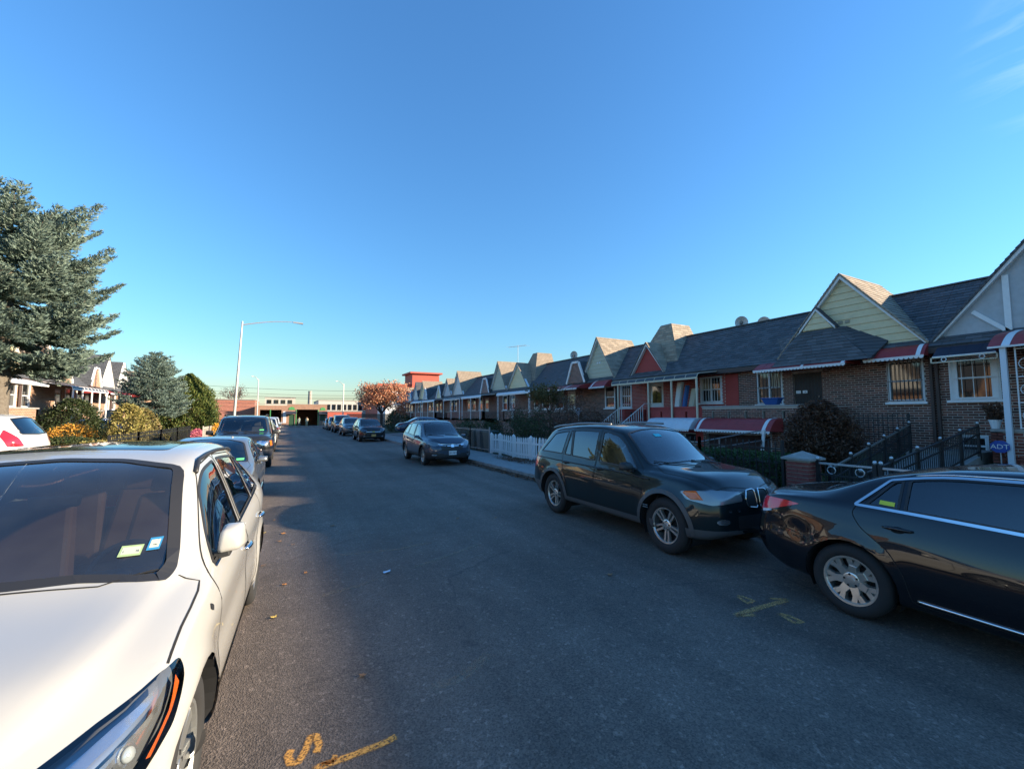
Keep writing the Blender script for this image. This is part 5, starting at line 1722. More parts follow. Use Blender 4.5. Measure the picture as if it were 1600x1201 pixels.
def rect(x0, z0, x1, z1, r=.015): return round_poly([(x0, z0), (x1, z0), (x1, z1), (x0, z1)], r, 3)
def oval(cx, cz, a, b, n=16): return [(cx + a*math.cos(2*math.pi*k/n), cz + b*math.sin(2*math.pi*k/n)) for k in range(n)]
B2 = (1, -1)

# ---- dark green square-shouldered SUV
P_X5 = dict(wb=2.82, wr=.372, arch=.435, flare=.022, yf=2.07, yr=-2.34, cowl=1.0, rcowl=-1.8, cf=(.15, .20), cr=(.12, .12), mirror_in=.42, tuck=.085, side=[(0.0,-.13),(.04,-.05),(.14,-.022),(.34,-.004),(.50,0.0),(.66,-.010),(.80,-.032),(.91,-.058)],
    top=[(-2.34,.95),(-2.29,1.12),(-2.0,1.44),(-1.72,1.62),(-1.0,1.69),(-.3,1.71),(.20,1.66),(.98,1.155),(1.2,1.125),(1.7,1.085),(1.95,1.02),(2.07,.89)],
    belt=[(-2.34,.93),(-2.25,1.08),(-1.8,1.12),(0,1.07),(.9,1.03),(1.1,1.02),(1.7,.98),(1.95,.91),(2.07,.79)],
    rail=[(-2.34,.94),(-2.25,1.12),(-1.85,1.42),(-1.5,1.545),(-.6,1.625),(0,1.615),(.22,1.57),(.95,1.06),(1.1,1.07),(1.7,1.035),(1.95,.965),(2.07,.84)],
    wmax=[(-2.34,.64),(-2.31,.76),(-2.2,.86),(-1.9,.912),(-1,.93),(1.2,.93),(1.75,.905),(1.93,.85),(2.03,.74),(2.07,.62)],
    wrail=[(-2.34,.55),(-2.2,.66),(-1.8,.66),(-.5,.68),(.2,.67),(.95,.78),(1.2,.74),(1.8,.66),(2.07,.48)],
    sill=[(-2.34,.50),(-2.2,.42),(-1.9,.30),(1.7,.28),(1.95,.30),(2.07,.38)],
    rakef=[(.2,.05),(.4,0),(.6,.01),(.8,.03),(1.0,.10)], raker=[(.3,.02),(.55,0),(.8,.04),(1.1,.05)])
S_X5 = dict(P=P_X5, paint=paint('dark_green', (.007, .014, .016), .3), trim=BLACKP,
    doors=[('front_door', [(.90,.42),(1.0,.66),(1.0,1.0),(.36,1.565),(-.13,1.635),(-.13,.42)]),
           ('rear_door', [(-.15,.42),(-.15,1.635),(-.98,1.615),(-1.16,1.12),(-1.06,.86),(-.93,.64),(-.90,.42)])],
    windows=[((.84,-.07),(.42,-.08), GLASS), ((-.20,-.86),(-.20,-.92), GLASS_D), ((-.90,-1.10),(-.96,-1.02), GLASS_D), ((-1.20,-1.98),(-1.10,-1.58), GLASS_D)],
    windshield=sym([(0,1.175),(.45,1.16),(.70,1.125),(.60,1.575),(.3,1.625),(0,1.64)]),
    rear_window=sym([(0,1.17),(.62,1.19),(.52,1.60),(0,1.63)]),
    side_cuts=[('sill_trim', [(.97,.26),(.97,.40),(-.97,.40),(-.97,.26)]), ('bumper_side', [(-1.84,.2),(-2.6,.2),(-2.6,.56),(-1.86,.50)]), ('bumper_front_side', [(1.85,.2),(2.4,.2),(2.4,.44),(1.85,.40)])],
    front_cuts=[('bumper_trim', [(-.95,.2),(.95,.2),(.95,.43),(.42,.43),(.34,.37),(-.34,.37),(-.42,.43),(-.95,.43)], 1), ('rear_bumper', [(-.95,.2),(.95,.2),(.95,.56),(-.95,.56)], -1)],
    cut_m=dict(sill_trim=GREYP, bumper_trim=GREYP, bumper_side=GREYP, bumper_front_side=GREYP, rear_bumper=GREYP), cut_off=dict(sill_trim=.006),
    lamp=(R(40), [(.30,2.22,.77),(.30,2.18,.895),(.70,2.05,.925),(.86,1.86,.90),(.905,1.70,.875),(.89,1.78,.79),(.72,2.05,.735)]), lamp_m=mat('lamp_grey_bowl', (.58,.59,.60), .35, metal=.2),
    tail=(R(40), [(.70,-2.28,.80),(.70,-2.20,1.04),(.85,-2.12,1.05),(.90,-1.98,1.04),(.90,-2.05,.86),(.84,-2.2,.78)]),
    patches=[('amber_indicator', [(1.98,.795),(1.84,.79),(1.72,.86),(1.74,.885),(1.88,.90)], 'x', B2, AMBER, .006, .004),
             ('grille', round_poly([(.03,.68),(.20,.70),(.235,.80),(.20,.895),(.04,.905)], .03), 'y', (1,), BLACKP, .004, 0),
             ('grille', round_poly([(-.03,.68),(-.20,.70),(-.235,.80),(-.20,.895),(-.04,.905)], .03), 'y', (1,), BLACKP, .004, 0),
             ('lower_grille', rect(-.40,.44,.40,.60,.03), 'y', (1,), BLACKP, .003, 0),
             ('fog_lamp', oval(.62,.535,.085,.035), 'y', (1,), LAMP_IN, .005, 0), ('fog_lamp', oval(-.62,.535,.085,.035), 'y', (1,), LAMP_IN, .005, 0),
             ('washer_cap', oval(.52,.665,.02,.016,10), 'y', (1,), BLACKP, .01, .01), ('washer_cap', oval(.38,.665,.02,.016,10), 'y', (1,), BLACKP, .01, .01),
             ('badge', rect(1.06,.60,1.16,.615,.002), 'x', B2, CHROME, .003, 0), ('badge', rect(1.06,.57,1.16,.585,.002), 'x', B2, CHROME, .003, 0),
             ('inspection_sticker', rect(.02,1.52,.16,1.56,.004), 'y', (1,), mat('sticker_cyan', (.05,.55,.62), .5), .002, 0)],
    rods=[('grille_chrome', round_poly([(.03,.68),(.20,.70),(.235,.80),(.20,.895),(.04,.905)], .03) + [(.03,.68)], 'y', (1,), .010, CHROME),
          ('grille_chrome', round_poly([(-.03,.68),(-.20,.70),(-.235,.80),(-.20,.895),(-.04,.905)], .03) + [(-.03,.68)], 'y', (1,), .010, CHROME),
          ('belt_moulding', [(1.12,.955),(.5,.985),(-.5,1.0),(-1.6,1.02),(-2.1,1.03)], 'x', B2, .011, BLACKP),
          ('roof_rail', [(.60,.0),(.63,-.3),(.63,-1.2),(.60,-1.75)], 'z', (1,), .022, mat('rail_satin', (.25,.26,.27), .35, metal=.6)), ('roof_rail', [(-.60,.0),(-.63,-.3),(-.63,-1.2),(-.60,-1.75)], 'z', (1,), .022, mat('rail_satin', (.25,.26,.27)))],
    seams=[([(.68,1.09),(.76,1.3),(.72,1.75),(.60,2.02),(.0,2.16)], 'z', (1,)), ([(-.68,1.09),(-.76,1.3),(-.72,1.75),(-.60,2.02),(0,2.16)], 'z', (1,)),
           ([(-1.86,.50),(-2.05,.84)], 'x', B2)],
    handles=[(-.02,.985),(-1.0,1.0)], handle_m=BLACKP, mirror=(.74,1.09), mirror_m=BLACKP, mirror_size=(.21,.13,.15),
    arch_m=GREYP, arch_lip=.062, wheel=('double5', RIM_S, .235, .25), zfl=.70)

# ---- black full-size sedan
P_SED = dict(wb=2.82, wr=.335, arch=.385, flare=.012, yf=2.25, yr=-2.36, cowl=1.15, rcowl=-1.75, cf=(.17, .24), cr=(.14, .18), mirror_in=.45, tuck=.095,
    top=[(-2.36,.83),(-2.33,.98),(-2.27,1.055),(-1.88,1.095),(-1.74,1.105),(-1.05,1.36),(-.6,1.455),(-.1,1.485),(.30,1.45),(1.15,1.055),(1.3,1.02),(2.0,.90),(2.18,.80),(2.25,.66)],
    belt=[(-2.36,.80),(-2.32,.95),(-2.2,1.01),(-1.5,1.045),(0,1.0),(1.2,.94),(2.0,.82),(2.18,.72),(2.25,.60)],
    rail=[(-2.36,.81),(-2.3,.99),(-1.9,1.06),(-1.66,1.085),(-1.1,1.31),(-.6,1.40),(0,1.415),(.3,1.38),(1.15,.985),(1.35,.97),(2.0,.86),(2.18,.76),(2.25,.63)],
    wmax=[(-2.36,.62),(-2.33,.74),(-2.2,.845),(-1.9,.905),(-1.4,.925),(1.4,.92),(1.95,.87),(2.15,.76),(2.25,.55)],
    wrail=[(-2.36,.5),(-2.2,.70),(-1.75,.74),(-1.1,.62),(0,.65),(.3,.64),(1.1,.77),(1.5,.72),(2.25,.42)],
    sill=[(-2.36,.46),(-2.25,.33),(-1.95,.25),(1.9,.20),(2.15,.22),(2.25,.32)],
    rakef=[(.2,.03),(.4,0),(.6,.02),(.8,.08),(1.0,.15)], raker=[(.3,.06),(.55,0),(.8,.03),(1.1,.08)],
    side=[(0.0,-.12),(.05,-.055),(.16,-.026),(.32,-.006),(.46,0.0),(.60,-.010),(.76,-.034),(.89,-.064)])
def dlo_chrome(yb, yt):
    def f(car):
        w = dlo(car, yb, yt, 14, .012, .018)
        return [w + [w[0]]]
    return f
S_AV = dict(P=dict(P_SED, dents=[(.93,-1.90,.70,.13,.030),(.85,-2.24,.70,.09,.022)]), paint=paint('black', (.006, .007, .010), .22),
    doors=[('front_door', [(.92,.30),(1.05,.60),(1.05,.95),(.36,1.39),(-.03,1.42),(-.03,.30)]),
           ('rear_door', [(-.05,.30),(-.05,1.42),(-.98,1.375),(-1.34,1.06),(-1.38,.98),(-1.30,.86),(-1.08,.70),(-.98,.52),(-.94,.30)])],
    windows=[((.93,.05),(.45,.04), GLASS), ((-.10,-.98),(-.10,-.92), glass_mat('car_glass_tinted', (.16,.19,.19))), ((-1.03,-1.27),(-.97,-1.03), glass_mat('car_glass_tinted'))],
    windshield=sym([(0,1.075),(.4,1.065),(.70,1.03),(.57,1.375),(.3,1.435),(0,1.45)]),
    rear_window=sym([(0,1.13),(.58,1.125),(.50,1.33),(0,1.39)]),
    cut_m=dict(), lamp=(R(45), [(.42,2.36,.62),(.42,2.30,.72),(.80,2.0,.80),(.90,1.80,.82),(.87,1.85,.72),(.70,2.15,.62)]),
    tail=(R(48), [(.62,-2.42,.84),(.60,-2.40,.94),(.74,-2.30,.985),(.87,-2.06,.99),(.895,-1.90,.975),(.88,-2.02,.93),(.80,-2.28,.825)]),
    patches=[('reverse_lamp', [(-2.30,.815),(-2.17,.845),(-2.17,.87),(-2.30,.845)], 'x', B2, WHITE_L, .006, .002),
             ('window_sticker', [(-1.06,1.085),(-1.175,1.09),(-1.175,1.125),(-1.06,1.12)], 'x', (1,), mat('sticker_yellow_green', (.55,.62,.05), .5), .001, 0),
             ('grille', rect(-.42,.48,.42,.66,.05), 'y', (1,), BLACKP, .004, 0)],
    rods=[('door_chrome_strip', [(1.0,.315),(.2,.315),(-.9,.335)], 'x', B2, .012, CHROME),
          ('bumper_chrome', [(-1.80,.30),(-2.1,.34),(-2.25,.40)], 'x', (), .008, CHROME),
          ('roof_drip_moulding', [(.62,-.95),(.655,0),(.64,.25)], 'z', (1,), .007, CHROME), ('roof_drip_moulding', [(-.62,-.95),(-.655,0),(-.64,.25)], 'z', (1,), .007, CHROME)],
    seams=[([(.70,1.2),(.76,1.4),(.70,1.9),(.45,2.2)], 'z', (1,)), ([(-.70,1.2),(-.76,1.4),(-.70,1.9),(-.45,2.2)], 'z', (1,)),
           ([(.60,-1.80),(.66,-1.9),(.64,-2.30)], 'z', (1,)), ([(-.60,-1.80),(-.66,-1.9),(-.64,-2.30)], 'z', (1,)),
           ([(-1.80,.66),(-1.98,.70),(-2.06,.83)], 'x', B2)],
    handles=[(.10,.895),(-1.02,.905)], mirror=(.78,1.02), mirror_size=(.21,.12,.14), chrome_dlo=dlo_chrome((.98,-1.36),(.42,-1.06)), chrome_w=.026,
    wheel=('split7', RIM_S, .222, .225), zfl=.52, seat_y=(.10,-.72), gap=.007)

# ---- white crossover close to the camera
P_WH = dict(wb=2.83, wr=.375, arch=.425, flare=.022, yf=2.12, yr=-2.30, cowl=.90, rcowl=-1.75, cf=(.22, .28), cr=(.16, .18), mirror_in=.30, tuck=.06, step=.042,
    top=[(-2.30,.95),(-2.26,1.15),(-2.0,1.42),(-1.86,1.56),(-1.3,1.655),(-.6,1.70),(-.1,1.69),(.20,1.625),(.95,1.14),(1.1,1.105),(1.6,1.045),(1.9,.965),(2.05,.87),(2.12,.76)],
    belt=[(-2.30,.92),(-2.22,1.10),(-1.7,1.17),(-1.2,1.13),(0,1.055),(.8,1.01),(1.0,.995),(1.5,.95),(1.85,.87),(2.05,.78),(2.12,.68)],
    rail=[(-2.30,.93),(-2.22,1.13),(-1.9,1.36),(-1.5,1.48),(-.8,1.58),(-.3,1.605),(.08,1.57),(.88,1.065),(1.05,1.05),(1.5,1.005),(1.85,.92),(2.05,.83),(2.12,.72)],
    wmax=[(-2.30,.64),(-2.27,.76),(-2.15,.86),(-1.85,.925),(-1.3,.955),(.9,.955),(1.5,.95),(1.8,.91),(1.98,.82),(2.08,.70),(2.12,.60)],
    wrail=[(-2.30,.52),(-2.2,.66),(-1.8,.64),(-.8,.68),(.1,.675),(.85,.80),(1.0,.775),(1.4,.74),(1.8,.66),(2.12,.46)],
    sill=[(-2.30,.52),(-2.2,.44),(-1.9,.30),(1.6,.27),(1.9,.27),(2.05,.28),(2.12,.34)],
    rakef=[(.2,.05),(.4,0),(.6,.01),(.8,.05),(1.0,.14)], raker=[(.3,.02),(.55,0),(.8,.04),(1.1,.06)],
    side=[(0.0,-.13),(.04,-.05),(.13,-.02),(.36,-.004),(.55,-.012),(.70,-.006),(.84,-.004),(.93,-.025)])
WHITE = paint('pearl_white', (.37, .365, .345), .35)
S_WH = dict(P=P_WH, paint=WHITE,
    doors=[('front_door', [(.86,.40),(.93,.62),(.90,1.0),(.22,1.56),(-.22,1.61),(-.22,.40)]),
           ('rear_door', [(-.24,.40),(-.24,1.61),(-.95,1.575),(-1.25,1.15),(-1.13,.86),(-.99,.66),(-.93,.40)])],
    windows=[((.74,-.16),(.32,-.17), GLASS_D), ((-.28,-.98),(-.28,-.92), GLASS_D), ((-1.04,-1.52),(-.98,-1.42), GLASS_D)],
    windshield=sym([(0,1.175),(.4,1.155),(.64,1.12),(.715,1.105),(.73,1.13),(.60,1.575),(.3,1.625),(0,1.64)]),
    rear_window=sym([(0,1.20),(.56,1.22),(.50,1.50),(0,1.53)]),
    top_cuts=[('hood', [(.0,1.20),(.5,1.17),(.705,1.02),(.80,1.00),(.855,.98),(.868,1.08),(.872,1.25),(.872,1.42),(.875,1.58),(.80,1.78),(.62,1.97),(.4,2.12),(0,2.20),(-.4,2.12),(-.62,1.97),(-.80,1.78),(-.875,1.58),(-.872,1.42),(-.872,1.25),(-.868,1.08),(-.855,.98),(-.80,1.00),(-.705,1.02),(-.5,1.17)]),
              ('sunroof', round_poly([(-.46,-.02),(.46,-.02),(.42,-1.15),(-.42,-1.15)], .06))],
    front_cuts=[('lower_bumper', sym([(0,.2),(.95,.2),(.95,.40),(.6,.42),(0,.40)]), 1)],
    side_cuts=[('sill_trim', [(.95,.2),(.95,.37),(-.97,.37),(-.97,.2)])],
    cut_m=dict(sunroof=mat('dark_roof_glass', (.012,.014,.016), .04, spec=.8), lower_bumper=BLACKP, sill_trim=WHITE), cut_off=dict(sunroof=.002, sill_trim=.008),
    lamp=(R(40), [(.28,2.26,.68),(.30,2.22,.77),(.58,2.06,.85),(.74,1.88,.895),(.855,1.69,.925),(.905,1.58,.925),(.925,1.60,.87),(.915,1.73,.75),(.82,1.93,.66),(.55,2.14,.64)]), lamp_m=mat('lamp_bright_bowl', (.34,.35,.37), .18, metal=.7), lamp_depth=-.045,
    tail=(R(45), [(.45,-2.34,.92),(.45,-2.32,1.04),(.78,-2.16,1.08),(.88,-1.92,1.08),(.90,-1.90,1.02),(.85,-2.1,.90)]),
    patches=[('fog_lamp', oval(.66,.42,.07,.04), 'y', (1,), LAMP_IN, .005, 0), ('fog_lamp', oval(-.66,.42,.07,.04), 'y', (1,), LAMP_IN, .005, 0),
             ('grille', sym([(0,.44),(.28,.46),(.36,.74),(.0,.80)]), 'y', (1,), BLACKP, .004, 0),
             ('side_marker', round_poly([(1.13,.925),(1.10,.945),(1.07,.925),(1.10,.905)], .01), 'x', B2, BLACKP, .004, 0)],
    rods=[('roof_gutter', [(.675,.27),(.655,.10),(.665,-.3),(.66,-.9),(.62,-1.5)], 'z', (1,), .015, BLACKP), ('roof_gutter', [(-.675,.27),(-.655,.10),(-.665,-.3),(-.66,-.9),(-.62,-1.5)], 'z', (1,), .015, BLACKP),
          ('grille_chrome', sym([(0,.44),(.28,.46),(.36,.74),(.0,.80)]) + [(0,.44)], 'y', (1,), .014, CHROME)],
    wipers=(), ws_glass=glass_mat('windshield_veiled', (.80, .86, .84), veil=.03), seams=[([(.0,1.20),(.5,1.17),(.705,1.02),(.80,1.00),(.855,.98),(.868,1.08),(.872,1.25),(.872,1.42),(.880,1.65)], 'z', (1,)),
           ([(.0,1.20),(-.5,1.17),(-.705,1.02),(-.80,1.00),(-.855,.98),(-.868,1.08),(-.872,1.25),(-.872,1.42),(-.880,1.65)], 'z', (1,))],
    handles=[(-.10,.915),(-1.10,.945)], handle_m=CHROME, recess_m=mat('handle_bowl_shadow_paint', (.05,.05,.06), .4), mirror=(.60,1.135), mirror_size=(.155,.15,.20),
    chrome_dlo=lambda car: [[(y, car.belt(y) + .014) for y in np.linspace(.74, -1.5, 16)]], chrome_w=.016, wstrim=.06,
    wheel=('curve6', mat('alloy_grey', (.30,.31,.31), .35, metal=.7), .245, .245), seat_m=SEAT_B, zfl=.70, seat_y=(-.02,-.80), gap=.010)

# ---- steel-blue compact crossover
P_CR = dict(wb=2.66, wr=.36, arch=.415, flare=.02, yf=2.06, yr=-2.18, cowl=1.05, rcowl=-1.7, cf=(.18, .24), cr=(.14, .14), mirror_in=.45, tuck=.06, step=.06,
    top=[(-2.18,.95),(-2.14,1.15),(-1.95,1.42),(-1.80,1.58),(-1.3,1.65),(-.5,1.69),(0,1.685),(.30,1.62),(1.08,1.13),(1.25,1.10),(1.7,1.02),(1.92,.93),(2.06,.78)],
    belt=[(-2.18,.93),(-2.1,1.10),(-1.6,1.12),(0,1.04),(1.0,.99),(1.2,.97),(1.7,.91),(1.92,.82),(2.06,.70)],
    rail=[(-2.18,.94),(-2.1,1.14),(-1.75,1.45),(-1.3,1.55),(-.5,1.60),(0,1.59),(.25,1.54),(1.02,1.04),(1.2,1.03),(1.7,.97),(1.92,.88),(2.06,.74)],
    wmax=[(-2.18,.64),(-2.15,.76),(-2.0,.86),(-1.7,.91),(-1,.925),(1.1,.925),(1.65,.90),(1.88,.82),(2.0,.70),(2.06,.58)],
    wrail=[(-2.18,.52),(-2.1,.64),(-1.7,.64),(-.5,.67),(.2,.66),(1.0,.78),(1.2,.74),(1.7,.64),(2.06,.44)],
    sill=[(-2.18,.52),(-2.05,.42),(-1.8,.30),(1.6,.26),(1.85,.26),(2.06,.32)],
    rakef=[(.2,.05),(.4,0),(.6,.0),(.8,.05),(1.0,.14)], raker=[(.3,.02),(.55,0),(.8,.04),(1.1,.05)])
GRV = BLACKP
S_CR = dict(P=P_CR, paint=paint('steel_blue', (.055, .075, .105), .3, metal=.3),
    doors=[('front_door', [(.92,.42),(1.0,.66),(1.0,.97),(.38,1.55),(-.10,1.60),(-.10,.42)]),
           ('rear_door', [(-.12,.42),(-.12,1.60),(-.95,1.57),(-1.12,1.10),(-1.02,.84),(-.90,.64),(-.86,.42)])],
    windows=[((.86,-.04),(.46,-.05), GLASS), ((-.17,-.98),(-.17,-.90), GLASS_D), ((-1.10,-1.72),(-1.02,-1.52), GLASS_D)],
    windshield=sym([(0,1.155),(.45,1.14),(.71,1.09),(.59,1.555),(.3,1.60),(0,1.62)]),
    rear_window=sym([(0,1.17),(.58,1.19),(.50,1.53),(0,1.56)]),
    front_cuts=[('lower_bumper', sym([(0,.2),(.95,.2),(.95,.50),(.58,.52),(.46,.44),(0,.44)]), 1)],
    side_cuts=[('sill_trim', [(.93,.2),(.93,.40),(-.92,.40),(-.92,.2)]), ('bumper_front_side', [(1.74,.2),(2.4,.2),(2.4,.50),(1.74,.44)])],
    cut_m=dict(lower_bumper=BLACKP, sill_trim=BLACKP, bumper_front_side=BLACKP), cut_off=dict(sill_trim=.006),
    lamp=(R(38), [(.44,2.14,.78),(.46,2.10,.86),(.74,1.90,.93),(.86,1.68,.97),(.88,1.64,.93),(.84,1.86,.81),(.66,2.05,.755)]), lamp_m=mat('lamp_grey_bowl', (.3,.3,.3)),
    tail=(R(45), [(.60,-2.22,.92),(.62,-2.12,1.1),(.80,-2.0,1.30),(.86,-1.95,1.15),(.84,-2.05,.92)]),
    patches=[('grille', sym([(0,.58),(.40,.61),(.44,.77),(.0,.80)]), 'y', (1,), BLACKP, .004, 0),
             ('grille_bar', sym([(0,.735),(.16,.735),(.48,.76),(.52,.83),(.18,.80),(0,.80)]), 'y', (1,), CHROME, .014, .01),
             ('grille_slot', rect(-.36,.775,.36,.790,.004), 'y', (1,), BLACKP, .018, 0),
             ('grille_emblem', rect(-.06,.70,.06,.80,.02), 'y', (1,), CHROME, .024, .012),
             ('fog_lamp', rect(.58,.40,.74,.45,.02), 'y', (1,), LAMP_IN, .006, 0), ('fog_lamp', rect(-.74,.40,-.58,.45,.02), 'y', (1,), LAMP_IN, .006, 0),
             ('bumper_strip', rect(-.62,.300,.62,.325,.008), 'y', (1,), mat('satin_silver', (.35,.36,.37), .4, metal=.6), .006, 0)],
    rods=[('roof_rail', [(.60,.0),(.62,-.5),(.60,-1.3)], 'z', (1,), .016, BLACKP), ('roof_rail', [(-.60,.0),(-.62,-.5),(-.60,-1.3)], 'z', (1,), .016, BLACKP)],
    seams=[([(.66,1.15),(.74,1.3),(.66,1.7),(.42,2.05),(0,2.16)], 'z', (1,)), ([(-.66,1.15),(-.74,1.3),(-.66,1.7),(-.42,2.05),(0,2.16)], 'z', (1,))],
    handles=[(.02,.93),(-.98,.95)], mirror=(.84,1.05), mirror_m=paint('steel_blue', (.0, .0, .0)), mirror_size=(.23,.13,.15), arch_m=BLACKP, arch_lip=.05,
    wheel=('split5', RIM_S, .232, .235), zfl=.68, gap=.008)

# ---- big square SUV
P_TA = dict(wb=2.95, wr=.39, arch=.45, flare=.015, yf=2.30, yr=-2.46, cowl=1.20, rcowl=-2.1, cf=(.12, .16), cr=(.08, .08), mirror_in=.62, tuck=.045, step=.06,
    top=[(-2.46,.9),(-2.43,1.3),(-2.35,1.70),(-2.2,1.85),(-1.3,1.90),(-.3,1.90),(.35,1.87),(.55,1.82),(1.20,1.30),(1.35,1.265),(2.0,1.20),(2.2,1.12),(2.30,.98)],
    belt=[(-2.46,.88),(-2.42,1.20),(-1.6,1.23),(0,1.19),(1.15,1.15),(1.3,1.14),(2.0,1.08),(2.2,1.0),(2.30,.86)],
    rail=[(-2.46,.89),(-2.42,1.25),(-2.3,1.66),(-2.1,1.76),(-1,1.80),(0,1.79),(.45,1.75),(1.15,1.20),(1.3,1.20),(2.0,1.145),(2.2,1.06),(2.30,.92)],
    wmax=[(-2.46,.80),(-2.43,.88),(-2.3,.95),(-1,.985),(1.2,.985),(2.0,.97),(2.2,.91),(2.27,.84),(2.30,.76)],
    wrail=[(-2.46,.66),(-2.35,.74),(-2.0,.76),(0,.77),(.5,.76),(1.15,.85),(1.4,.83),(2.0,.80),(2.30,.62)],
    sill=[(-2.46,.55),(-2.3,.45),(1.9,.38),(2.2,.38),(2.30,.44)],
    rakef=[(.3,.03),(.5,0),(.9,.0),(1.2,.05)], raker=[(.3,.02),(.6,0),(1.2,.03)])
S_TA = dict(P=P_TA, paint=paint('charcoal', (.016, .018, .020), .35),
    doors=[('front_door', [(1.05,.48),(1.12,1.13),(.55,1.75),(-.05,1.79),(-.05,.48)]), ('rear_door', [(-.07,.48),(-.07,1.79),(-1.0,1.79),(-1.05,.95),(-.98,.48)])],
    windows=[((1.02,.02),(.62,.01), GLASS), ((-.13,-.95),(-.13,-.95), GLASS_D), ((-1.10,-2.2),(-1.10,-2.08), GLASS_D)],
    windshield=sym([(0,1.32),(.5,1.31),(.79,1.27),(.69,1.76),(.3,1.81),(0,1.82)]),
    rear_window=sym([(0,1.28),(.64,1.28),(.62,1.68),(0,1.70)]),
    front_cuts=[('bumper', sym([(0,.3),(.99,.3),(.99,.70),(0,.70)]), 1)], cut_m=dict(bumper=mat('dark_chrome', (.10,.10,.11), .3, metal=.5)),
    lamp=(R(35), [(.52,2.44,.80),(.52,2.42,1.02),(.90,2.22,1.02),(.94,2.06,1.0),(.94,2.1,.80)]), lamp_m=LAMP_IN,
    patches=[('grille', rect(-.50,.78,.50,1.04,.03), 'y', (1,), BLACKP, .004, 0), ('grille_bar', rect(-.50,.88,.50,.94,.01), 'y', (1,), CHROME, .014, .01),
             ('amber_indicator', [(2.20,.82),(2.02,.82),(2.02,1.0),(2.20,1.0)], 'x', B2, AMBER, .006, .004),
             ('window_sticker', rect(-.66,1.335,-.52,1.37,.004), 'y', (1,), mat('sticker_green', (.12,.62,.22), .5), .004, 0)],
    rods=[('roof_rail', [(.66,.1),(.68,-.5),(.68,-2.0)], 'z', (1,), .022, BLACKP), ('roof_rail', [(-.66,.1),(-.68,-.5),(-.68,-2.0)], 'z', (1,), .022, BLACKP)],
    handles=[(.08,1.06),(-.90,1.06)], mirror=(.92,1.25), mirror_m=BLACKP, mirror_size=(.26,.12,.20), wheel=('five', RIM_S, .245, .27), zfl=.85, seat_y=(.3,-.55), gap=.008)
# ================================================================ parked cars
def set_paint(root, m):
    def walk(o):
        yield o
        for c in o.children: yield from walk(c)
    for o in walk(root):
        if o.type == 'MESH' and o.name.split('.')[0] in ('body', 'front_door', 'rear_door', 'hood', 'door_mirror', 'tailgate', 'door_handle'):
            if o.data.materials and o.data.materials[0].name.startswith('paint_'):
                o.material_slots[0].link = 'OBJECT'; o.material_slots[0].material = m
def put(root, x, y, rz=math.pi, sc=(1, 1, 1)):
    root.location = (x, y, .002); root.rotation_euler = (0, 0, rz); root.scale = sc
GRPC = 'cars parked along the kerbs'
x5, c_x5 = make_car(S_X5, 'dark green SUV with twin-spoke silver wheels, nose close behind the black sedan', 'car', GRPC)
put(x5, 5.63, 5.80, math.pi + R(-.5), (1, 1, 1.025))
av, c_av = make_car(S_AV, 'black sedan with dented rear corner and chrome window trim, nearest on the right', 'car', GRPC)
put(av, 5.72, .82)
wh, c_wh = make_car(S_WH, 'white crossover with dark roof glass and windshield stickers, nearest on the left', 'car', GRPC)
put(wh, -1.19, 3.90, math.pi - R(2.4))
cr, c_cr = make_car(S_CR, 'steel-blue crossover with chrome grille bar facing the camera by the picket fence', 'car', GRPC)
put(cr, 5.62, 17.65)
S_SI = dict(S_AV, P=P_SED, paint=paint('silver', (.20, .205, .21), .3, metal=.6)); S_SI['patches'] = [p for p in S_AV['patches'] if p[0] != 'window_sticker'] + [('inspection_sticker', rect(-.63, 1.06, -.50, 1.095, .004), 'y', (1,), mat('sticker_green', (.1,.6,.2)), .004, 0)]
si, c_si = make_car(S_SI, 'silver sedan parked right behind the white crossover', 'car', GRPC)
put(si, -1.29, 11.1, math.pi, (.97, .97, .98))
ta, c_ta = make_car(S_TA, 'charcoal full-size SUV with roof rails and orange indicator behind the silver sedan', 'car', GRPC)
put(ta, -1.34, 19.9)
# ---- more parked cars, copies of the built kinds
S_CH = dict(S_CR, paint=paint('black_cherry', (.016, .015, .017), .3), mirror_m=BLACKP)
S_CH['patches'] = [('grille', rect(-.44, .56, .44, .86, .04), 'y', (1,), BLACKP, .004, 0), ('grille_bar', rect(-.48, .70, .48, .745, .01), 'y', (1,), CHROME, .014, .01), ('grille_emblem', rect(-.09, .695, .09, .75, .02), 'y', (1,), mat('emblem_gold', (.6, .45, .15), .3, metal=.8), .024, .012),
    ('fog_lamp', oval(.62, .40, .06, .035), 'y', (1,), LAMP_IN, .006, 0), ('fog_lamp', oval(-.62, .40, .06, .035), 'y', (1,), LAMP_IN, .006, 0)]
S_CH['lamp_m'] = LAMP_IN
ch, c_ch = make_car(S_CH, 'black crossover with gold grille emblem and orange plate in front of the autumn tree', 'car', GRPC)
put(ch, 5.62, 33.9)
plate(ch, c_ch, .47, 'HKR 2971', PLATE_O, 1)
plate(cr, c_cr, .50, 'LBN 4816', PLATE, 1)
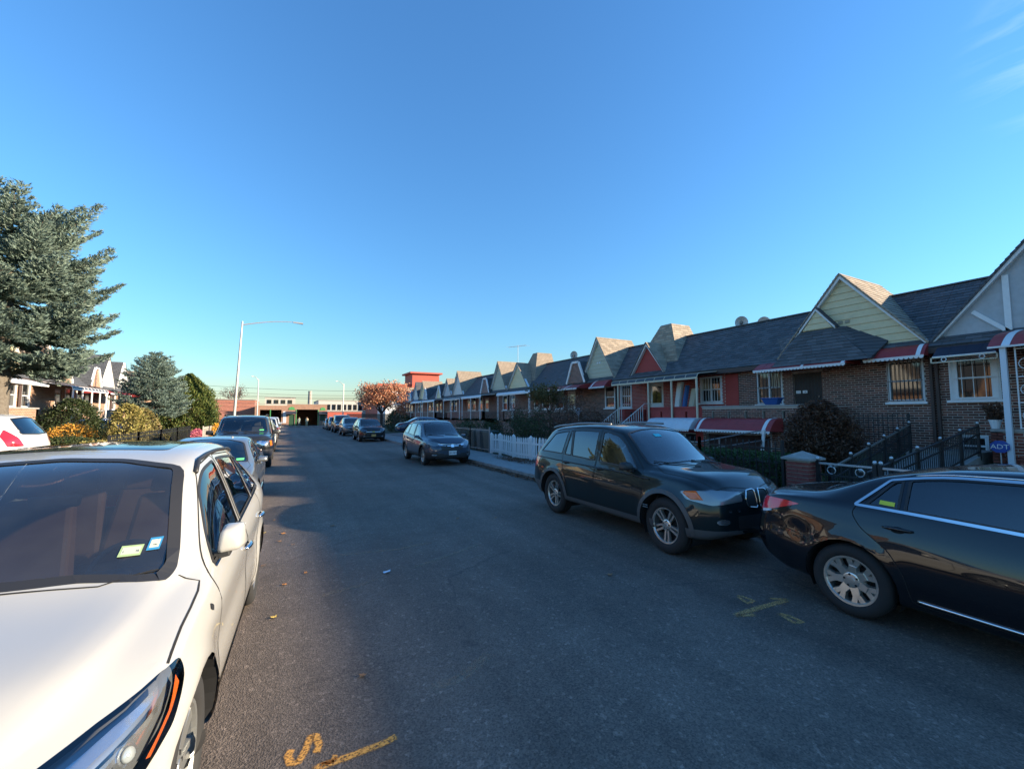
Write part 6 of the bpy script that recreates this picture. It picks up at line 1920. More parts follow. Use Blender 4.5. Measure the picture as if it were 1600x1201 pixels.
COPIES = [(cr, 'paint_grey_blue', (.10, .12, .14), 5.60, 43.4, math.pi, 'grey crossover parked next beyond the black crossover'),
          (ta, 'paint_dark_brown', (.035, .03, .028), 5.66, 51.3, math.pi, 'dark brown big SUV in the right-hand row before the garage'),
          (ch, 'paint_mid_grey', (.17, .18, .18), 5.60, 58.2, math.pi, 'mid-grey crossover far down the right-hand row'),
          (si, 'paint_pale_green', (.36, .42, .38), 5.60, 64.3, math.pi, 'last pale car of the right-hand row'),
          (cr, 'paint_cream_white', (.62, .60, .54), -1.28, 27.2, math.pi, 'white crossover just beyond the charcoal SUV'),
          (si, 'paint_maroon', (.16, .02, .02), -1.28, 33.7, math.pi, 'maroon sedan, second beyond the charcoal SUV'),
          (ch, 'paint_silver2', (.45, .46, .46), -1.28, 40.2, math.pi, 'silver crossover, third beyond the charcoal SUV'),
          (si, 'paint_dark_red', (.20, .03, .03), -1.28, 47.0, math.pi, 'dark red sedan far down the left-hand row'),
          (cr, 'paint_pearl2', (.6, .6, .58), -1.28, 53.8, math.pi, 'pale crossover far down the left-hand row'),
          (cr, 'paint_bright_white', (.74, .74, .72), -7.35, 14.25, math.pi/2, 'white hatchback with red lamps in the driveway, tail to the street'),
          (si, 'paint_jet', (.012, .012, .014), -8.0, 28.6, -math.pi/2, 'black sedan in the left driveway, nose to the street'),
          (si, 'paint_navy', (.010, .016, .05), 11.0, 38.4, math.pi/2, 'dark blue sedan standing in the right driveway')]
for src, pn, col, x, y, rz, lab in COPIES:
    c = copy_tree(src)
    m = mat(pn, col, .3, coat=1.0); set_paint(c, m)
    c['label'] = lab
    z = .002 if -3 < x < 7 else .30
    c.location = (x, y, z); c.rotation_euler = (0, 0, rz)

# ---- stickers on the white crossover's windshield
def sticker(root, car, poly, m, off=.002):
    V, F = car.patch(poly, 'y', 1, off, .03, 0); return obj_vf('windshield_sticker', V, F, m, root)
GRS = mat('sticker_pale_green', (.26, .36, .18), .6); BLS = mat('sticker_blue', (.02, .17, .34), .6); WHS = mat('sticker_white', (.38, .42, .34), .6)
def on_ws(car, txt, x, z, size, m, parent, off=.004):
    q, nn = car.hit('y', x, z, 1)
    t = text_mesh('sticker_print', txt, size, m, parent, .0002)
    rx = math.atan2(nn.z, nn.y)
    t.location = q + nn*off; t.rotation_euler = (R(90) - math.asin(max(-1, min(1, nn.z))), 0, math.pi)
def quad_on(x0, x1, z0, z1, dz=.006): return [(x0, z0), (x1, z0 - dz), (x1, z1 - dz), (x0, z1)]
sticker(wh, c_wh, quad_on(-.505, -.590, 1.200, 1.238), GRS)
sk = sticker(wh, c_wh, quad_on(-.512, -.583, 1.206, 1.231, .005), WHS, .003)
sticker(wh, c_wh, quad_on(-.606, -.656, 1.205, 1.252, .003), BLS)
sk2 = sticker(wh, c_wh, quad_on(-.613, -.649, 1.213, 1.243, .002), WHS, .003)
on_ws(c_wh, '25', -.572, 1.207, .020, INK, sk); on_ws(c_wh, '1', -.520, 1.211, .018, INK, sk); on_ws(c_wh, '5E36', -.631, 1.220, .013, INK, sk2)
# headlamp internals of the white crossover
for sg in (1, -1):
    hl = [c for c in wh.children if c.name.startswith('headlight')][0 if sg > 0 else 1]
    th = R(40)
    for (x, y, z, r_) in ((.66, 1.95, .765, .040), (.50, 2.06, .735, .036), (.77, 1.82, .785, .034)):
        t0 = x*math.cos(th) - y*math.sin(th)
        q, nn = c_wh.hit(('d', th), t0, z, sg)
        b = MB(); c0 = q - nn*.048; b.tube([c0, c0 + nn*.030], r_, 14); b.build('lamp_ring', LAMP_IN, hl)
        b = MB(); b.tube([c0 + nn*.028, c0 + nn*.038, c0 + nn*.042], [r_*.8, r_*.6, r_*.1], 14); b.build('projector', mat('projector_glass', (.5, .55, .6), .05, metal=.3, coat=1), hl, smooth=True)
    am = [(.898, 1.62, .885), (.912, 1.62, .855), (.907, 1.70, .79), (.875, 1.82, .71), (.862, 1.835, .72), (.89, 1.70, .80)]
    V, F = c_wh.patch(c_wh.dpoly(am, th), ('d', th), sg, -.012, .02, 0); obj_vf('amber_reflector', V, F, mat('amber_deep', (.55, .10, .015), .25, coat=.6), hl)
    for k, off in ((0, -.010), (1, -.022)):
        st_ = [(.44, 2.15, .755 - k*.05), (.62, 2.02, .83 - k*.06), (.76, 1.85, .875 - k*.06), (.85, 1.70, .90 - k*.05), (.84, 1.70, .88 - k*.05), (.75, 1.85, .845 - k*.06), (.61, 2.02, .80 - k*.06), (.43, 2.15, .73 - k*.05)]
        V, F = c_wh.patch(c_wh.dpoly(st_, th), ('d', th), sg, off, .025, 0); obj_vf('lamp_chrome', V, F, LAMP_IN, hl)
# phone holder and hanging things behind the windshield
b = MB(); b.lathe([(.05, 0), (.05, .012)], (.28, .62, 1.20), 1, 14); b.tube([(.28, .62, 1.19), (.30, .66, 1.05)], .008, 6); b.build('phone_holder', BLACKP, wh)

# ================================================================ front gardens on the right
def iron_fence(name, pts, h, label, sp=.13, m=IRON, rails=(.12, .92), pr=.008, spear=True, cat='fence', posts=True, group=None):
    """pts: ground points; pickets joined (1-2 px each), posts single parts"""
    root = thing(name, pts[0], label, cat, group)
    pk = MB(); rl = MB()
    for a, b in zip(pts, pts[1:]):
        a, b = Vector(a), Vector(b); n = max(1, int((b - a).length/sp))
        for k in range(n + 1):
            p = a.lerp(b, k/n); pk.box((p.x-pr, p.y-pr, p.z+.04), (p.x+pr, p.y+pr, p.z+h))
            if spear: pk.hexa([(p.x-.016, p.y-.012, p.z+h), (p.x+.016, p.y-.012, p.z+h), (p.x+.016, p.y+.012, p.z+h), (p.x-.016, p.y+.012, p.z+h)], [(p.x-.001, p.y-.001, p.z+h+.07), (p.x+.001, p.y-.001, p.z+h+.07), (p.x+.001, p.y+.001, p.z+h+.07), (p.x-.001, p.y+.001, p.z+h+.07)])
        for f in rails: 
            r1 = MB(); r1.bar(a + Vector((0, 0, h*f)), b + Vector((0, 0, h*f)), .022, .030); r1.build('rail', m, root)
        if posts:
            for p in (a, b):
                q = MB(); q.box((p.x-.025, p.y-.025, p.z-.1), (p.x+.025, p.y+.025, p.z+h+.06)); q.build('post', m, root)
    tag(pk.build('pickets', m, root), kind='stuff')
    return root
iron_fence('iron_fence', [(8.62, 5.0, .13), (8.62, 6.9, .13), (8.62, 8.85, .13)], 1.22, 'black iron fence with spear tops beside the brick gate pier')
iron_fence('driveway_gate', [(8.66, 9.05, .13), (8.66, 11.95, .13)], 1.22, 'black iron double gate across the sunken driveway', cat='gate')
# brick gate pier, brick by brick
pr = thing('gate_pier', (8.65, 4.65, .13), 'red brick gate pier with pyramid stone cap', 'pier')
q = MB(); q.box((8.46, 4.46, .0), (8.84, 4.84, 1.08)); q.build('mortar_core', MORT, pr)
bb = MB(); bb.box((0, 0, 0), (.198, .092, .058)); bme = bb.mesh('brick', mat('pier_brick', (.27, .065, .05), .85, var=.25, vscale=5, bump=.3))
bb = MB(); bb.box((0, 0, 0), (.095, .092, .058)); bme2 = bb.mesh('brick', MATS['pier_brick'])
z = .15; i = 0
while z < 1.06:
    for side in range(4):
        for k in range(2):
            o = link('brick', bme, None); o.parent = pr; o.matrix_parent_inverse = PINV[pr]
            off = -.20 + k*.205 + (.0 if i % 2 else -.0)
            d0 = [(off + (.0 if i % 2 == 0 else .10), -.205, 0), (.205, off + (.0 if i % 2 == 0 else .10), math.pi/2), (-off - (.0 if i % 2 == 0 else .10), .205, math.pi), (-.205, -off - (.0 if i % 2 == 0 else .10), -math.pi/2)][side]
            if i % 2 and k == 1: o.data = bme2
            o.location = (8.65 + d0[0], 4.65 + d0[1], z); o.rotation_euler = (0, 0, d0[2])
        if i % 2:
            o = link('brick', bme2, None); o.parent = pr; o.matrix_parent_inverse = PINV[pr]
            d0 = [(-.20, -.205, 0), (.205, -.20, math.pi/2), (.20, .205, math.pi), (-.205, .20, -math.pi/2)][side]
            o.location = (8.65 + d0[0], 4.65 + d0[1], z); o.rotation_euler = (0, 0, d0[2])
    z += .070; i += 1
q = MB(); q.hexa([(8.39, 4.39, 1.085), (8.91, 4.39, 1.085), (8.91, 4.91, 1.085), (8.39, 4.91, 1.085)], [(8.39, 4.39, 1.125), (8.91, 4.39, 1.125), (8.91, 4.91, 1.125), (8.39, 4.91, 1.125)])
q.add([(8.40, 4.40, 1.125), (8.90, 4.40, 1.125), (8.90, 4.90, 1.125), (8.40, 4.90, 1.125), (8.65, 4.65, 1.245)], [(0,1,4), (1,2,4), (2,3,4), (3,0,4)])
q.build('cap', STONE, pr)
# garden gate and the railed ramp to the door
SILV = mat('aluminium_rail', (.55, .56, .58), .35, metal=.6)
def ball_post(root, x, y, z0, z1, m=IRON):
    q = MB(); q.box((x-.028, y-.028, z0), (x+.028, y+.028, z1)); o = q.build('post', m, root)
    q = MB(); q.lathe([(.001, z1), (.022, z1+.006), (.033, z1+.032), (.022, z1+.058), (.001, z1+.066)], (x, y, 0), 2, 10); q.build('ball_finial', SILV, o, smooth=True)
def rail_run(root, a, b, h, sp=.11, ornate=True, posts=4, m=IRON, top=SILV):
    a, b = Vector(a), Vector(b); n = int((b-a).length/sp); pk = MB()
    for k in range(n + 1):
        p = a.lerp(b, k/n); pk.box((p.x-.007, p.y-.007, p.z+.08), (p.x+.007, p.y+.007, p.z+h-.02))
    tag(pk.build('pickets', m, root), kind='stuff')
    for zz, w_, mm in ((h, .045, top), (h-.20, .022, m), (.10, .022, m)):
        q = MB(); q.bar(a + Vector((0, 0, zz)), b + Vector((0, 0, zz)), w_, .03); q.build('rail', mm, root)
    if ornate:
        for k in range(int((b-a).length/.42)):
            p = a.lerp(b, (k + .5)/int((b-a).length/.42)) + Vector((0, 0, h-.11)); d = (b-a).normalized()
            q = MB(); q.tube([p + d*.065*math.cos(t) + Vector((0, 0, .065*math.sin(t))) for t in np.linspace(0, 2*math.pi, 15)], .008, 5); q.build('ring', SILV, root)
    for k in range(posts):
        p = a.lerp(b, k/(posts-1)); ball_post(root, p.x, p.y, p.z - .1, p.z + h + .05, m)
gt = thing('garden_gate', (8.62, 4.0, .13), 'iron garden gate with bright top rail and rings beside the brick pier', 'gate'); rail_run(gt, (8.62, 4.38, .15), (8.62, 3.52, .15), .90, posts=2)
fr_ = thing('iron_fence', (8.62, 1.5, .13), 'iron fence with bright rail and rings behind the black sedan', 'fence'); rail_run(fr_, (8.62, 3.44, .15), (8.62, -2.0, .15), .90, posts=5)
rp = thing('ramp', (12.0, 4.7, .2), 'concrete ramp with iron railings and ball finials up to the brick house', 'ramp')
q = MB(); q.hexa([(8.75, 3.75, .0), (15.6, 4.0, .0), (15.6, 5.35, .0), (8.75, 4.35, .0)], [(8.75, 3.75, .16), (15.6, 4.0, .98), (15.6, 5.35, .98), (8.75, 4.35, .16)]); q.build('ramp_slab', CONC, rp)
rail_run(rp, (8.8, 3.80, .16), (15.0, 4.0, .92), .72, ornate=False, posts=6, top=IRON); rail_run(rp, (9.1, 4.42, .18), (15.0, 5.30, .92), .72, ornate=False, posts=6, top=mat('weathered_rail', (.12, .10, .08), .6))
q = MB(); q.box((15.0, 4.0, .3), (16.45, 5.4, .99)); q.build('landing', CONC, rp)
iron_fence('porch_railing', [(15.4, 5.45, .95), (15.4, 7.2, .95)], .95, 'tall black iron railing below the barred cream-gable window', sp=.11)
# pipe rail along the driveway wall
dr_ = thing('pipe_rail', (12, 8.95, .5), 'two-bar pipe rail beside the sunken driveway', 'railing')
for dz in (.45, .80):
    q = MB(); q.tube([(9.3, 8.95, .45+dz*.6), (14.9, 8.95, .65+dz)], .02, 6); q.build('rail', mat('galvanised', (.30, .31, .32), .45, metal=.6), dr_)
for x in (9.4, 12.1, 14.8):
    q = MB(); q.tube([(x, 8.95, .3), (x, 8.95, lerp(.93, 1.45, (x-9.3)/5.6))], .022, 6); q.build('post', MATS['galvanised'], dr_)
q = MB(); q.tube([(12.0, 7.58, .35), (12.0, 7.45, 1.5)], .045, 8); tag(q.build('white_pipe', WHITEP), 'short leaning white vent pipe beside the dead bush', 'pipe')
# white picket fence: every picket its own part
pf_ = thing('picket_fence', (8.6, 16, .13), 'white picket fence with leaning sections along the pavement', 'fence')
pk = MB()
pk.add([(-.01, -.036, .06), (-.01, .036, .06), (-.01, .036, .82), (-.01, 0, .90), (-.01, -.036, .82), (.01, -.036, .06), (.01, .036, .06), (.01, .036, .82), (.01, 0, .90), (.01, -.036, .82)],
       [(0,1,2,3,4), (9,8,7,6,5), (0,5,6,1), (1,6,7,2), (2,7,8,3), (3,8,9,4), (4,9,5,0)])
pkm = pk.mesh('picket', WHITEP)
rq = random.Random(2)
for i in range(38):
    y = 13.45 + i*.131
    o = link('picket', pkm, pf_); o.location = (8.58, y, .13 + .03*math.sin(y*1.9)); o.rotation_euler = (rq.uniform(-.03, .03), rq.uniform(-.02, .05), rq.uniform(-.05, .05))
for y0_, y1_ in ((13.4, 14.75), (14.75, 16.2), (16.2, 17.5), (17.5, 18.4)):
    for z in (.32, .78):
        q = MB(); q.bar((8.60, y0_, z + .03*math.sin(y0_*1.9)), (8.60, y1_, z + .03*math.sin(y1_*1.9)), .03, .07); q.build('rail', WHITEP, pf_)
for y in (13.4, 14.75, 16.2, 17.5, 18.42):
    q = MB(); q.box((8.59, y-.05, .0), (8.69, y+.05, 1.02)); q.add([(8.58, y-.06, 1.02), (8.70, y-.06, 1.02), (8.70, y+.06, 1.02), (8.58, y+.06, 1.02), (8.64, y, 1.11)], [(0,1,4), (1,2,4), (2,3,4), (3,0,4), (3,2,1,0)]); q.build('post', WHITEP, pf_)
def wheelie(x, y, rz, m, lab):
    b = thing('wheeled_bin', (x, y, .13), lab, 'bin', 'wheeled bins', rz, local=True)
    q = MB(); q.hexa([(-.22, -.24, .06), (.22, -.24, .06), (.22, .24, .06), (-.22, .24, .06)], [(-.29, -.33, .95), (.29, -.33, .95), (.29, .30, .95), (-.29, .30, .95)]); q.build('bin_body', m, b, bevel=.02)
    q = MB(); q.hexa([(-.31, -.35, .955), (.31, -.35, .955), (.31, .36, .955), (-.31, .36, .955)], [(-.27, -.30, 1.03), (.27, -.30, 1.03), (.27, .33, 1.03), (-.27, .33, 1.03)]); q.build('lid', m, b, bevel=.015)
    q = MB(); q.tube([(-.26, .40, .93), (.26, .40, .93)], .018, 6); q.build('handle', m, b)
    for s in (-1, 1):
        q = MB(); q.lathe([(.10, s*.24), (.10, s*.29)], (0, .24, .10), 0, 12); q.build('wheel', TYRE, b)
BING = mat('bin_dark_green', (.02, .04, .032), .5); BING2 = mat('bin_grey', (.05, .055, .06), .5)
wheelie(8.95, 19.2, .1, BING, 'dark green wheeled bin at the far end of the picket fence')
wheelie(8.95, 20.1, -.1, BING2, 'grey wheeled bin second from the picket fence')
wheelie(9.0, 21.1, .05, BING, 'dark green wheeled bin farthest from the picket fence')
iron_fence('wire_fence', [(8.62, 18.6, .13), (8.62, 21, .13), (8.62, 23.5, .13), (8.62, 26.5, .13)], 1.15, 'grey wire fence by the wheeled bins', sp=.10, m=MATS['galvanised'], pr=.004, spear=False)
iron_fence('garden_fence', [(8.62, 27, .13), (8.62, 30.5, .13), (8.62, 34, .13)], 1.0, 'dark garden fence beyond the steel-blue crossover', sp=.13)

# porch clutter
def slab_obj(name, a, th, h, w, lean, m, lab, cat, group=None):
    q = MB(); x, y, z = a
    q.hexa([(x, y-w/2, z), (x, y+w/2, z), (x+.9*th, y+w/2, z), (x+.9*th, y-w/2, z)], [(x+lean, y-w/2, z+h), (x+lean, y+w/2, z+h), (x+lean+.9*th, y+w/2, z+h), (x+lean+.9*th, y-w/2, z+h)])
    return tag(q.build(name, m, bevel=.03), lab, cat, group)
slab_obj('mattress', (15.35, 13.55, 1.61), .22, 1.80, .25, .35, mat('mattress_white', (.62, .62, .58), .9, bump=.3), 'white mattress standing on edge on the red porch, leftmost', 'mattress', 'mattresses on the porch')
slab_obj('mattress', (15.35, 13.22, 1.61), .20, 1.62, .14, .40, mat('mattress_blue', (.05, .12, .30), .9), 'blue mattress wedged between the white and beige ones', 'mattress', 'mattresses on the porch')
slab_obj('mattress', (15.45, 12.92, 1.61), .22, 1.48, .26, .42, mat('mattress_beige', (.50, .44, .33), .9), 'beige mattress standing on the red porch next to the barred window', 'mattress', 'mattresses on the porch')
q = MB(); q.hexa([(15.02, 8.85, 2.275), (15.22, 8.85, 2.275), (15.22, 9.25, 2.275), (15.02, 9.25, 2.275)], [(14.95, 8.75, 2.50), (15.29, 8.75, 2.50), (15.29, 9.35, 2.50), (14.95, 9.35, 2.50)])
q.box((14.93, 8.73, 2.485), (15.31, 9.37, 2.515)); tag(q.build('blue_tub', mat('blue_plastic', (.02, .09, .30), .45), bevel=.01), 'blue plastic tub on the brick porch wall', 'tub')
sg_ = thing('yard_sign', (14.80, 3.60, .6), 'blue octagonal yard sign before the red brick porch wall', 'sign')
q = MB(); q.prism([(3.60 + .17*math.cos(R(22.5 + 45*k)), 1.18 + .15*math.sin(R(22.5 + 45*k))) for k in range(8)], lambda a, z: (14.78, a, z), lambda a, z: (14.80, a, z)); q.build('sign_face', mat('sign_blue', (.02, .07, .33), .4), sg_)
t = text_mesh('sign_letters', 'ADT', .15, WHITEP, None, .002); t.parent = sg_; t.matrix_parent_inverse = PINV[sg_]; t.location = (14.775, 3.60, 1.13); t.rotation_euler = (R(90), 0, R(-90))
q = MB(); q.tube([(14.81, 3.60, .55), (14.81, 3.60, 1.15)], .012, 6); q.build('stake', SILV, sg_)
q = MB(); q.box((14.83, 3.40, .55), (14.93, 3.50, 3.50)); tag(q.build('porch_post', mat('post_blue_white', (.62, .67, .74), .5)), 'tall white porch post in front of the grey timbered gable', 'post')
pt_ = thing('flower_pot', (15.1, 3.72, 1.59), 'white pot with a small plant on the red brick porch wall', 'pot')
q = MB(); q.lathe([(.07, 1.59), (.11, 1.78), (.12, 1.78), (.12, 1.80)], (15.1, 3.72, 0), 2, 12); q.build('pot', WHITEP, pt_)
P_, D_ = blob_crown(15.1, 3.72, 1.78, 2.15, .22, .22, 350, lambda x: .5 + x*.5, .3); np_mesh('plant', leaf_quads(P_, .09, .04, D_ + np.array([0, 0, 1.]), .6), BRN, pt_, 'stuff')
lt = thing('porch_grille', (14.95, 2.6, 1.6), 'white ornamental iron grille closing the porch at the right edge', 'grille')
q = MB()
for y in np.arange(3.28, .6, -.34): q.box((14.94, y-.012, 1.6), (14.965, y+.012, 3.50))
for z in (1.62, 2.2, 2.8, 3.45): q.box((14.945, .6, z-.01), (14.96, 3.3, z+.01))
for y in np.arange(3.11, .8, -.34):
    for z in (1.9, 2.5, 3.1): q.tube([(14.95, y + .13*math.cos(t), z + .13*math.sin(t)) for t in np.linspace(0, 2*math.pi, 13)], .008, 4)
tag(q.build('scrolls', WHITEP, lt), kind='stuff')
# ornamental front of the navy awning, and house number plates
na = thing('awning_frame', (15.65, 4.35, 3.45), 'white rectangular frame with rosettes along the navy awning front', 'frame')
for a, b in (((15.68, 4.98, 3.47), (15.68, 3.74, 3.47)), ((15.68, 4.98, 3.34), (15.68, 3.74, 3.34)), ((15.68, 4.98, 3.34), (15.68, 4.98, 3.47)), ((15.68, 3.74, 3.34), (15.68, 3.74, 3.47))):
    q = MB(); q.bar(a, b, .028); q.build('frame_bar', mat('post_ivory', (.6, .5, .4)), na)
for y in (4.72, 4.0):
    q = MB(); q.tube([(15.67, y + .05*math.cos(t), 3.41 + .05*math.sin(t)) for t in np.linspace(0, 2*math.pi, 13)], .012, 5); q.build('rosette', WHITEP, na)
hn = thing('house_number', (16.40, 8.75, 2.75), 'small white house number plates on the barred brick-house door', 'number')
for y, tx in ((8.86, '11'), (8.64, '14')):
    q = MB(); q.box((16.405, y-.075, 2.69), (16.42, y+.075, 2.79)); o = q.build('number_plate', WHITEP, hn)
    t = text_mesh('digits', tx, .09, INK, None, .002); t.parent = hn; t.matrix_parent_inverse = PINV[hn]; t.location = (16.40, y, 2.705); t.rotation_euler = (R(90), 0, R(-90))
fl_ = thing('wind_spinner', (12.2, 16.4, .3), 'pale blue flower-shaped wind spinner in the overgrown garden', 'ornament')
q = MB(); q.tube([(12.2, 16.4, .2), (12.2, 16.4, 2.1)], .01, 5); q.build('stake', WHITEP, fl_)
for k in range(8):
    a = k*math.pi/4; q = MB(); q.hexa([(12.15, 16.4 + .03*math.cos(a-.5), 2.1 + .03*math.sin(a-.5)), (12.17, 16.4 + .03*math.cos(a+.5), 2.1 + .03*math.sin(a+.5)), (12.18, 16.4 + .18*math.cos(a+.25), 2.1 + .18*math.sin(a+.25)), (12.16, 16.4 + .18*math.cos(a-.25), 2.1 + .18*math.sin(a-.25))],
        [(12.155, 16.4 + .03*math.cos(a-.5), 2.1 + .03*math.sin(a-.5)), (12.175, 16.4 + .03*math.cos(a+.5), 2.1 + .03*math.sin(a+.5)), (12.185, 16.4 + .18*math.cos(a+.25), 2.1 + .18*math.sin(a+.25)), (12.165, 16.4 + .18*math.cos(a-.25), 2.1 + .18*math.sin(a-.25))]); q.build('petal', mat('petal_blue', (.45, .60, .75), .4), fl_)
# roof things
def dish(x, y, z, rz, lab):
    d = thing('satellite_dish', (x, y, z), lab, 'satellite dish', 'satellite dishes on the roofs', rz, local=True)
    q = MB(); n = 18; V = [(0, 0, .55)]
    for i in range(1, 5):
        for k in range(n):
            r_ = .28*i/4; a = 2*math.pi*k/n; V.append((-.10 + .09*(i/4)**2*1.6 - .0, r_*math.cos(a), .55 + r_*1.1*math.sin(a)))
    F = [(0, 1+k, 1+(k+1) % n) for k in range(n)] + [(1+(i-1)*n+k, 1+(i-1)*n+(k+1) % n, 1+i*n+(k+1) % n, 1+i*n+k) for i in range(1, 4) for k in range(n)]
    V[0] = (-.10, 0, .55); q.add(V, F); q.build('reflector', mat('dish_grey', (.55, .54, .52), .6), d, smooth=True)
    q = MB(); q.tube([(0.02, 0, -.2), (0.02, 0, .45), (-.08, 0, .52)], .025, 6); q.build('mast', IRON, d)
    q = MB(); q.tube([(-.06, 0, .2), (.30, 0, .42)], .015, 5); q.box((.28, -.04, .40), (.36, .04, .48)); q.build('feed_arm', IRON, d)
dish(18.9, 12.6, 5.70, R(215), 'grey satellite dish on the roof ridge, larger of two above the red porch')
dish(19.5, 11.9, 5.60, R(215), 'grey satellite dish on the roof ridge, smaller of two above the red porch')
dish(18.7, 25.6, 5.75, R(215), 'grey satellite dish on the roof right of the brick dormer')
an = thing('rooftop_aerial', (18.9, 34.6, 5.9), 'tall rooftop television aerial above the far gables', 'aerial')
q = MB(); q.tube([(18.9, 34.6, 5.8), (18.9, 34.6, 8.35)], .022, 6); q.build('mast', SILV, an)
q = MB(); q.tube([(18.4, 35.55, 8.25), (19.3, 33.7, 8.25)], .015, 5); q.build('boom', SILV, an)
for k in range(8):
    t_ = k/7; c0 = Vector((18.4, 35.55, 8.25)).lerp(Vector((19.3, 33.7, 8.25)), t_); d_ = Vector((.9, .44, 0))*(.30 + .2*t_)
    q = MB(); q.tube([c0 - d_, c0 + d_], .008, 4); q.build('element', SILV, an)
q = MB(); q.tube([(17.6, 2.2, 6.6), (17.6, 2.2, 7.15)], .015, 5); 
q.tube([(17.3, 3.0, 6.95), (17.9, 1.6, 7.0)], .010, 4)
for k in range(4): q.tube([(17.0, 2.9 - k*.35, 6.95), (17.8, 3.1 - k*.35, 6.98)], .006, 4)
tag(q.build('rooftop_aerial', SILV), 'small aerial on the ridge at the right picture edge', 'aerial')

# ================================================================ left side
iron_fence('iron_fence', [(-4.4, 16.2, .13), (-4.4, 19, .13), (-4.4, 22, .13), (-4.4, 25, .13), (-4.4, 28, .13)], 1.15, 'dark iron fence along the left pavement in front of the yellow hedge', sp=.14)
iron_fence('iron_fence', [(-4.4, 32.2, .13), (-4.4, 36, .13), (-4.4, 40, .13)], 1.05, 'pale wooden-topped fence below the arborvitae', sp=.16, m=mat('fence_pale', (.45, .42, .36), .7), spear=False)
flg = thing('porch_flag', (-10.4, 41.2, 2.2), 'red and white striped flag hanging at the tan house porch', 'flag')
for k in range(7):
    q = MB()
    for j in range(5):
        z0_, z1_ = 3.1 - j*.22, 3.1 - (j+1)*.22
        q.quad((-10.4 + .05*math.sin(j*1.3), 40.6 + k*.16, z0_), (-10.4 + .05*math.sin(j*1.3 + .6), 40.6 + (k+1)*.16, z0_), (-10.4 + .05*math.sin((j+1)*1.3 + .6), 40.6 + (k+1)*.16 + .03, z1_), (-10.4 + .05*math.sin((j+1)*1.3), 40.6 + k*.16 + .03, z1_))
    q.build('stripe', mat('flag_red', (.45, .04, .05), .8) if k % 2 == 0 else WHITEP, flg)
q = MB(); q.tube([(-10.4, 40.5, 3.14), (-10.4, 41.9, 3.14)], .02, 5); q.build('pole', SILV, flg)

# ---- street lamps
GALV = mat('lamp_pole_steel', (.42, .41, .38), .45, metal=.35)
def lamp(x, y, h, arm, lab, lean=0.0, dirx=1, dbl=False):
    L = thing('street_lamp', (x, y, .13), lab, 'street lamp', 'cobra-head street lamps', local=True)
    L.rotation_euler = (0, lean, 0)
    q = MB(); q.lathe([(.14, 0), (.14, .5), (.10, .52), (.055, h)], n=8); q.build('pole', GALV, L)
    q = MB(); q.tube([(0, 0, h-.25)] + [(dirx*arm*t, 0, h - .25 + .62*math.sin(t*math.pi*.55)) for t in (.15, .35, .55, .75, .9)], [.045, .04, .035, .03, .028, .026], 6); q.build('arm', GALV, L)
    zz = h - .25 + .62*math.sin(.9*math.pi*.55)
    q = MB(); q.hexa([(dirx*arm*.88, -.06, zz-.05), (dirx*(arm+.25), -.12, zz-.07), (dirx*(arm+.25), .12, zz-.07), (dirx*arm*.88, .06, zz-.05)], [(dirx*arm*.88, -.05, zz+.04), (dirx*(arm+.2), -.10, zz+.03), (dirx*(arm+.2), .10, zz+.03), (dirx*arm*.88, .05, zz+.04)])
    hd = q.build('lamp_head', GALV, L)
    q = MB(); q.box((dirx*arm*1.0, -.08, zz-.085), (dirx*(arm+.18), .08, zz-.06)); q.build('lamp_lens', WHITE_L, hd)
lamp(-3.15, 35.2, 8.35, 3.6, 'tall pale street lamp leaning over the left pavement', R(2.0))
lamp(-3.3, 67, 6.6, .6, 'distant slim lamp pole at the left end of the street', 0, -1)
lamp(7.6, 68, 6.4, .9, 'distant lamp pole at the right end of the street', 0, -1)

# ================================================================ the far end of the street
BRG = brick_mat('brick_orange_garage', (.34, .18, .11), (.28, .14, .085), (.40, .32, .26))
BRF = brick_mat('brick_red_garage', (.36, .12, .08), (.30, .10, .065), (.40, .28, .22))
GREENP = mat('green_trim', (.06, .26, .08), .6); DKOP = mat('dark_bay', (.015, .02, .022), .8)
gb_ = thing('garage_building', (2, 84, 0), 'low orange brick garage with two open bays and green trim at the street end', 'building')
YG = 80.5
q = MB(); holes = [(-3.6, -.5, -.1, 2.75), (1.75, 4.95, -.1, 2.83), (.62, 1.45, -.1, 2.0), (5.35, 6.1, .9, 2.0)]
Tg = lambda u, v, z: (u, YG + v, z)
q = MB(Tg); holes_boxes(q, -4.3, 6.4, -.1, 3.35, 0, .3, holes); q.box((.3, -.02, 3.35), (6.4, .3, 3.65)); q.box((-4.3, 0, 3.35), (.3, .3, 3.45)); q.build('front_wall', BRG, gb_)
q = MB(Tg); q.box((-4.3, .3, -.1), (-4.0, 12, 3.3)); q.box((6.1, .3, -.1), (6.4, 12, 3.5)); q.box((-4.3, 11.7, -.1), (6.4, 12, 3.3)); q.build('side_walls', BRG, gb_)
q = MB(Tg); q.box((-4.3, .3, 3.2), (6.4, 12, 3.32)); q.build('roof', FLATR, gb_)
q = MB(Tg); q.box((-4.4, -.05, 3.66), (6.5, .35, 3.74)) ; q.build('coping', STONE, gb_)
q = MB(Tg); q.box((-4.0, .3, -.09), (6.1, 11.7, -.02)); q.build('bay_floor', CONC_D, gb_)
for u in (.62, 5.35):
    q = MB(Tg); q.box((u, .1, 0 if u < 1 else .9), (u + .8, .14, 2.0)); q.build('door' if u < 1 else 'window', mat('dark_green_door', (.02, .06, .03), .5), gb_)
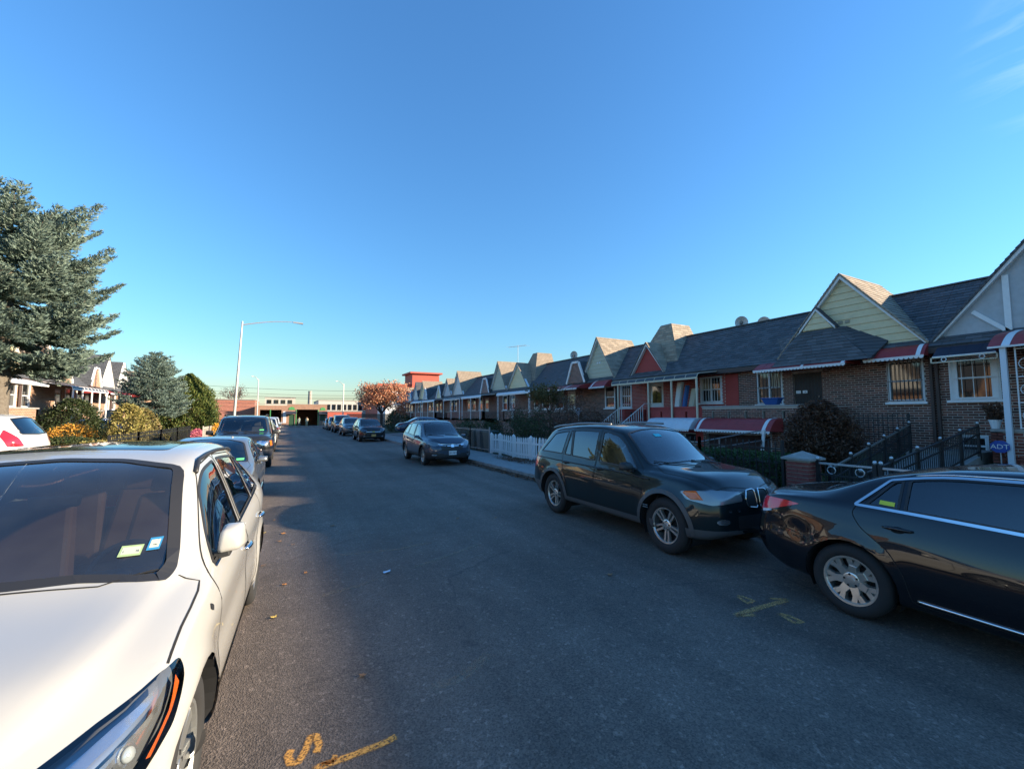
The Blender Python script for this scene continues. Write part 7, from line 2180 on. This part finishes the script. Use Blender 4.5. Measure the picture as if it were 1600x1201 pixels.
for u0_, u1_, z_ in ((.5, 1.5, 3.05), (5.3, 6.2, 3.0)):
    q = MB(Tg); q.prism([(u0_, z_ - .3), (u1_, z_ - .3), (u1_ - .15, z_ + .1), ((u0_+u1_)/2, z_ + .22), (u0_ + .15, z_ + .1)], lambda a, z: (a, -.06, z), lambda a, z: (a, -.01, z)); q.build('green_sign', GREENP, gb_)
for u in (-2.1, 1.68, 5.05):
    q = MB(Tg); q.box((u-.06, -.05, 0), (u+.06, -.01, 2.8)); q.build('green_post', GREENP, gb_)
q = MB(Tg); q.box((-.25, -.04, .6), (.2, -.01, 2.5)); q.build('white_sign', WHITEP, gb_)
for u0_, u1_ in ((.1, 1.7), (5.1, 6.5)):
    q = MB(Tg); q.hexa([(u0_, -.9, 2.05), (u1_, -.9, 2.05), (u1_, 0, 2.3), (u0_, 0, 2.3)], [(u0_, -.9, 2.1), (u1_, -.9, 2.1), (u1_, 0, 2.5), (u0_, 0, 2.5)]); q.build('awning', AWNAVY, gb_)
q = MB(); q.box((-40, YG - 1.6, -.05), (60, YG - .02, .10)); tag(q.build('pavement_far', CONC), kind='structure')
def block(name, x0, x1, y0, y1, h, m, lab, extra=None, cat='building', cop=STONE):
    b = thing(name, ((x0+x1)/2, (y0+y1)/2, 0), lab, cat)
    q = MB(); q.box((x0, y0, -.1), (x1, y1, h)); q.build('walls', m, b)
    q = MB(); q.box((x0-.1, y0-.1, h), (x1+.1, y1+.1, h+.14)); q.build('coping', cop, b)
    return b
block('brick_building', -34, -4.45, 83, 96, 4.35, BRF, 'long low red brick building left of the garage')
block('brick_wall', 6.45, 12.0, 79.6, 79.9, 2.45, mat('painted_red_wall', (.40, .09, .06), .8, var=.1), 'bright red wall right of the garage', cat='wall')
bk = block('warehouse', 7.5, 20, 120, 140, 5.6, mat('pale_concrete', (.46, .45, .42), .8, var=.12), 'pale warehouse behind the red wall')
for k in range(9):
    q = MB(); q.box((8.2 + k*1.3, 119.9, 3.2), (9.0 + k*1.3, 119.98, 4.6)); q.build('window', PANE, bk)
bk = block('flat_building', -4.4, 2.2, 120, 132, 6.1, mat('pale_stucco_far', (.48, .44, .38), .8, var=.1), 'pale flat-roofed building behind the garage roof')
for k in range(4):
    q = MB(); q.box((-3.9 + k*1.5, 119.9, 4.6), (-3.0 + k*1.5, 119.98, 5.6)); q.build('window', PANE, bk)
block('brick_house_far', 20.5, 34, 118, 132, 6.2, BRG, 'tan brick building far behind the autumn tree')
q = MB(); q.lathe([(.75, 0), (.62, 7.0), (.55, 9.6), (.60, 9.6), (.60, 9.9)], (7.3, 160, 0), 2, 14); tag(q.build('chimney_stack', mat('stack_brick', (.34, .30, .27), .85)), 'tall round chimney stack behind the garage', 'chimney')
tw_ = thing('red_building', (27, 100, 0), 'red building with square stair tower above the far roofs', 'building')
REDB = mat('red_cladding', (.44, .085, .055), .7, var=.06, vscale=.6)
q = MB(); q.box((17.5, 95, 0), (38, 110, 8.7)); q.build('walls', REDB, tw_)
q = MB(); q.box((24.8, 94.4, 0), (31.0, 101, 11.1)); tt = q.build('stair_tower', REDB, tw_)
q = MB(); q.box((24.2, 93.8, 11.1), (31.6, 101.6, 11.45)); q.build('tower_roof', REDB, tt)
for k in range(6):
    q = MB(); q.box((18.4 + k*1.05, 94.9, 6.3), (19.2 + k*1.05, 94.98, 7.6)); q.build('window', PANE, tw_)
bx = thing('white_building', (20.5, 88, 0), 'white flat-roofed house in front of the red building', 'building')
q = MB(); q.box((17.0, 84, 0), (24, 92, 6.6)); q.build('walls', WHITEP, bx); q = MB(); q.box((16.9, 83.9, 6.6), (24.1, 92.1, 6.8)); q.build('coping', STONE, bx)
for k in range(3):
    q = MB(); q.box((18 + k*2, 83.92, 4.4), (19.1 + k*2, 83.98, 5.9)); q.build('window', PANE, bx)
hd_ = iron_fence('green_fence', [(8.7, 72.0, .1), (12, 72.0, .1), (16, 72.0, .1), (20, 72.0, .1)], 2.0, 'dark green yard fence at the far right corner', sp=.09, m=mat('fence_green', (.015, .05, .035), .6), pr=.03, spear=False)
# utility poles and wires across the far junction
WIRE = mat('wire_black', (.02, .02, .02), .7)
for x, lab in ((-26, 'wooden utility pole left of the far junction'), (34, 'wooden utility pole right of the far junction')):
    p = thing('utility_pole', (x, 81, 0), lab, 'utility pole'); q = MB(); q.tube([(x, 79.2, 0), (x, 79.2, 8)], [.16, .11], 8); q.build('pole', BARK_D, p)
    q = MB(); q.box((x-1.0, 79.1, 6.6), (x+1.0, 79.3, 6.75)); q.build('crossarm', BARK_D, p)
for k, (z0_, sag, dy) in enumerate(((7.5, 1.5, 0), (6.9, 1.7, .3), (6.3, 1.5, -.3), (5.9, 1.3, .1))):
    q = MB(); q.tube([(lerp(-26, 34, t), 79.2 + dy, z0_ - sag*4*t*(1-t) + .0) for t in np.linspace(0, 1, 25)], .022, 4)
    tag(q.build('overhead_wire', WIRE), ['topmost overhead wire across the far junction', 'second overhead wire across the far junction', 'third overhead wire across the far junction', 'lowest overhead wire across the far junction'][k], 'wire', 'overhead wires')
broadleaf('bare_tree', (-9.5, 108, 0), 4.0, 'bare reddish tree behind the long brick building', leaf_mat('red_brown_leaves', (.16, .06, .04), (.1, .05, .04)), L=2.2, depth=2, r=.15, leaves=12, leaf=.22, sp=.5, seed=31, n0=5)
broadleaf('bare_tree', (33.0, 36.0, 0), 5.0, 'pale bare tree top behind the red gable roof', leaf_mat('pale_dry_leaves', (.30, .24, .20), (.22, .17, .14)), L=2.0, depth=2, r=.14, leaves=12, leaf=.16, sp=.35, seed=35, n0=5)

# ---- two people by the garage
def person(loc, rz, shirt, trousers, lab, h=1.62):
    k = h/1.75
    m = bpy.data.materials.new('clothes'); m.use_nodes = True; n, l = nodes_of(m); b = n['Principled BSDF']; b.inputs['Roughness'].default_value = .85
    tc = n.new('ShaderNodeTexCoord'); sp = n.new('ShaderNodeSeparateXYZ'); cr_ = n.new('ShaderNodeValToRGB'); l.new(tc.outputs['Object'], sp.inputs[0])
    mr = n.new('ShaderNodeMapRange'); mr.inputs['From Max'].default_value = h; l.new(sp.outputs['Z'], mr.inputs['Value']); l.new(mr.outputs[0], cr_.inputs['Fac']); l.new(cr_.outputs['Color'], b.inputs['Base Color'])
    e = cr_.color_ramp; e.interpolation = 'CONSTANT'
    e.elements[0].position = 0; e.elements[0].color = (.03, .03, .03, 1); e.elements[1].position = .05; e.elements[1].color = (*trousers, 1)
    for p_, c_ in ((.52, shirt), (.84, (.32, .18, .12)), (.95, (.03, .02, .015))):
        x = e.elements.new(p_); x.color = (*c_, 1)
    V = [(0, 0, .95, .15), (0, 0, 1.15, .145), (0, 0, 1.38, .17), (0, 0, 1.50, .06), (0, .015, 1.60, .095), (0, .02, 1.70, .085),
         (.09, 0, .90, .095), (.10, .03, .50, .07), (.11, -.02, .08, .05), (.11, .10, .04, .045), (-.09, 0, .90, .095), (-.10, .08, .50, .07), (-.11, .06, .08, .05), (-.11, .17, .04, .045),
         (.19, 0, 1.40, .06), (.24, -.02, 1.12, .047), (.23, .06, .86, .035), (-.19, 0, 1.40, .06), (-.25, .02, 1.12, .047), (-.22, .14, .90, .035)]
    E_ = [(0,1), (1,2), (2,3), (3,4), (4,5), (0,6), (6,7), (7,8), (8,9), (0,10), (10,11), (11,12), (12,13), (2,14), (14,15), (15,16), (2,17), (17,18), (18,19)]
    me = bpy.data.meshes.new('person'); me.from_pydata([(a*k, c*k, d*k) for a, c, d, _ in V], E_, [])
    o = link('person', me); sk_ = o.modifiers.new('skin', 'SKIN'); sk_.use_smooth_shade = True
    for i, v in enumerate(V): me.skin_vertices[0].data[i].radius = (v[3]*k, v[3]*k)
    me.skin_vertices[0].data[0].use_root = True
    o.modifiers.new('sub', 'SUBSURF').levels = 1; o.modifiers['sub'].render_levels = 1
    me.materials.append(m); o.location = loc; o.rotation_euler = (0, 0, rz)
    tag(o, lab, 'person', 'people by the garage')
person((3.15, 76.5, .0), R(150), (.55, .46, .30), (.45, .36, .22), 'person in khaki clothes walking before the open garage bay', 1.6)
person((2.05, 77.0, .0), R(200), (.16, .20, .17), (.20, .21, .18), 'person in dark green clothes by the green garage post', 1.6)

# ================================================================ marks, leaves and litter on the road
def spray(name, col, a0=.42, a1=.62):
    m = bpy.data.materials.new(name); m.use_nodes = True; n, l = nodes_of(m); b = n['Principled BSDF']
    b.inputs['Base Color'].default_value = (*col, 1); b.inputs['Roughness'].default_value = .85
    tc = n.new('ShaderNodeTexCoord'); z = n.new('ShaderNodeTexNoise'); z.inputs['Scale'].default_value = 70; z.inputs['Detail'].default_value = 5
    l.new(tc.outputs['Object'], z.inputs['Vector'])
    at = n.new('ShaderNodeAttribute'); at.attribute_name = 'edge'
    ad = n.new('ShaderNodeMath'); ad.operation = 'MULTIPLY'; 
    r_ = n.new('ShaderNodeMapRange'); r_.inputs['From Min'].default_value = a0; r_.inputs['From Max'].default_value = a1
    l.new(z.outputs['Fac'], r_.inputs['Value']); l.new(r_.outputs[0], ad.inputs[0]); l.new(at.outputs['Fac'], ad.inputs[1]); l.new(ad.outputs[0], b.inputs['Alpha'])
    return m
ORG = spray('orange_spray', (.80, .38, .08), .30, .58); TAN = spray('worn_tan_spray', (.62, .36, .14), .30, .66); FNT = spray('sun_streak_tan', (.38, .28, .18), .42, .85)
def stroke(parent, pts, w, m, name='stroke', z=.004):
    pts = [Vector((p[0], p[1], z)) for p in pts]
    fine = []
    for a, b in zip(pts, pts[1:]):
        for t in np.linspace(0, 1, 6)[:-1]: fine.append(a.lerp(b, t))
    fine.append(pts[-1])
    V = []; E_ = []; cs = (-.5, -.28, .28, .5); es = (0, 1, 1, 0)
    for i, p in enumerate(fine):
        d = (fine[min(i+1, len(fine)-1)] - fine[max(i-1, 0)]).normalized(); c = Vector((-d.y, d.x, 0))
        for k in range(4):
            V.append(p + c*w*cs[k]); E_.append(es[k] if 0 < i < len(fine)-1 else 0)
    F = [(i*4+k, i*4+k+1, (i+1)*4+k+1, (i+1)*4+k) for i in range(len(fine)-1) for k in range(3)]
    me = bpy.data.meshes.new(name); me.from_pydata([tuple(v) for v in V], [], F); me.materials.append(m)
    at = me.attributes.new('edge', 'FLOAT', 'POINT'); at.data.foreach_set('value', [float(e) for e in E_])
    me.update(); o = link(name, me, parent); return o
mk = thing('survey_mark', (0.24, 2.80, 0), 'bright orange spray-painted S and arrow at the bottom of the road', 'marking', 'spray-painted survey marks')
stroke(mk, [(0.10, 2.90), (0.08, 2.86), (0.09, 2.79), (0.13, 2.78), (0.17, 2.86), (0.20, 2.96), (0.23, 2.95), (0.24, 2.86), (0.22, 2.80)], .052, ORG)
stroke(mk, [(0.19, 2.69), (0.37, 2.69), (0.58, 2.70), (0.66, 2.72)], .062, ORG)
stroke(mk, [(0.23, 2.70), (0.30, 2.70), (0.32, 2.74)], .04, ORG)
mk = thing('survey_mark', (4.32, 2.71, 0), 'worn double-headed arrow with two ovals sprayed beside the black sedan', 'marking', 'spray-painted survey marks')
stroke(mk, [(3.86, 2.77), (4.23, 2.76), (4.72, 2.73)], .09, TAN)
stroke(mk, [(3.86, 2.77), (4.08, 2.68)], .07, TAN); stroke(mk, [(4.72, 2.73), (4.54, 2.85)], .06, TAN)
stroke(mk, [(4.31, 3.04), (4.24, 2.87), (4.36, 2.89), (4.35, 3.02), (4.31, 3.04)], .05, TAN)
stroke(mk, [(4.30, 2.60), (4.23, 2.42), (4.32, 2.39), (4.33, 2.52), (4.30, 2.60)], .06, TAN)
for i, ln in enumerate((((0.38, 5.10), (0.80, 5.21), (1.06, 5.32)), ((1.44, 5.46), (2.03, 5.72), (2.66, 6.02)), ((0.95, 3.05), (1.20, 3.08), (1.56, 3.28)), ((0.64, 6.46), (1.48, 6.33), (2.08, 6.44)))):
    s_ = stroke(None, ln, (.10, .10, .13, .12)[i], FNT, 'faint_paint_line')  # pale streaks of reflected sunlight, painted as thin tan strips on the asphalt
    tag(s_, ['faint painted sunlight streak left of the paper scrap', 'faint painted sunlight streak right of the paper scrap', 'faint painted sunlight streak in the near road', 'faintest painted sunlight streak beyond the paper scrap'][i], 'marking')
def leaf_shape(rr, s):
    n = 10; V = [(0, 0, .012)]
    for k in range(n):
        a = 2*math.pi*k/n; r_ = s*(1.0 if k % 2 == 0 else .55)*rr.uniform(.8, 1.15)
        V.append((r_*math.cos(a), r_*.8*math.sin(a), .006 + rr.uniform(0, .35)*s*(1 if k % 2 == 0 else .4)))
    return V, [(0, 1+k, 1+(k+1) % n) for k in range(n)]
LEAFC = [mat('leaf_orange', (.55, .22, .05), .7), mat('leaf_yellow', (.60, .42, .10), .7), mat('leaf_brown', (.28, .15, .07), .8), mat('leaf_red', (.55, .10, .03), .7)]
lr = random.Random(4)
LV = [(0.29, 5.92, 0), (0.06, 5.62, 0), (-0.03, 4.78, 1), (-0.35, 5.18, 3), (0.04, 7.99, 0), (-0.01, 7.54, 2), (-0.27, 7.13, 0), (-0.18, 6.44, 2), (-0.11, 9.07, 2), (0.17, 7.26, 2), (-0.24, 8.18, 1), (0.57, 3.43, 2), (0.79, 8.14, 2), (2.90, 7.65, 2), (3.54, 7.36, 2), (3.51, 4.13, 2), (3.25, 12.49, 2), (2.86, 12.70, 2), (0.57, 17.45, 1), (-0.12, 17.82, 0), (-0.05, 24.13, 1), (0.22, 17.23, 1)]
ORD = 'nearest second third fourth fifth sixth seventh eighth ninth tenth eleventh twelfth thirteenth fourteenth fifteenth sixteenth'.split()
cnt = {}
for i, (x, y, c) in enumerate(sorted(LV, key=lambda e: e[1])):
    V, F = leaf_shape(lr, lr.uniform(.035, .05)); q = MB(); q.add(V, F)
    o = q.build('fallen_leaf', LEAFC[c]); o.location = (x, y, .003); o.rotation_euler = (0, 0, lr.uniform(0, 6))
    z_ = 'sunlit' if x < .45 else 'shaded'; k = cnt.get(z_, 0); cnt[z_] = k + 1
    tag(o, '%s fallen leaf on the %s asphalt, %s to the camera' % (('orange', 'yellow', 'brown', 'red')[c], z_, ORD[k]), 'leaf', 'leaves on %s asphalt' % z_)
x, y = (1.16, 5.46); q = MB()
q.add([(-.05, -.02, .012), (-.01, -.035, .02), (.04, -.01, .01), (.06, .02, .022), (.02, .03, .012), (-.04, .02, .02)], [(0, 1, 4, 5), (1, 2, 3, 4)])
o = q.build('paper_scrap', mat('scrap_pale_blue', (.55, .68, .80), .6)); o.location = (x, y, .004); o.rotation_euler = (0, 0, .3); tag(o, 'pale blue scrap of paper on the shaded road', 'litter')
# leaf litter in the right gutter and under the picket fence
n = 2600
X_ = np.concatenate([KR - np.abs(nr.normal(size=n))*.13 - .02, nr.uniform(7.7, 8.5, 900), nr.uniform(KL, KL + .25, 500)])
Y_ = np.concatenate([nr.uniform(8.3, 16.5, n), np.clip(nr.normal(15.0, .8, 900), 13, 18), nr.uniform(7, 40, 500)])
Z_ = np.concatenate([np.full(n, .02), np.full(900, ZS + .025), np.full(500, .02)]) + nr.uniform(0, .03, n + 1400)
D_ = nr.normal(size=(n + 1400, 3)); D_[:, 2] *= .25
tag(np_mesh('leaf_litter', leaf_quads(np.stack([X_, Y_, Z_], 1), .075, .05, D_, .1, .8), DRY), 'dead brown leaves gathered along the kerbs', 'leaves', kind='stuff')
# grass tufts on the verges
n = 26000
X_ = np.concatenate([nr.uniform(FR + .1, 12.5, n//2), nr.uniform(-12, FL - .15, n//2)]); Y_ = np.concatenate([nr.uniform(-3, 8.8, n//2), nr.uniform(10, 45, n//2)])
f_ = np.concatenate([(X_[:n//2] - FR)/(XR + .1 - FR), (FL - X_[n//2:])/(FL - XL + .1)]); f_ = f_*f_*(3-2*f_)
Z_ = (ZS - .02) + np.concatenate([f_[:n//2]*(.75 - ZS + .02), f_[n//2:]*(.45 - ZS + .02)]) + .05
tag(np_mesh('grass', leaf_quads(np.stack([X_, Y_, Z_], 1), .16, .02, np.tile(np.array([0, 0, 1.0]), (n, 1)), .5), leaf_mat('grass_blades', (.06, .085, .025), (.11, .10, .045))), 'short rough lawn in the front gardens', 'grass', kind='stuff')
